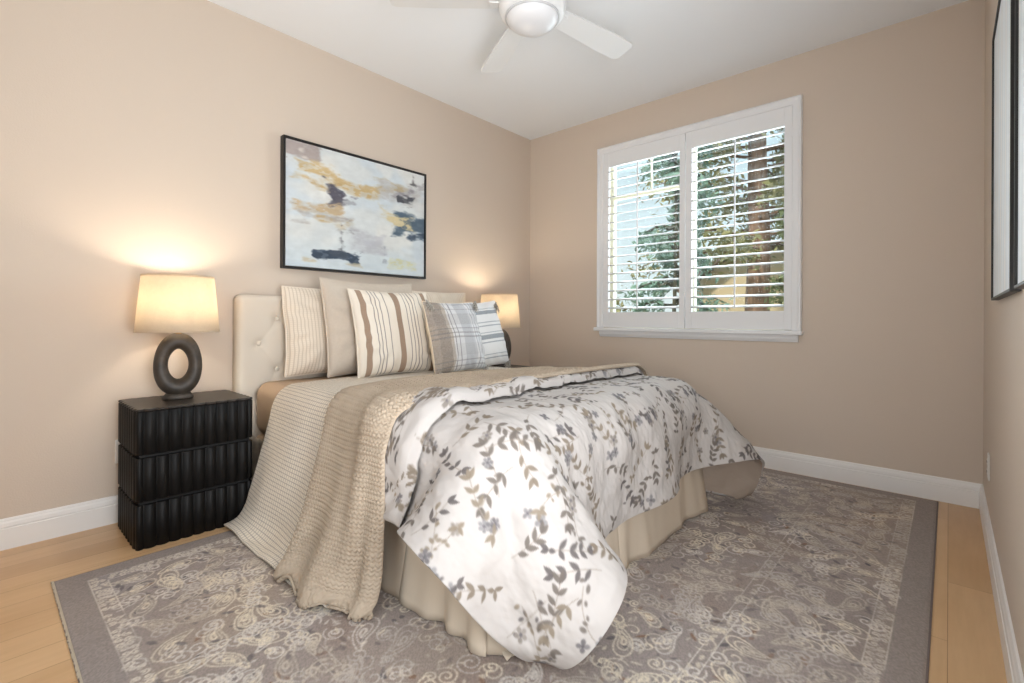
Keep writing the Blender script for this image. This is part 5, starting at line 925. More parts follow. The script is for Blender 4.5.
mdb = NT('dark_bark', (74, 72, 58), .95)
mdb.bump(mdb.noise(14, 4, .6, mdb.obj()), .5, .02)

def tree(name, label, base, height, r0, crown0, reach, nb_, per, leafm, seed, leaf=.11, droop=.35, up=.1, dirs=None, bark=None):
    rng = np.random.default_rng(seed)
    t = empty(name, base)
    tag(t, label, 'tree')
    prof = []
    for k in range(9):
        q = k / 8
        prof.append((r0 * (1.25 if k == 0 else 1) * (1 - .8 * q), q * height))
    prof.append((0, height))
    tr = lathe('trunk', prof, bark, t, n=16)
    for v in tr.data.vertices:
        v.co.x += .05 * math.sin(v.co.z * .9 + seed); v.co.y += .04 * math.cos(v.co.z * 1.3)
    bmv, bmf, pts = [], [], []
    for k in range(nb_):
        q = (k + rng.random()) / nb_
        z = crown0 + (height - crown0) * q
        a = rng.uniform(0, 2 * PI) if dirs is None else rng.choice(dirs) + rng.normal(0, .35)
        L = reach * (1 - .75 * q) * rng.uniform(.6, 1.1)
        p = np.array([0, 0, z]); path = [p]
        for s in range(6):
            u = (s + 1) / 6
            p = np.array([math.cos(a) * L * u, math.sin(a) * L * u, z + up * L * u - droop * L * u * u]) + rng.normal(0, .03, 3)
            path.append(p)
        for s in range(6):
            rad = .035 * (1 - s / 7); rad2 = .035 * (1 - (s + 1) / 7)
            b0 = len(bmv)
            ax = path[s + 1] - path[s]; ax /= np.linalg.norm(ax) + 1e-9
            e1 = np.cross(ax, [0, 0, 1.]); e1 /= np.linalg.norm(e1) + 1e-9; e2 = np.cross(ax, e1)
            for (c_, rr) in ((path[s], rad), (path[s + 1], rad2)):
                for h in range(4):
                    bmv.append(c_ + rr * (math.cos(h * PI / 2) * e1 + math.sin(h * PI / 2) * e2))
            bmf += [(b0 + h, b0 + (h + 1) % 4, b0 + 4 + (h + 1) % 4, b0 + 4 + h) for h in range(4)]
        for _ in range(per):
            u = rng.uniform(.15, 1.05) ** .8 * 6
            i = min(int(u), 5); f_ = u - i
            c_ = path[i] * (1 - f_) + path[i + 1] * f_
            pts.append(c_ + rng.normal(0, 1, 3) * np.array([.16, .16, .11]) * (.5 + .5 * u / 6) * (reach / 2.2) - [0, 0, rng.random() ** 2 * .25])
    tag(from_data('branches', bmv, bmf, bark, t), kind='stuff')
    v, f = leaf_cloud(pts, rng, leaf, 1.3)
    from_data('foliage', v, f, leafm, t, smooth=False)
    return t

lm1 = leaf_mat('olive_green_leaves', (120, 120, 76), (176, 166, 116))
lm2 = leaf_mat('blue_green_needles', (92, 126, 112), (150, 176, 156))
lm3 = leaf_mat('dark_green_leaves', (84, 98, 66), (136, 140, 98))
tree('redwood_tree', 'tall tree with a thick reddish trunk outside the right half of the window', (10.0, 2.72, -.2), 11, .24, 2.35, 2.3, 96, 330, lm1, 4, leaf=.062, droop=.30, up=.25, bark=mb.m)
tree('cypress_tree', 'blue green conifer with drooping branches outside the left half of the window', (6.3, 2.74, -.2), 7, .03, 1.3, .62, 60, 170, lm2, 9, leaf=.045, droop=.5, up=.35, bark=mdb.m)
tree('leafy_tree', 'dark leafy tree at the right edge of the window view', (6.0, 1.02, -.2), 5.5, .08, .9, .5, 44, 150, lm3, 14, leaf=.05, bark=mdb.m)
t = empty('shrub', (11.5, 7.1, -.2))
tag(t, 'low green shrub at the bottom left corner of the window view', 'shrub')
rng = np.random.default_rng(5)
v, f = leaf_cloud(rng.normal(0, 1, (1500, 3)) * [.5, .6, .4] + [0, 0, .95], rng, .1, 1.2)
from_data('foliage', v, f, lm1, t, smooth=False)
lathe('stem', [(0, 0), (.08, 0), (.05, .6), (.03, 1.1), (0, 1.2)], mb.m, t, n=10)
mh = NT('tan_stucco', (214, 190, 156), .9)
mh.bump(mh.noise(30, 4, .6, mh.obj()), .3, .01)
mr = NT('brown_roof_shingles', (122, 104, 92), .9)
brk = mr.n('TexBrick', {'Vector': mr.obj(), 'Color1': (*lin((128, 108, 95)), 1), 'Color2': (*lin((104, 90, 80)), 1), 'Mortar': (*lin((70, 60, 54)), 1), 'Scale': 1.0, 'Brick Width': .3, 'Row Height': .15, 'Mortar Size': .008})
mr.color(brk.outputs[0])
hs = empty('neighbour_house', (13.2, 3.4, -.2))
tag(hs, 'tan stucco house glimpsed between the trees outside the window', 'house')
prism('house_wall', [(-.6, 0), (2.1, 0), (2.1, 1.95), (.9, 2.80), (-.05, 2.95), (-.6, 2.95)], 'X', 0, 5, mh.m, hs)
prism('house_roof', [(-.7, 2.95), (-.05, 2.95), (.9, 2.80), (2.1, 1.95), (2.2, 2.02), (.95, 2.89), (-.03, 3.04), (-.7, 3.04)], 'X', -.35, 5.3, mr.m, hs)

# ------------------------------------------------------------------ area rug
RX0, RX1, RY0, RY1 = .195, 3.555, .045, 2.492
cv = Canvas(RX1 - RX0, RY1 - RY0, .004, (156, 145, 140))
rng = np.random.default_rng(21)
gx, gy = cv.X, cv.Y
n1 = fbm(gx * 1.4 + 3, gy * 1.4, 2, 3); n2 = fbm(gx * 5, gy * 5 + 9, 5, 3)
cv.blend((slice(None), slice(None)), sstep(.40, .62, n1) * .75, (170, 154, 140))
cv.blend((slice(None), slice(None)), sstep(.55, .70, fbm(gx * 1.1 + 7, gy * 1.3 + 2, 31, 3)) * .8, (154, 147, 148))
cv.blend((slice(None), slice(None)), sstep(.52, .72, n2) * .35, (138, 126, 121))
# field scrolls : contour bands of a warped noise read as curling vines
wx = fbm(gx * 3 + 11, gy * 3 + 2, 41, 2); wy = fbm(gx * 3 + 5, gy * 3 + 17, 47, 2)
CREAM = (222, 210, 190); PALE = (212, 204, 196); RUST = (132, 98, 76); INK = (96, 92, 96)
def spiral(x, y, r, a0, turn, sgn, col, lw, al):
    pts = []
    for k in range(26):
        q = k / 25
        rr = r * (1 - .86 * q)
        an = a0 + sgn * turn * q * 2 * PI
        pts.append((x + rr * math.cos(an), y + rr * math.sin(an)))
    cv.line(pts, lw, col, al)
    return pts
def paisley(x, y, s, ang, sgn, col, al):
    for q in (1, .60, .25):
        pts = []
        for k in range(25):
            th = 2 * PI * k / 24
            rr = s * q * (.55 + .0 * th)
            px = rr * math.cos(th) * (.62 - .3 * math.sin(th)); py = s * q * (math.sin(th) * .95)
            px += sgn * .42 * s * q * max(0, math.sin(th)) ** 2
            pts.append((x + px * math.cos(ang) - py * math.sin(ang), y + px * math.sin(ang) + py * math.cos(ang)))
        cv.line(pts, .0030 if q > .4 else .004, col, al * (.95 if q == 1 else .75))
# dark and rust motif grounds below the line work
for k in range(1500):
    x, y = rng.uniform(.16, cv.w - .16), rng.uniform(.16, cv.h - .16)
    cv.leaf(x, y, rng.uniform(.02, .05), rng.uniform(.004, .009), rng.uniform(0, 2 * PI), INK if rng.random() < .75 else RUST, rng.uniform(.3, .8))
for k in range(40):
    x, y = rng.uniform(.35, cv.w - .35), rng.uniform(.35, cv.h - .35)
    cv.blob(x, y, rng.uniform(.1, .22), rng.uniform(.05, .12), rng.uniform(0, PI), (146, 126, 114), .45, .9)
step = .165
for j in range(int(cv.h / step) + 1):
    for i in range(int(cv.w / step) + 1):
        x = .2 + i * step + (step / 2 if j % 2 else 0) + rng.normal(0, .03); y = .2 + j * step + rng.normal(0, .03)
        if not (.38 < x < cv.w - .38 and .38 < y < cv.h - .38):
            continue
        al = rng.uniform(.55, .95)
        col = CREAM if rng.random() < .75 else PALE
        paisley(x, y, rng.uniform(.045, .09), rng.uniform(0, 2 * PI), rng.choice([-1, 1]), col, al)
        for q in range(5):
            a = rng.uniform(0, 2 * PI); r = rng.uniform(.06, .13)
            spiral(x + r * math.cos(a), y + r * math.sin(a), rng.uniform(.018, .045), rng.uniform(0, 6), rng.uniform(1.1, 1.8), rng.choice([-1, 1]), col, .0027, al * .9)
        for q in range(12):
            a = rng.uniform(0, 2 * PI); r = rng.uniform(.04, .18)
            cv.leaf(x + r * math.cos(a), y + r * math.sin(a), rng.uniform(.02, .042), .0048, rng.uniform(0, 6), col, al * .8)
# border : plain outer band, beaded guard stripes, main band of scrolls
edge = np.minimum(np.minimum(gx, cv.w - gx), np.minimum(gy, cv.h - gy))
W_ = (slice(None), slice(None))
cv.blend(W_, ((edge < .085)).astype(float) * .85, (152, 142, 137))
for e0, e1, al in ((.085, .089, .65), (.138, .142, .65), (.47, .474, .6), (.505, .509, .6)):
    cv.blend(W_, ((edge > e0) & (edge < e1)) * al * sstep(.32, .5, n2), (224, 216, 204))
def along(e, step, fn):
    x = e
    while x < cv.w - e:
        fn(x, e, 0); fn(x, cv.h - e, 0); x += step
    y = e
    while y < cv.h - e:
        fn(e, y, 1); fn(cv.w - e, y, 1); y += step
def bead(x, y, o):
    if rng.random() < .85:
        spiral(x, y, .013, rng.uniform(0, 6), 1.1, rng.choice([-1, 1]), (208, 198, 186), .0026, rng.uniform(.5, .95))
        cv.leaf(x, y, .018, .004, rng.uniform(0, 6), (206, 196, 184), .8)
along(.101, .030, bead)
along(.124, .030, bead)
def guard(x, y, o):
    if rng.random() < .8:
        cv.leaf(x, y, .03, .007, rng.uniform(0, 6), CREAM, .7)
along(.49, .04, guard)
def mainband(x, y, o):
    al = rng.uniform(.5, .9)
    paisley(x, y, .075, rng.uniform(0, 6), rng.choice([-1, 1]), CREAM, al)
    for q in range(4):
        a = rng.uniform(0, 6.28)
        spiral(x + .09 * math.cos(a), y + .09 * math.sin(a), .032, rng.uniform(0, 6), 1.4, rng.choice([-1, 1]), PALE, .0027, al)
    cv.blob(x + rng.normal(0, .05), y + rng.normal(0, .05), .018, .008, rng.uniform(0, 3), INK, .6, .6)
along(.20, .15, mainband)
along(.30, .15, mainband)
along(.40, .16, mainband)
# wear : worn pile lets the ground show through the motifs
wear = sstep(.46, .60, fbm(gx * 4.2, gy * 4.2, 77, 4)) * .45
cv.blend(W_, wear, (156, 145, 139))
grain = np.random.RandomState(3).rand(cv.ny, cv.nx)
cv.a *= (.93 + .14 * grain)[..., None]
mru = NT('woven_rug', (140, 128, 122), .95, Specular_IOR_Level=.1)
mru.color(mru.attr('pattern'))
mru.bump(mru.noise(420, 2, .6, mru.obj()), .35, .003)
mrs = NT('rug_selvage', (118, 106, 102), .95)
mrs.bump(mrs.noise(300, 2, .6, mrs.obj()), .4, .003)
P = np.stack([gx + RX0, gy + RY0, np.full_like(gx, .0095)], -1)
P[..., 2] -= .004 * np.clip(1 - edge / .012, 0, 1) ** 2
rug = grid_mesh('area_rug', P, mru.m, col=nlin(cv.a))
tag(rug, 'large worn oriental patterned rug in grey taupe and cream under the bed', 'rug')
bm = bmesh.new()
add_box(bm, (RX0 - .006, RY0 - .006, 0), (RX1 + .006, RY1 + .006, .0052), .002)
from_bm('rug_backing', bm, mrs.m, rug)
mfr = NT('cream_fringe', (186, 172, 152), .95)
mfr.bump(mfr.noise(500, 2, .6, mfr.obj()), .4, .002)
bm = bmesh.new()
rr = random.Random(2)
yy = RY0
while yy < RY1:
    L = rr.uniform(.003, .007)
    add_box(bm, (RX0 - L, yy, .001), (RX0 + .002, yy + .006, .0085), .001, 1)
    yy += .0075
from_bm('rug_fringe', bm, mfr.m, rug)

# ------------------------------------------------------------------ the bed
mup = NT('cream_upholstery', (222, 212, 198), .85, Specular_IOR_Level=.2)
mup.bump(mup.noise(500, 2, .6, mup.obj()), .12, .001)
mtan = NT('tan_sheet', (192, 168, 144), .85, Specular_IOR_Level=.2)
mtan.bump(mtan.noise(30, 4, .6, mtan.obj()), .2, .004)
msk = NT('beige_bed_skirt', (206, 191, 172), .85, Specular_IOR_Level=.2)
msk.bump(msk.noise(45, 4, .6, msk.obj()), .16, .003)
bed = empty('bed', (1.81, 1.97, 0))
tag(bed, 'queen bed with cream tufted headboard and beige skirt', 'bed')
bx, by = 1.81, 1.97
HX0, HX1, HZ0, HZ1, HYF, HYB = .972, 2.648, .16, 1.135, 2.925, 3.006
nu, nv = 190, 120
u, v = np.meshgrid(np.linspace(0, 1, nu), np.linspace(0, 1, nv))
hx = HX0 + (HX1 - HX0) * u; hz = HZ0 + (HZ1 - HZ0) * v
BT = []
sxp = .2055
for r_, z in enumerate((.545, .702, .855, .998)):
    for k in range(9):
        x = HX0 + .115 + (k - .0) * sxp + (0 if r_ % 2 == 0 else .103)
        BT.append((x, z))
BT = [(x if True else x, z) for x, z in BT if HX0 + .07 < x < HX1 - .07]
# buttons: rows offset in a diamond lattice
dep = np.zeros_like(hx)
for x, z in BT:
    d2 = (hx - x) ** 2 + (hz - z) ** 2
    dep += .017 * np.exp(-d2 / .028 ** 2) + .008 * np.exp(-d2 / .07 ** 2)
for (x, z) in BT:
    for (x2, z2) in BT:
        if 0 < z2 - z < .2 and abs(x2 - x) < .14:
            dx, dz = x2 - x, z2 - z
            l2 = dx * dx + dz * dz
            t_ = np.clip(((hx - x) * dx + (hz - z) * dz) / l2, 0, 1)
            dd = (hx - x - t_ * dx) ** 2 + (hz - z - t_ * dz) ** 2
            dep = np.maximum(dep, .0045 * np.exp(-dd / .007 ** 2) + dep * .999)
ed = np.minimum(np.minimum(hx - HX0, HX1 - hx), np.minimum(HZ1 - hz, 1))
rad = .035
e_ = np.clip(ed / rad, 0, 1)
yb = rad * (1 - np.sqrt(np.clip(1 - (1 - e_) ** 2, 0, 1)))
P = np.stack([hx - bx, HYF + dep + yb - by, hz], -1)
# rounded top corners
cr = .035
for sx_, cx_ in ((-1, HX0 + cr), (1, HX1 - cr)):
    mk = ((hx - cx_) * sx_ > 0) & (hz > HZ1 - cr)
    dx = (hx - cx_) * sx_; dz = hz - (HZ1 - cr)
    mx = np.maximum(np.maximum(dx, dz), 1e-9); l = np.sqrt(dx ** 2 + dz ** 2) + 1e-9
    k = mx / l
    P[..., 0] = np.where(mk, cx_ - bx + sx_ * dx * k, P[..., 0]); P[..., 2] = np.where(mk, HZ1 - cr + dz * k, P[..., 2])
ring = np.concatenate([P[0, :], P[1:, -1], P[-1, -2::-1], P[-2:0:-1, 0]])
hb = grid_mesh('headboard', P, mup.m, bed, flip=False)
# side and back shell of the headboard
n = len(ring)
back = ring.copy(); back[:, 1] = HYB - by
vv = np.concatenate([ring, back]).tolist()
ff = [(i, (i + 1) % n, n + (i + 1) % n, n + i) for i in range(n)] + [tuple(range(n, 2 * n))]
bmh = bmesh.new(); bmh.from_mesh(hb.data)
vs = [bmh.verts.new(p) for p in vv]
for q in ff:
    fc = bmh.faces.new([vs[i] for i in q]); fc.smooth = len(q) == 4
bmesh.ops.remove_doubles(bmh, verts=bmh.verts, dist=1e-5)
bmesh.ops.recalc_face_normals(bmh, faces=bmh.faces)
bmh.to_mesh(hb.data); bmh.free()
for i, (x, z) in enumerate(BT):
    prof = [(0, -.006), (.0125, -.004), (.014, 0), (.011, .0045), (.005, .0068), (0, .0072)]
    if i == 0:
        b0 = lathe('button', prof, mup.m, hb, n=16)
        b0.rotation_euler = (PI / 2, 0, 0)
        bo = b0
    else:
        bo = b0.copy(); C.objects.link(bo)
    bo.location = (x - bx, HYF + .020 - by, z)
for x in (HX0 + .12, HX1 - .12):
    box('headboard_leg', (x - .03 - bx, HYF + .02 - by, 0), (x + .03 - bx, HYB - .01 - by, HZ0 + .02), NT('dark_wood_leg', (60, 48, 40), .5).m, bed, .004)
box('mattress', (1.05 - bx, .995 - by, .34), (2.57 - bx, 2.92 - by, .642), mtan.m, bed, .07, 6, True)
box('box_spring', (1.06 - bx, 1.005 - by, .12), (2.56 - bx, 2.92 - by, .338), mtan.m, bed, .02, 3, True)
for x in (1.12, 2.44):
    for y in (1.06, 2.75):
        box('bed_foot', (x - bx, y - by, .0), (x + .06 - bx, y + .06 - by, .125), NT('dark_metal', (40, 40, 42), .5).m, bed, .005)

def skirt_panel(path, seed, wav=.010, name='skirt_panel', zt=.345, zb=.012):
    """hanging cloth panel along a plan polyline, slightly flared and wavy towards the hem"""
    pts = np.array(path, float)
    seg = np.linalg.norm(np.diff(pts, axis=0), axis=1)
    L = np.r_[0, np.cumsum(seg)]
    n = max(12, int(L[-1] / .012))
    s = np.linspace(0, L[-1], n)
    px = np.interp(s, L, pts[:, 0]); py = np.interp(s, L, pts[:, 1])
    tx = np.gradient(px); ty = np.gradient(py); l = np.hypot(tx, ty) + 1e-9
    nx_, ny_ = ty / l, -tx / l
    q = np.linspace(0, 1, 14)[:, None]
    wv = wav * (fbm(s * 9 + seed, s * 0 + seed, seed, 2) - .45)[None, :] * 3.0
    off = q ** 1.3 * (.022 + wv) + .004 * np.sin(s * 60 + seed)[None, :] * (1 - q) ** 2
    z = zt + (zb - zt) * q + .006 * q * (vnoise(s * 4, s * 0 + 3, seed + 3) - .5)[None, :] * 2
    P = np.stack([px[None] + nx_[None] * off - bx, py[None] + ny_[None] * off - by, z + 0 * off], -1)
    o = grid_mesh(name, P, msk.m, bed)
    md = o.modifiers.new('thick', 'SOLIDIFY'); md.thickness = .003
    return o
# left side, with soft box pleats, from the foot corner towards the head (outside faces -X)
skirt_panel([(1.03, 2.9), (1.028, 1.42), (1.05, 1.40), (1.05, 1.385)], 3)
skirt_panel([(1.052, 1.43), (1.03, 1.41), (1.026, 1.10), (1.034, 1.055), (1.047, 1.04)], 5, .035)
skirt_panel([(1.04, 1.10), (1.035, 1.03), (1.06, .99), (1.15, .975), (1.68, .970), (1.70, .985), (1.70, .994)], 7, .016)
skirt_panel([(1.69, .994), (1.695, .976), (1.72, .968), (2.53, .968), (2.58, .98), (2.592, 1.02), (2.592, 1.10)], 9, .016)
skirt_panel([(2.592, 1.05), (2.594, 1.2), (2.594, 2.9)], 12)
# rumpled hem end of the skirt lying on the rug at the foot corner
u, v = np.meshgrid(np.linspace(0, 1, 16), np.linspace(0, 1, 12))
P = np.stack([1.045 + .10 * u - .015 * v - bx, 1.03 - .085 * v - .03 * u - by, .014 + .035 * (1 - v) ** 1.5 + .008 * np.sin(u * 7) * v + .012 * v * (1 - v)], -1)
o = grid_mesh('skirt_hem', P, msk.m, bed, flip=True)
o.modifiers.new('thick', 'SOLIDIFY').thickness = .004

# ------------------------------------------------------------------ waffle quilt
mq = NT('checked_quilt', (226, 214, 196), .9, Specular_IOR_Level=.1)
uvq = mq.uv()
sx_ = mq.n('SeparateXYZ', {0: uvq})
def stripe(nt, coord, period, width):
    f = nt.math('FRACT', nt.math('DIVIDE', coord, period))
    d = nt.math('ABSOLUTE', nt.math('SUBTRACT', f, .5))
    return nt.math('LESS_THAN', d, width / period / 2)
l1 = stripe(mq, sx_.outputs[0], .0175, .0034); l2 = stripe(mq, sx_.outputs[1], .0175, .0034)
nq = mq.noise(60, 3, .6, uvq)
lines = mq.math('MULTIPLY', mq.math('MAXIMUM', l1, l2), mq.math('MULTIPLY_ADD', nq, .6, .35))
base = mq.mix(mq.noise(2.2, 2, .5, uvq), (232, 224, 212), (220, 208, 190))
mq.color(mq.mix(lines, base, (138, 130, 126)))
wf = mq.math('MULTIPLY', mq.math('SINE', mq.math('MULTIPLY', sx_.outputs[0], 2 * PI / .0175)), mq.math('SINE', mq.math('MULTIPLY', sx_.outputs[1], 2 * PI / .0175)))
mq.bump(mq.math('ADD', mq.math('MULTIPLY', mq.math('MAXIMUM', l1, l2), -1.0), mq.math('MULTIPLY', mq.noise(26, 3, .6, uvq), .8)), .35, .003)
Q = unpack(QUILT)
Q = catmull(catmull(Q, 130, 0), 290, 1)
QN = smooth_field(normals(Q), 2)
qu, qv = np.meshgrid(np.linspace(0, 2.86, 290), np.linspace(0, 1.28, 130))
side = sstep(.60, .45, np.minimum(qu, 2.86 - qu) - .12)
wr = (fbm(qu * 2.2, qv * 7, 8, 3) - .5) * .012 + side * .012 * np.sin(qv * 15 + 2.0 * np.sin(qu * 3)) * np.clip(1 - np.minimum(qu, 2.86 - qu) / .65, 0, 1)
wr += -.000 * np.exp(-((qv - .62 - .12 * qu) / .018) ** 2) * sstep(.25, .6, qu) * (qu < 1.2)
ovr = np.abs(wr)
Q = Q + QN * (wr + .006)[..., None]
Q[..., 2] = np.maximum(Q[..., 2], .022)
Q = Q[6:108]; qu = qu[6:108]; qv = qv[6:108]
quilt = grid_mesh('quilt', Q, mq.m, uv=np.stack([qu, qv], -1))
sd = quilt.modifiers.new('thick', 'SOLIDIFY'); sd.thickness = .009; sd.offset = -1
tag(quilt, 'cream quilt with fine grey check draped over the head half of the mattress', 'quilt')

# ------------------------------------------------------------------ floral comforter
CW, CL = 2.38, 1.03
OFF = (187, 181, 177)
LEAFS = [(124, 112, 99), (108, 100, 94), (134, 122, 107), (96, 90, 89)]
FLOWS = [(124, 121, 122), (110, 106, 108), (134, 126, 119)]
def floral(cw, cl, seed, n, sc=1.0, res=.0031):
    c = Canvas(cw, cl, res, OFF)
    r = random.Random(seed)
    spots = []
    tries = 0
    while len(spots) < n and tries < 9000:
        tries += 1
        p = (r.uniform(0, cw), r.uniform(0, cl))
        if all((p[0] - q[0]) ** 2 + (p[1] - q[1]) ** 2 > (.112 * sc) ** 2 for q in spots):
            spots.append(p)
    def flower(x, y, s):
        col = r.choice(FLOWS)
        k = r.choice((4, 5, 5, 6)); a0 = r.uniform(0, 6)
        for i in range(k):
            a = a0 + 2 * PI * i / k; dq = r.randint(-14, 14)
            c.blob(x + s * .58 * math.cos(a), y + s * .58 * math.sin(a), s * .52, s * .40, a, tuple(q + dq for q in col), .85)
        for i in range(k):
            a = a0 + 2 * PI * (i + .5) / k
            c.line([(x, y), (x + s * .9 * math.cos(a), y + s * .9 * math.sin(a))], res * .35, (196, 190, 188), .5)
        c.blob(x, y, s * .26, s * .26, 0, (92, 88, 92), .85)
    for (x, y) in spots:
        a = r.uniform(0, 2 * PI)
        L = r.uniform(.12, .20) * sc
        pts = [(x, y)]
        kind = r.random()
        bend = r.uniform(-.12, .12)
        lc = r.choice(LEAFS)
        for s_ in range(8):
            a += bend
            pts.append((pts[-1][0] + L / 8 * math.cos(a), pts[-1][1] + L / 8 * math.sin(a)))
        c.line(pts, res * .42, (150, 140, 130), .8)
        if kind < .62:      # leafy sprig
            for k, (px, py) in enumerate(pts[2::2]):
                for sg in ((-1, 1) if r.random() < .6 else (r.choice((-1, 1)),)):
                    an = a + sg * r.uniform(.6, 1.0)
                    c.leaf(px, py, r.uniform(.034, .048) * sc, .0088 * sc, an, lc, .9)
            c.leaf(pts[-1][0], pts[-1][1], .038 * sc, .009 * sc, a, lc, .92)
        else:               # buds and berries on a stem
            for k, (px, py) in enumerate(pts[2:]):
                q = r.uniform(.004, .008) * sc
                c.blob(px + r.uniform(-.018, .018), py + r.uniform(-.018, .018), q * 1.6, q, r.uniform(0, 3), lc, .85)
        if kind > .50:
            for k in range(r.choice((1, 2, 3))):
                flower(x + r.uniform(-.035, .035), y + r.uniform(-.035, .035), r.uniform(.018, .027) * sc)
        if r.random() < .5:
            for k in range(3):
                c.leaf(x, y, r.uniform(.025, .04) * sc, .008 * sc, r.uniform(0, 6.3), lc, .9)
    return c
mc = NT('floral_cotton', OFF, .85, Specular_IOR_Level=.15)
mc.color(mc.attr('pattern'))
nc = mc.math('ADD', mc.noise(16, 4, .6, mc.obj()), mc.math('MULTIPLY', mc.noise(380, 2, .5, mc.obj()), .08))
mc.bump(nc, .35, .006)
mcu = NT('comforter_lining', (176, 160, 146), .9, Specular_IOR_Level=.1)
mcu.bump(mcu.noise(14, 4, .6, mcu.obj()), .4, .006)
cf = floral(CW, CL, 12, 400, .80)
K = unpack(COMFORTER)
K = catmull(catmull(K, cf.ny, 0), cf.nx, 1)
KN = smooth_field(normals(K), 6)
kx, ky = cf.X, cf.Y
puff = (fbm(kx * 3.2, ky * 3.2, 14, 3) - .5) * .018 + (fbm(kx * 9, ky * 9, 19, 2) - .5) * .018 + (fbm(kx * 22 + 5, ky * 13, 23, 3) - .5) * .015
hang = sstep(.50, .40, ky) 
puff += .006 * np.sin(kx * 26 + 3 * np.sin(ky * 4)) * hang * sstep(.0, .3, ky)
puff *= sstep(0, .05, ky) * .8 + .2
# the cloth lies fully inside its own thickness, so the shell grows outward from the drape
K = K + KN * (puff + .010)[..., None]
# the head edge runs square across the bed although the cloth itself lies a little askew
tq = np.linspace(0, 1, cf.nx)
vend = 1.0 - .195 * tq
fr = np.linspace(0, 1, cf.ny)[:, None] * (vend + .02)[None, :] * (cf.ny - 1)
fr = np.clip(fr, 0, cf.ny - 1.001)
ii = fr.astype(int); ff_ = (fr - ii)[..., None]
jj_ = np.arange(cf.nx)[None, :].repeat(cf.ny, 0)
K = K[ii, jj_] * (1 - ff_) + K[np.minimum(ii + 1, cf.ny - 1), jj_] * ff_
KN = KN[ii, jj_]
cf.a = cf.a[ii, jj_] * (1 - ff_) + cf.a[np.minimum(ii + 1, cf.ny - 1), jj_] * ff_
K[..., 2] = np.maximum(K[..., 2], .027)
com = grid_mesh('comforter', K, [mc.m, mcu.m], col=nlin(cf.a))
sd = com.modifiers.new('thick', 'SOLIDIFY'); sd.thickness = .014; sd.offset = -1; sd.material_offset = 1; sd.material_offset_rim = 0
tag(com, 'white comforter with grey and taupe floral sprigs hanging over the foot of the bed', 'comforter')
# the turned-back band along its head edge: a soft closed roll riding on the cloth
j0, j1 = int(.77 * cf.ny), cf.ny - 1
cols = np.arange(0, cf.nx, 2)
rows = np.linspace(0, 1, 34)
fold = floral(CW, .5, 33, 110, .80)
body = K[:, cols]; bn = smooth_field(KN[:, cols], 8)
loop, lcol = [], []
prof = []
nb_ = 26
for k in range(nb_):                       # along the top from free edge to the head edge
    q = k / (nb_ - 1)
    prof.append((q, .016 + .040 * (1 - max(0, 1 - q / .22) ** 2.2) ** .5))
for k in range(6):
    prof.append((1 - k / 5 * 1.0, .014))
for (q, h) in prof:
    jj = j0 + q * (j1 - j0)
    a = int(min(jj, j1 - 1)); f_ = jj - a
    p = body[a] * (1 - f_) + body[a + 1] * f_
    nrm = bn[a] * (1 - f_) + bn[a + 1] * f_
    hgt = h if h <= .016 else .014 + (h - .014) * np.where(cols / cf.nx < .20, 1 - .85 * float(sstep(.70, .95, q)), 1 - .85 * float(sstep(.30, .52, q)))
    wob = (fbm(cols * .03 + 2, np.full(len(cols), q * 2.0), 6, 2) - .5) * .016 if h > .016 else 0
    loop.append(p + nrm * (hgt + wob * (hgt > .02))[:, None] if h > .016 else p + nrm * h)
    yy = int(np.clip(.02 + q * .42, 0, .5) / fold.res)
    lcol.append(fold.a[min(yy, fold.ny - 1)][np.minimum(cols, fold.nx - 1)])
loop.append(loop[0]); lcol.append(lcol[0])
LP = np.stack(loop); LC = np.stack(lcol)
# resample the loop finely so the print stays crisp
LP2 = catmull(LP, 130, 0)
tt = np.linspace(0, LP.shape[0] - 1, 130)
qq = np.interp(tt, np.arange(LP.shape[0]), [p[0] for p in prof] + [prof[0][0]])
LC2 = fold.a[np.clip(((.02 + qq * .42) / fold.res).astype(int), 0, fold.ny - 1)][:, np.minimum(cols, fold.nx - 1)]
fo = grid_mesh('turned_back_edge', LP2, mc.m, com, col=nlin(LC2))
bmf_ = bmesh.new(); bmf_.from_mesh(fo.data)
bmesh.ops.remove_doubles(bmf_, verts=bmf_.verts, dist=1e-6)
bmesh.ops.holes_fill(bmf_, edges=[e for e in bmf_.edges if e.is_boundary], sides=0)
bmesh.ops.recalc_face_normals(bmf_, faces=bmf_.faces)
bmf_.to_mesh(fo.data); bmf_.free()

# ------------------------------------------------------------------ chunky knit throw
mt = NT('chunky_knit_wool', (192, 170, 144), .95, Specular_IOR_Level=.1)
mt.color(mt.mix(mt.noise(9, 3, .6, mt.obj()), (196, 180, 161), (168, 151, 132)))
mt.bump(mt.noise(260, 3, .7, mt.obj()), .4, .003)
TL, TW = 2.36, .60
W3 = unpack(THROW)
nl, nw = 1000, 200
W3 = catmull(catmull(W3, nl, 0), nw, 1)
tl, tw = np.meshgrid(np.linspace(0, TL, nl), np.linspace(0, TW, nw), indexing='ij')
q = tw / TW
WN = smooth_field(normals(W3), 8)
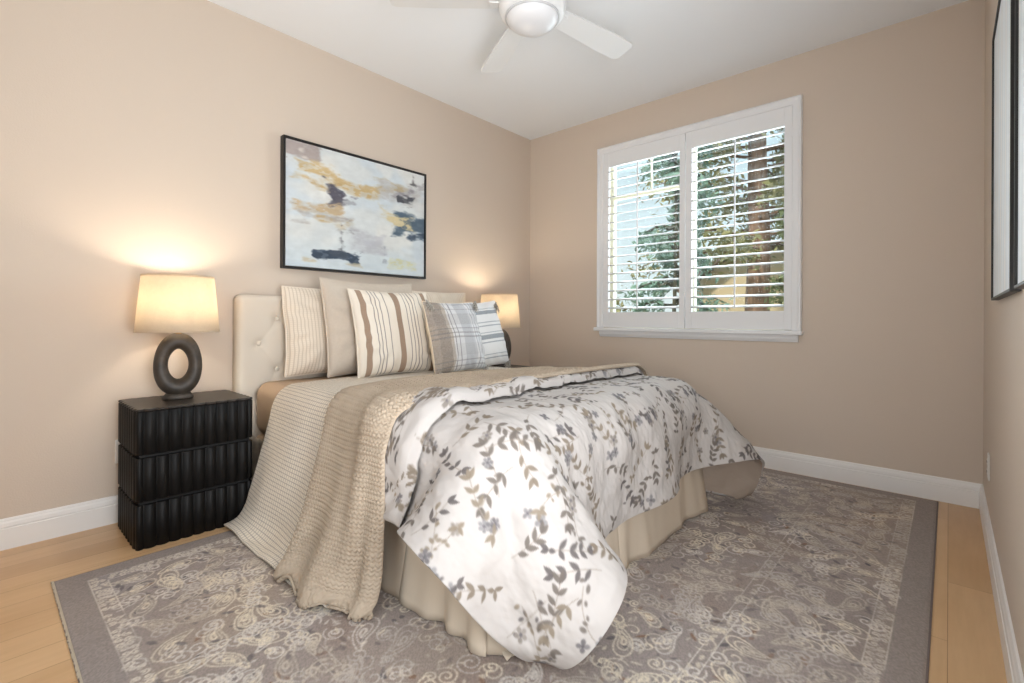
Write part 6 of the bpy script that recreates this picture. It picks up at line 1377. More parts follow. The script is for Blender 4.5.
# make sure the normal points away from the bed
sgn = np.where((WN * (W3 - np.array([1.81, 1.7, .2]))).sum(2) < 0, -1.0, 1.0)
WN = WN * sgn[..., None]
for _ in range(220):
    WN[1:-1] = (WN[1:-1] * 2 + WN[2:] + WN[:-2]) / 4
WN /= np.linalg.norm(WN, axis=2, keepdims=True) + 1e-9
hangq = sstep(.95, .25, tl)
fold_ = .045 * np.exp(-((q - .50) / .15) ** 2) + .05 * np.exp(-((q - .95) / .10) ** 2) * .6 + .030 * np.exp(-((q - .08) / .07) ** 2) * sstep(.55, .2, tl)
top_f = .012 * np.sin(q * 9 + tl * 1.2) + .01 * np.sin(q * 5 - tl * 2.2)
low = sstep(.30, .06, tl)
disp = hangq * fold_ * (.6 + .6 * low) + (1 - hangq) * (top_f + .004 + .014 * sstep(.45, .25, q)) - .030 * np.exp(-(q / .07) ** 2) * sstep(.50, .62, tl) * sstep(1.15, .85, tl)
W3 = W3 + WN * disp[..., None]
# the fringe end: pile bunched on the rug, the outer corner flipped up
en = sstep(.17, .0, tl)
W3[..., 0] -= en * .02
W3[..., 2] += en * (.006 + .030 * np.exp(-((q - .82) / .14) ** 2) + .020 * np.exp(-((q - .42) / .16) ** 2))
W3[..., 1] -= en * .05 * np.exp(-((q - .86) / .2) ** 2) * 0
KNr, KNs = .0150, .0180
zig = np.abs(((tw / KNs) % 1.0) * 2 - 1)                   # each stitch is a slanted V
row = tl / KNr + .60 * zig
ph = np.floor(row)
rl = np.abs(np.sin(PI * row)) ** .8
st = np.abs(np.sin(PI * tw / KNs + PI / 2 * (ph % 2))) ** .7
rl = rl ** .7
knit = .0135 * rl * (.62 + .38 * st) * (1 - .5 * sstep(.15, .02, tl)) * sstep(0, .012, tw) * sstep(0, .010, TW - tw)
WN2 = normals(W3) ; WN2 = smooth_field(WN2 * np.sign((WN2 * WN).sum(2, keepdims=True) + 1e-9), 3)
W3 = W3 + WN2 * (knit + .004)[..., None]
W3[..., 2] = np.maximum(W3[..., 2], .024)
thr = grid_mesh('knit_throw_blanket', W3, mt.m, uv=np.stack([tw, tl], -1), flip=True)
ri = W3[:, -1]; v_, f_l = [], []
for i in range(0, nl, 4):
    for h in range(6):
        v_.append(ri[i] + .0075 * math.cos(h * PI / 3) * np.array([0, 1., 0]) + .0075 * math.sin(h * PI / 3) * WN2[i, -1] + np.array([0, .004, 0]))
mm = len(v_) // 6
for i in range(mm - 1):
    for h in range(6):
        f_l.append((i * 6 + h, i * 6 + (h + 1) % 6, (i + 1) * 6 + (h + 1) % 6, (i + 1) * 6 + h))
mse = NT('pale_yarn', (226, 212, 192), .9)
mse.bump(mse.noise(200, 2, .5, mse.obj()), .3, .002)
from_data('throw_selvedge', v_, f_l, mse.m, thr)
sd = thr.modifiers.new('thick', 'SOLIDIFY'); sd.thickness = .010; sd.offset = -1
tag(thr, 'chunky beige knit throw laid across the bed, its end bunched on the rug', 'blanket')

# ------------------------------------------------------------------ pillows
def pillow(name, label, cat, group, w, h, T_, base, lean, yaw, front, seed, roll=0, pinch=.05, hem=0, back=None, slump=.0):
    """standing pillow: local x across, z up from its bottom edge, front faces -y"""
    t = empty(name, base, (R(-lean), R(roll), R(yaw)))
    tag(t, label, cat, group)
    n = 70
    s, q = np.meshgrid(np.linspace(-1, 1, n), np.linspace(-1, 1, n))
    s = np.sin(s * PI / 2) * .6 + s * .4; q = np.sin(q * PI / 2) * .6 + q * .4
    def sheet(sg):
        x = w / 2 * s * (1 - pinch * (1 - q ** 2) * s ** 2)
        z = h / 2 * q * (1 - pinch * (1 - s ** 2) * q ** 2)
        d = T_ / 2 * np.clip((1 - np.abs(s) ** 2.6) * (1 - np.abs(q) ** 2.6), 0, 1) ** .48
        d *= 1 - .18 * q * (1 if slump == 0 else 1.6)
        r_ = np.hypot(s, q)
        an = np.arctan2(q, s)
        wrk = .006 * np.sin(an * 17 + 5 * fbm(s * 2 + 5, q * 2 + 5, seed, 2)) * sstep(.45, 1.0, r_) * sstep(1.36, .95, r_)
        wrk += (fbm(s * 1.6 + 9, q * 1.6 + 3, seed + 3, 2) - .5) * .020
        d = d + wrk * np.clip((1 - s ** 2) * (1 - q ** 2) * 4, 0, 1)
        d = np.maximum(d, 0)
        zz = z + h / 2 - slump * (1 - np.abs(s)) * np.clip(q, 0, 1)
        return np.stack([x + .012 * (fbm(q * 2 + 4, s * 0 + 1, seed + 8, 2) - .5) * np.abs(s), sg * d, zz], -1)
    F_, B_ = sheet(-1), sheet(1)
    uv = np.stack([(s + 1) / 2 * w, (q + 1) / 2 * h], -1)
    o = grid_mesh('pillow_front', F_, front, t, uv=uv)
    grid_mesh('pillow_back', B_, back or front, t, uv=uv, flip=True)
    # piped / knife edge seam all round
    ring = np.concatenate([F_[0, :], F_[1:, -1], F_[-1, -2::-1], F_[-2:0:-1, 0]])
    rr_ = .0038 + hem
    m_ = len(ring)
    v, f = [], []
    for i in range(m_):
        a = ring[i] - ring[i - 1] + 1e-9; b = ring[(i + 1) % m_] - ring[i] + 1e-9
        tg = a / np.linalg.norm(a) + b / np.linalg.norm(b); tg /= np.linalg.norm(tg) + 1e-9
        e1 = np.array([0, 1., 0]); e2 = np.cross(tg, e1)
        for k in range(6):
            an = k * PI / 3
            v.append(ring[i] + rr_ * (math.cos(an) * e1 * .6 + math.sin(an) * e2))
    for i in range(m_):
        for k in range(6):
            f.append((i * 6 + k, i * 6 + (k + 1) % 6, ((i + 1) % m_) * 6 + (k + 1) % 6, ((i + 1) % m_) * 6 + k))
    from_data('pillow_seam', v, f, back or front, t)
    return t

def tassel(parent, x, z, mat, seed, size=.05, ang=0):
    rng_ = np.random.default_rng(seed)
    v, f = [], []
    for k in range(46):
        a = rng_.uniform(0, 2 * PI); sp_ = rng_.uniform(.1, .55)
        d = np.array([math.sin(sp_) * math.cos(a), math.sin(sp_) * math.sin(a), -math.cos(sp_)])
        d = np.array([d[0] * math.cos(ang) - d[2] * math.sin(ang), d[1], d[0] * math.sin(ang) + d[2] * math.cos(ang)])
        L = size * rng_.uniform(.6, 1.1)
        e1 = np.cross(d, [0, 1., .2]); e1 /= np.linalg.norm(e1); e2 = np.cross(d, e1)
        b0 = len(v)
        for s_ in range(4):
            q = s_ / 3
            c_ = d * L * q + np.array([0, 0, -.35 * L * q * q]) + rng_.normal(0, .0012, 3)
            for h in range(3):
                v.append(c_ + .0021 * (math.cos(h * 2.09) * e1 + math.sin(h * 2.09) * e2) * (1.2 - .5 * q))
        for s_ in range(3):
            for h in range(3):
                f.append((b0 + s_ * 3 + h, b0 + s_ * 3 + (h + 1) % 3, b0 + s_ * 3 + 3 + (h + 1) % 3, b0 + s_ * 3 + 3 + h))
    o = from_data('tassel', v, f, mat, parent)
    o.location = (x, -.030, z)
    return o

def linen(name, a, b, sc=300, bs=.3):
    q = NT(name, a, .9, Specular_IOR_Level=.12)
    uvv = q.uv()
    wv1 = q.n('TexWave', {'Vector': uvv, 'Scale': 160.0, 'Distortion': 3.0, 'Detail': 2.0, 'Detail Scale': 2.0}, bands_direction='X').outputs[1]
    wv2 = q.n('TexWave', {'Vector': uvv, 'Scale': 160.0, 'Distortion': 3.0, 'Detail': 2.0, 'Detail Scale': 2.0}, bands_direction='Y').outputs[1]
    mx = q.math('ADD', q.math('MULTIPLY', wv1, .5), q.math('MULTIPLY', wv2, .5))
    nn = q.noise(70, 4, .6, uvv)
    q.color(q.mix(q.math('ADD', q.math('MULTIPLY', mx, .5), q.math('MULTIPLY', nn, .5)), a, b))
    q.bump(q.math('ADD', mx, q.noise(24, 4, .6, uvv)), bs, .0035)
    return q.m
mp_linen = linen('natural_linen', (200, 186, 170), (228, 215, 200), bs=.5)
# fine ribbed sham
q = NT('ribbed_cream_cotton', (232, 220, 204), .9, Specular_IOR_Level=.12)
su = q.n('SeparateXYZ', {0: q.uv()})
rb = stripe(q, su.outputs[0], .020, .006)
rb2 = stripe(q, su.outputs[1], .012, .004)
q.color(q.mix(q.math('MULTIPLY', q.math('MAXIMUM', rb, q.math('MULTIPLY', rb2, .5)), .55), (234, 222, 206), (186, 168, 148)))
q.bump(q.math('ADD', q.math('MULTIPLY', rb, -1.0), q.noise(22, 4, .6, q.uv())), .35, .003)
mp_rib = q.m
# wide brown / pin striped
q = NT('striped_cotton', (230, 220, 208), .9, Specular_IOR_Level=.12)
su = q.n('SeparateXYZ', {0: q.uv()})
u01 = q.math('DIVIDE', su.outputs[0], .56)
CR, BR, GR = (232, 222, 208), (150, 124, 104), (150, 140, 136)
stops = [(0, CR), (.055, BR), (.115, CR), (.18, GR), (.192, CR), (.222, GR), (.232, CR), (.262, GR), (.275, CR), (.335, GR), (.345, CR), (.44, BR), (.505, CR), (.575, GR), (.588, CR), (.622, GR), (.633, CR), (.667, GR), (.680, CR), (.714, GR), (.724, CR), (.80, GR), (.81, CR), (.865, BR), (.93, CR)]
q.color(q.mix(q.math('MULTIPLY', q.noise(180, 2, .6, q.uv()), .25), q.ramp(u01, stops, 'CONSTANT'), (214, 202, 186)))
q.bump(q.math('ADD', q.math('MULTIPLY', q.noise(300, 2, .6, q.uv()), .3), q.noise(20, 4, .6, q.uv())), .3, .004)
mp_str = q.m
# woven plaid in grey blue and brown
q = NT('woven_plaid', (214, 212, 212), .9, Specular_IOR_Level=.12)
su = q.n('SeparateXYZ', {0: q.uv()})
u01 = q.math('DIVIDE', su.outputs[0], .47)
v01 = q.math('DIVIDE', su.outputs[1], .47)
nz = q.noise(7, 3, .6, q.uv())
vj = q.math('ADD', v01, q.math('MULTIPLY', q.math('SUBTRACT', nz, .5), .02))
colu = q.ramp(u01, [(0, (150, 130, 106)), (.06, (128, 106, 80)), (.22, (176, 160, 140)), (.27, (226, 222, 220)), (.30, (120, 116, 120)), (.315, (224, 222, 222)), (.37, (128, 126, 132)), (.385, (222, 222, 224)), (.47, (184, 186, 192)), (.66, (198, 200, 206)), (.70, (232, 232, 234)), (.74, (150, 154, 164)), (.755, (228, 230, 234)), (.81, (150, 154, 164)), (.825, (228, 230, 234)), (.88, (160, 164, 172)), (.895, (220, 222, 226))], 'CONSTANT')
colv = q.ramp(vj, [(0, (206, 202, 196)), (.06, (112, 102, 94)), (.075, (222, 220, 218)), (.13, (120, 112, 104)), (.145, (216, 214, 212)), (.20, (196, 192, 188)), (.36, (212, 210, 208)), (.44, (104, 92, 82)), (.462, (216, 214, 212)), (.50, (104, 92, 82)), (.518, (210, 208, 206)), (.56, (120, 110, 102)), (.575, (216, 214, 212)), (.62, (180, 174, 170)), (.78, (220, 218, 216)), (.84, (130, 124, 120)), (.855, (222, 220, 218)), (.92, (150, 146, 144)), (.935, (226, 224, 222))], 'CONSTANT')
pl = q.mix(1.0, colu, colv, 'MULTIPLY')
nn = q.noise(120, 3, .7, q.uv())
q.color(q.mix(q.math('MULTIPLY', nn, .45), q.mix(.30, pl, colu), (236, 234, 234)))
q.bump(q.math('ADD', q.math('MULTIPLY', nn, .5), q.noise(20, 4, .6, q.uv())), .4, .004)
mp_plaid = q.m
# horizontally striped blue grey
q = NT('horizontal_striped_cotton', (224, 224, 224), .9, Specular_IOR_Level=.12)
su = q.n('SeparateXYZ', {0: q.uv()})
v01 = q.math('DIVIDE', su.outputs[1], .47)
CR2, G1, G2 = (232, 232, 232), (158, 164, 172), (132, 140, 148)
colv = q.ramp(v01, [(0, CR2), (.10, G1), (.12, CR2), (.16, G1), (.17, CR2), (.34, G1), (.36, CR2), (.40, G2), (.47, CR2), (.50, G1), (.51, CR2), (.60, G1), (.62, CR2), (.66, G1), (.675, CR2), (.80, G2), (.86, CR2), (.89, G1), (.90, CR2)], 'CONSTANT')
q.color(q.mix(q.math('MULTIPLY', q.noise(140, 3, .6, q.uv()), .4), colv, (238, 237, 236)))
q.bump(q.math('ADD', q.math('MULTIPLY', q.noise(300, 2, .6, q.uv()), .3), q.noise(20, 4, .6, q.uv())), .35, .004)
mp_hs = q.m
q = NT('tassel_yarn', (170, 160, 148), .95)
q.color(q.ramp(q.noise(160, 2, .5, q.obj()), [(.35, (116, 108, 100)), (.65, (222, 216, 206))]))
m_tas = q.m
q = NT('cream_backing_cotton', (226, 208, 184), .9)
q.bump(q.noise(24, 4, .6, q.uv()), .3, .003)
m_bk = q.m

PZ = .668
pillow('bed_pillow', 'cream ribbed pillow standing leftmost against the headboard', 'pillow', 'pillows against the headboard', .66, .52, .17, (1.505, 2.795, PZ), 6.5, 0, mp_rib, 1, pinch=.04, hem=.002)
pillow('bed_pillow', 'pale pillow at the back right of the bed, its top edge beside the right lamp', 'pillow', 'pillows against the headboard', .66, .54, .17, (2.27, 2.795, PZ), 6.5, 0, mp_rib, 2, pinch=.04, hem=.002)
pillow('bed_pillow', 'beige linen pillow standing second from the left, behind the brown striped cushion', 'pillow', 'linen pillows in the second row', .66, .575, .19, (1.665, 2.625, PZ), 10, 2, mp_linen, 3, pinch=.06, hem=.002)
pillow('bed_pillow', 'beige linen pillow mostly hidden behind the plaid and the blue grey cushions', 'pillow', 'linen pillows in the second row', .60, .46, .17, (2.22, 2.625, PZ), 10, -2, mp_linen, 4, pinch=.06, hem=.002)
pillow('striped_cushion', 'cream cushion with broad brown and thin grey vertical stripes', 'cushion', None, .56, .515, .17, (1.70, 2.43, PZ), 13, 1, mp_str, 5, pinch=.05, back=mp_str)
cu = pillow('plaid_cushion', 'woven plaid cushion with tasselled corners at the front of the pile', 'cushion', None, .46, .455, .15, (2.03, 2.25, PZ), 14, 6, mp_plaid, 6, pinch=.05, roll=-1, back=m_bk)
for i, (x, z, a) in enumerate(((-.225, .455, .5), (.225, .455, -.5), (-.225, .015, 1.0), (.225, .015, -1.0))):
    tassel(cu, x, z, m_tas, 40 + i, .06, a)
cu = pillow('horizontal_striped_cushion', 'pale cushion with blue grey horizontal stripes and tassels, rightmost of the pile', 'cushion', None, .48, .48, .15, (2.425, 2.44, PZ - .012), 15, -2, mp_hs, 7, pinch=.05, roll=-5)
for i, (x, z, a) in enumerate(((-.225, .46, .5), (.225, .46, -.5), (-.225, .015, 1.0), (.225, .015, -1.0))):
    tassel(cu, x, z, m_tas, 60 + i, .065, a)

# ------------------------------------------------------------------ fluted nightstands
mnb = NT('black_stained_wood', (14, 13, 13), .5, Specular_IOR_Level=.22)
mpn = mnb.n('Mapping', {'Vector': mnb.obj(), 'Scale': (26, 26, 2.0)})
ng = mnb.noise(2.5, 4, .6, mpn.outputs[0])
mnb.color(mnb.ramp(ng, [(.3, (8, 7, 7)), (.7, (16, 14, 13))]))
mnb.bump(ng, .12, .001)
mnt = NT('black_wood_top', (38, 33, 30), .38, Specular_IOR_Level=.35)
mpt = mnt.n('Mapping', {'Vector': mnt.obj(), 'Scale': (3, 34, 1)})
nt_ = mnt.noise(2.5, 4, .6, mpt.outputs[0])
mnt.color(mnt.ramp(nt_, [(.3, (28, 24, 22)), (.7, (52, 45, 40))]))
mnt.bump(nt_, .1, .001)
mgap = NT('black_recess', (8, 8, 8), .7)
mgap.bump(mgap.noise(40, 2, .5, mgap.obj()), .05, .001)
NW, ND, NH = .475, .395, .606

def flute_outline(w, d, pitch, depth, inset=0.0, r=.028):
    """rounded rectangle whose edge is a row of convex flutes"""
    w2, d2 = w / 2 - inset, d / 2 - inset
    base = []
    def arc(cx, cy, a0):
        for k in range(9):
            a = a0 + k / 8 * PI / 2
            base.append((cx + r * math.cos(a), cy + r * math.sin(a)))
    arc(w2 - r, d2 - r, 0); arc(-w2 + r, d2 - r, PI / 2); arc(-w2 + r, -d2 + r, PI); arc(w2 - r, -d2 + r, 1.5 * PI)
    base.append(base[0])
    b = np.array(base); seg = np.linalg.norm(np.diff(b, axis=0), axis=1); L = np.r_[0, np.cumsum(seg)]
    nfl = int(round(L[-1] / pitch)); ns = nfl * 12
    s = np.linspace(0, L[-1], ns, endpoint=False)
    x = np.interp(s, L, b[:, 0]); y = np.interp(s, L, b[:, 1])
    tx = np.roll(x, -1) - np.roll(x, 1); ty = np.roll(y, -1) - np.roll(y, 1); l = np.hypot(tx, ty)
    nx_, ny_ = ty / l, -tx / l
    o = depth * (np.abs(np.sin(PI * s / L[-1] * nfl)) ** .7 - 1)
    return list(zip(x + nx_ * o, y + ny_ * o))

def flute_block(name, z0, z1, mat, parent, depth=.013, inset=0.0, bev=.003):
    pl_ = flute_outline(NW, ND, .0475, depth, inset)
    pin = [(x * (1 - 2 * bev / NW), y * (1 - 2 * bev / ND)) for x, y in pl_]
    n = len(pl_)
    v = [(x, y, z0) for x, y in pin] + [(x, y, z0 + bev) for x, y in pl_] + [(x, y, z1 - bev) for x, y in pl_] + [(x, y, z1) for x, y in pin]
    f = [(k * n + i, k * n + (i + 1) % n, (k + 1) * n + (i + 1) % n, (k + 1) * n + i) for k in range(3) for i in range(n)]
    f += [tuple(range(n))[::-1], tuple(range(3 * n, 4 * n))]
    o = from_data(name, v, f, mat, parent)
    for p in o.data.polygons:
        p.use_smooth = len(p.vertices) == 4
    return o

def make_nightstand():
    t = empty('nightstand', (0, 0, 0))
    def core(name, z0, z1):
        r = box(name, (-NW / 2 + .018, -ND / 2 + .018, z0), (NW / 2 - .018, ND / 2 - .018, z1), mgap.m, t)
        return r
    core('carcass', .004, NH - .012)
    for z0, z1 in ((0.0, .192), (.204, .394), (.406, NH - .012)):
        flute_block('drawer', z0, z1, mnb.m, t)
    flute_block('nightstand_top', NH - .012, NH, mnt.m, t)
    return t
ns = make_nightstand()
ns.location = (.690, 2.763, 0)
tag(ns, 'black fluted three drawer nightstand at the left of the bed, wholly in view', 'nightstand', 'fluted nightstands beside the bed')
n2 = copy_tree(ns)
n2.location = (2.892, 2.763, 0)
tag(n2, 'black fluted nightstand hidden behind the bed under the right lamp', 'nightstand', 'fluted nightstands beside the bed')

# ------------------------------------------------------------------ table lamps
mbz = NT('dark_bronze_ceramic', (56, 49, 43), .5)
mbz.color(mbz.ramp(mbz.noise(14, 5, .65, mbz.obj()), [(.3, (40, 35, 31)), (.7, (76, 66, 56))]))
mbz.bump(mbz.noise(120, 4, .6, mbz.obj()), .15, .001)
mbr = NT('brass', (196, 158, 100), .3, Metallic=1.0)
mbr.bump(mbr.noise(80, 2, .5, mbr.obj()), .02, .001)
msh = NT('linen_shade', (236, 222, 198), .9)
wv = msh.n('TexWave', {'Vector': msh.obj(), 'Scale': 90.0, 'Distortion': 6.0, 'Detail': 3.0}, bands_direction='Z').outputs[1]
shc = msh.mix(msh.math('MULTIPLY', msh.math('ADD', wv, msh.noise(60, 4, .6, msh.obj())), .35), (246, 237, 222), (208, 194, 174))
msh.color(shc)
tr = msh.n('BsdfTranslucent', {'Color': shc})
ms_ = msh.n('MixShader', {0: .70, 1: msh.b.outputs[0], 2: tr.outputs[0]})
msh.link(ms_.outputs[0], msh.t.nodes['Material Output'].inputs[0])
mbl = NT('lit_bulb', (255, 230, 190), .3)
mbl.b.inputs['Emission Color'].default_value = (1, .82, .58, 1)
mbl.b.inputs['Emission Strength'].default_value = 18.0

def make_lamp():
    t = empty('table_lamp', (0, 0, 0))
    # oval ring body: centre line ellipse, section thicker towards the bottom
    n, k = 72, 20
    zc, a, b = .171, .0670, .1110
    v, f = [], []
    for i in range(n):
        th = 2 * PI * i / n
        ct, st_ = math.cos(th), math.sin(th)
        low = (1 - st_) / 2
        rad = .0275 + .0115 * st_ * st_ + .003 * low
        # superellipse-ish centre line, a little wider at its foot
        cx = a * ct * (1 + .10 * low); cz = zc + b * st_ - .004 * low
        nxx, nzz = ct / a, st_ / b
        l = math.hypot(nxx, nzz); nxx /= l; nzz /= l
        for j in range(k):
            p = 2 * PI * j / k
            v.append((cx + nxx * rad * math.cos(p), rad * 1.2 * math.sin(p), cz + nzz * rad * math.cos(p)))
    for i in range(n):
        for j in range(k):
            f.append((i * k + j, ((i + 1) % n) * k + j, ((i + 1) % n) * k + (j + 1) % k, i * k + (j + 1) % k))
    from_data('lamp_body', v, f, mbz.m, t)
    lathe('lamp_foot', [(0, 0), (.060, 0), (.064, .004), (.064, .013), (.058, .020), (.050, .030), (0, .032)], mbz.m, t, sy=.72)
    lathe('lamp_neck', [(0, .300), (.016, .302), (.016, .318), (.009, .322), (.009, .345), (.019, .350), (.019, .385), (0, .388)], mbr.m, t, n=24)
    lathe('bulb', [(0, .388), (.013, .39), (.015, .405), (.027, .43), (.030, .452), (.022, .476), (0, .484)], mbl.m, t, n=24)
    z0, z1, r0, r1, th = .326, .596, .173, .148, .0022
    lathe('lamp_shade', [(r0, z0), (r1, z1), (r1 - th, z1), (r0 - th, z0), (r0, z0)], msh.m, t, n=72)
    mtrim = msh.m
    def hoop(r, z):
        lathe('shade_rim', [(r + .0012, z - .004), (r + .0012, z + .004), (r - .0035, z + .004), (r - .0035, z - .004), (r + .0012, z - .004)], msh.m, t, n=72)
    hoop(r0 - .0003, z0 + .003); hoop(r1 - .0003, z1 - .003)
    bm = bmesh.new()
    for q_ in range(3):
        an = q_ * 2 * PI / 3 + .4
        M_ = Matrix.Rotation(an, 4, 'Z')
        add_box(bm, (.012, -.0016, z0 + .044), (r0 - .006, .0016, z0 + .047), M=M_)
    from_bm('shade_spider', bm, mbr.m, t)
    l = bpy.data.lights.new('lamp_light', 'POINT')
    l.energy = LAMP_W
    l.color = (1.0, .86, .67)
    l.shadow_soft_size = .035
    lo = bpy.data.objects.new('lamp_light', l)
    lo.location = (0, 0, .515)
    lo.parent = t
    C.objects.link(lo)
    return t
lamp = make_lamp()
lamp.location = (.660, 2.790, NH)
lamp.rotation_euler = (0, 0, R(-8))
tag(lamp, 'lit lamp with dark oval ring base and linen drum shade on the left nightstand', 'table lamp', 'ring base lamps beside the bed')
lamp2 = copy_tree(lamp)
lamp2.location = (2.872, 2.735, NH)
lamp2.rotation_euler = (0, 0, R(-46))
tag(lamp2, 'lit ring base lamp in the far corner, partly behind the cushions', 'table lamp', 'ring base lamps beside the bed')

# ------------------------------------------------------------------ abstract canvas above the bed
mfk = NT('black_frame', (20, 18, 17), .45)
mfk.bump(mfk.noise(60, 3, .5, mfk.obj()), .05, .001)
PX0, PX1, PZ0, PZ1, PD = 1.234, 2.308, 1.305, 2.108, .046
pa = empty('framed_painting', ((PX0 + PX1) / 2, YL, PZ0))
tag(pa, 'framed abstract painting in pale blue, gold and charcoal above the headboard', 'painting')
pw, ph_ = PX1 - PX0, PZ1 - PZ0
bm = bmesh.new()
fw = .013
for lo, hi in (((-pw / 2, -PD, 0), (-pw / 2 + fw, 0, ph_)), ((pw / 2 - fw, -PD, 0), (pw / 2, 0, ph_)), ((-pw / 2 + fw, -PD, 0), (pw / 2 - fw, 0, fw)), ((-pw / 2 + fw, -PD, ph_ - fw), (pw / 2 - fw, 0, ph_))):
    add_box(bm, lo, hi, .0015, 1)
from_bm('picture_frame', bm, mfk.m, pa)
iw, ih = pw - 2 * fw - .008, ph_ - 2 * fw - .008
ca = Canvas(iw, ih, .0025, (206, 210, 210))
W_ = (slice(None), slice(None))
X, Y = ca.X / iw, ca.Y / ih          # Y up
na = fbm(X * 3, Y * 4, 61, 4); nb2 = fbm(X * 9, Y * 26, 62, 4); nc2 = fbm(X * 26, Y * 22, 63, 3)
ca.blend(W_, sstep(.45, .62, na) * .55, (192, 204, 214))
ca.blend(W_, sstep(.52, .68, fbm(X * 4 + 3, Y * 3, 66, 3)) * .55, (222, 220, 214))
ca.blend(W_, sstep(.35, .05, Y) * .4, (190, 206, 216))
def patch(x0, x1, y0, y1, col, al, fr=.03, seed=0, nz=.5, sx=9, sy=17):
    fr = fr * 1.8; nz = min(.95, nz + .0); al = min(1, al * 1.1)
    """ragged brushed patch"""
    wob = fbm(X * sx + seed, Y * sy + seed * 3, seed, 4) - .5
    d = np.minimum(np.minimum(X - x0, x1 - X) * 1.0, np.minimum(Y - y0, y1 - Y)) + wob * .16
    m_ = sstep(0, fr, d)
    m_ = m_ * (1 - nz * sstep(.46, .66, fbm(X * 24, Y * 44 + seed, seed + 5, 4)))
    ca.blend(W_, m_ * al, col)
patch(-.1, .26, .84, 1.1, (168, 156, 152), .9, .02, 11, .15)
patch(.02, .12, .90, .98, (214, 206, 198), .7, .02, 12)
patch(.05, .38, .72, .86, (196, 172, 128), .95, .03, 13, .55)
patch(.22, .62, .66, .78, (190, 164, 118), .9, .03, 14, .5)
patch(.05, .45, .38, .48, (150, 140, 134), .6, .03, 51, .4)
patch(.60, .98, .66, .88, (170, 164, 160), .6, .04, 52, .35)
patch(.38, .70, .15, .40, (176, 176, 182), .6, .04, 53, .4)
patch(.13, .33, .60, .72, (186, 158, 110), .8, .03, 15, .6)
patch(.26, .36, .52, .74, (78, 76, 88), .95, .02, 16, .2)
patch(.30, .46, .56, .64, (92, 88, 98), .6, .02, 17, .5)
patch(.02, .36, .46, .57, (188, 166, 134), .9, .03, 18, .55)
patch(.16, .44, .37, .46, (186, 162, 122), .85, .03, 19, .6)
patch(.04, .30, .50, .55, (150, 134, 122), .6, .02, 20, .5)
patch(.33, .37, .12, .42, (84, 84, 90), .7, .02, 21, .3)
patch(.30, .44, .32, .38, (110, 106, 110), .6, .02, 22, .4)
patch(.18, .46, .075, .135, (48, 62, 80), .95, .015, 23, .2)
patch(.26, .38, .12, .17, (60, 70, 84), .9, .015, 24, .2)
patch(.10, .50, .03, .085, (186, 176, 152), .75, .02, 25, .65)
patch(.44, .66, .18, .34, (184, 184, 192), .6, .04, 26, .3)
patch(.58, .70, .22, .26, (140, 140, 150), .5, .02, 27, .5)
patch(.60, .88, .76, .86, (176, 160, 128), .85, .03, 28, .5)
patch(.72, .90, .72, .82, (134, 128, 134), .8, .03, 29, .4)
patch(.78, .90, .70, .745, (60, 62, 70), .85, .015, 30, .2)
patch(.86, .94, .86, 1.02, (84, 82, 84), .85, .02, 31, .3)
patch(.93, 1.1, .82, .90, (160, 156, 158), .8, .02, 32, .3)
patch(.74, 1.1, .38, .60, (74, 92, 108), .97, .03, 33, .05)
patch(.84, 1.1, .36, .46, (52, 68, 86), .9, .03, 34, .1)
patch(.62, .78, .50, .62, (198, 182, 142), .85, .03, 35, .6)
patch(.66, .90, .44, .54, (206, 190, 148), .85, .02, 36, .7)
patch(.86, 1.0, .60, .72, (206, 206, 204), .7, .03, 37, .3)
patch(.70, .94, .04, .13, (206, 204, 162), .8, .02, 38, .65)
patch(.66, .675, .1, .3, (150, 156, 164), .6, .01, 39, .5)
ca.a += ((nc2 - .5) * .06 + (nb2 - .5) * .05)[..., None]
mpa = NT('painted_canvas', (206, 210, 210), .6)
mpa.color(mpa.attr('pattern'))
mpa.bump(mpa.noise(90, 5, .65, mpa.obj()), .25, .002)
P = np.stack([ca.X - iw / 2, np.full_like(ca.X, -PD + .007), ca.Y + fw + .004], -1)
grid_mesh('canvas', P, mpa.m, pa, col=nlin(ca.a))
box('canvas_stretcher', (-iw / 2 + .001, -PD + .0075, fw + .005), (iw / 2 - .001, -.002, ph_ - fw - .005), NT('raw_canvas', (206, 200, 188), .8).m, pa)

# ------------------------------------------------------------------ framed prints on the right wall
def wall_print(x0, x1, label, seed):
    z0, z1, d = 1.078, 2.05, .022
    t = empty('framed_print', ((x0 + x1) / 2, YR, z0))
    tag(t, label, 'picture', 'framed prints on the right wall')
    w2, h_ = (x1 - x0) / 2, z1 - z0
    bm = bmesh.new()
    f_ = .009
    for lo, hi in (((-w2, 0, 0), (-w2 + f_, d, h_)), ((w2 - f_, 0, 0), (w2, d, h_)), ((-w2 + f_, 0, 0), (w2 - f_, d, f_)), ((-w2 + f_, 0, h_ - f_), (w2 - f_, d, h_))):
        add_box(bm, lo, hi, .0015, 1)
    from_bm('picture_frame', bm, mfk.m, t)
    q = NT('pale_abstract_print', (236, 240, 242), .35)
    mpv = q.n('Mapping', {'Vector': q.obj(), 'Location': (seed, 0, seed), 'Scale': (1.6, 1, .55)})
    wv_ = q.n('TexWave', {'Vector': mpv.outputs[0], 'Scale': 1.3, 'Distortion': 7.0, 'Detail': 1.0, 'Detail Scale': .8}, bands_direction='X').outputs[1]
    q.color(q.ramp(wv_, [(.0, (240, 247, 252)), (.35, (232, 242, 250)), (.55, (198, 210, 220)), (.62, (246, 248, 250)), (.85, (222, 232, 238)), (1, (248, 248, 248))]))
    q.bump(q.noise(60, 3, .5, q.obj()), .05, .001)
    box('print', (-w2 + f_, .004, f_), (w2 - f_, d - .006, h_ - f_), q.m, t)
    return t
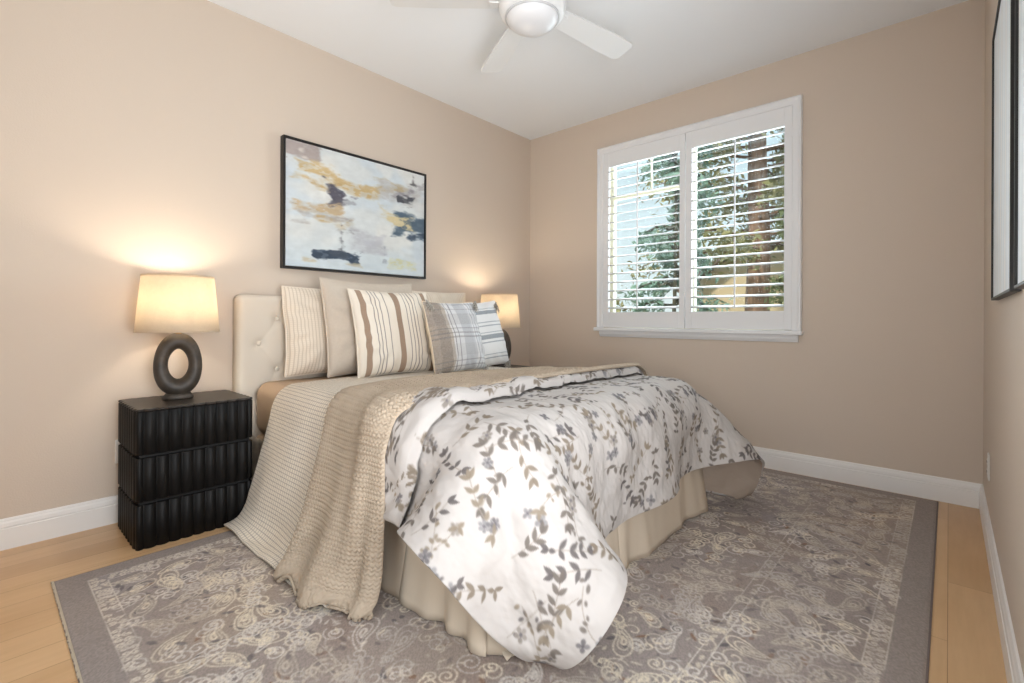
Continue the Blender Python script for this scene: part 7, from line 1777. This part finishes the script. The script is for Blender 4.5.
wall_print(1.79, 2.54, 'pale abstract print in a thin dark frame nearest the far corner on the right wall', 3.0)
wall_print(.95, 1.682, 'pale abstract print at the very right edge, nearer the viewer', 8.0)

# ------------------------------------------------------------------ ceiling fan
mfw = NT('white_fan_enamel', (228, 228, 228), .32)
mfw.bump(mfw.noise(40, 2, .5, mfw.obj()), .02, .001)
mfg = NT('frosted_glass_bowl', (224, 224, 226), .28)
mfg.bump(mfg.noise(40, 2, .5, mfg.obj()), .01, .001)
mch = NT('satin_ring', (196, 196, 198), .4)
mch.bump(mch.noise(40, 2, .5, mch.obj()), .01, .001)
FX, FY, BZ = 1.755, 1.465, 2.488
fan = empty('ceiling_fan', (FX, FY, ZC))
tag(fan, 'white five blade ceiling fan with a frosted light bowl', 'ceiling fan')
zr = lambda z: z - ZC
lathe('ceiling_canopy', [(0, 0), (.078, 0), (.078, -.02), (.070, -.055), (.030, -.075), (0, -.076)], mfw.m, fan)
lathe('downrod', [(0, -.07), (.016, -.07), (.016, -.16), (0, -.16)], mfw.m, fan, n=20)
lathe('motor_housing', [(0, zr(.06 + 2.60)), (.06, zr(.06 + 2.598)), (.10, zr(.06 + 2.58)), (.125, zr(.06 + 2.55)), (.128, zr(.06 + 2.48)), (.155, zr(.06 + 2.462)), (.160, zr(.06 + 2.44)), (.158, zr(.06 + 2.405)), (.146, zr(.06 + 2.372)), (.130, zr(.06 + 2.366)), (0, zr(.06 + 2.366))], mfw.m, fan, n=64)
lathe('bowl_ring', [(.124, zr(.06 + 2.370)), (.130, zr(.06 + 2.366)), (.130, zr(.06 + 2.360)), (.124, zr(.06 + 2.358)), (.118, zr(.06 + 2.362)), (.124, zr(.06 + 2.370))], mch.m, fan, n=64)
lathe('light_bowl', [(.122, zr(.06 + 2.368)), (.121, zr(.06 + 2.356)), (.112, zr(.06 + 2.340)), (.095, zr(.06 + 2.326)), (.065, zr(.06 + 2.315)), (.03, zr(.06 + 2.310)), (0, zr(.06 + 2.309))], mfg.m, fan, n=64)
def blade_mesh():
    r0, r1 = .17, .668
    n = 26
    outline_t, outline_b = [], []
    for k in range(n + 1):
        q = k / n
        x = r0 + (r1 - r0) * q
        hw = .052 + .016 * min(1, q * 1.6)
        if q > .93:
            hw *= math.sqrt(max(0, 1 - ((q - .93) / .07) ** 2 * .45))
        outline_t.append((x, hw)); outline_b.append((x, -hw))
    bm_ = bmesh.new()
    pol = outline_t + outline_b[::-1]
    top = [bm_.verts.new((x, y, .0035)) for x, y in pol]; bot = [bm_.verts.new((x, y, -.0035)) for x, y in pol]
    m_ = len(pol)
    for i in range(m_):
        bm_.faces.new((top[i], top[(i + 1) % m_], bot[(i + 1) % m_], bot[i]))
    bm_.faces.new(top); bm_.faces.new(bot[::-1])
    return bm_
bl0 = None
for k in range(5):
    if bl0 is None:
        bl0 = from_bm('fan_blade', blade_mesh(), mfw.m, fan)
        ir0 = box('blade_iron', (.10, -.030, -.009), (.205, .030, -.003), mfw.m, bl0, .003)
        b = bl0
    else:
        b = bl0.copy(); C.objects.link(b)
        i2 = ir0.copy(); C.objects.link(i2); i2.parent = b
    b.location = (0, 0, BZ - ZC)
    b.rotation_euler = (Matrix.Rotation(R(-10.5 + 72.5 * k), 3, 'Z') @ Matrix.Rotation(R(-12), 3, 'X')).to_euler()

# ------------------------------------------------------------------ wall outlets
mpl = NT('white_plastic', (232, 228, 222), .35)
mpl.bump(mpl.noise(40, 2, .5, mpl.obj()), .01, .001)
mdk = NT('dark_slot', (40, 38, 36), .6)
mdk.bump(mdk.noise(40, 2, .5, mdk.obj()), .01, .001)
def outlet(loc, rz, label):
    t = empty('wall_outlet', loc, (0, 0, rz))
    tag(t, label, 'outlet', 'wall outlets')
    box('outlet_plate', (-.036, -.006, -.058), (.036, 0, .058), mpl.m, t, .004, 2)
    for z in (-.022, .022):
        s_ = box('socket', (-.016, -.0085, z - .013), (.016, -.005, z + .013), mpl.m, t, .003, 2)
        for x in (-.006, .006):
            box('slot', (x - .0012, -.0090, z - .005), (x + .0012, -.0084, z + .005), mdk.m, s_)
    return t
outlet((.490, YL, .345), 0, 'white outlet plate on the headboard wall just left of the black nightstand')
outlet((3.06, YR, .345), PI, 'white outlet plate low on the right wall near the far corner')
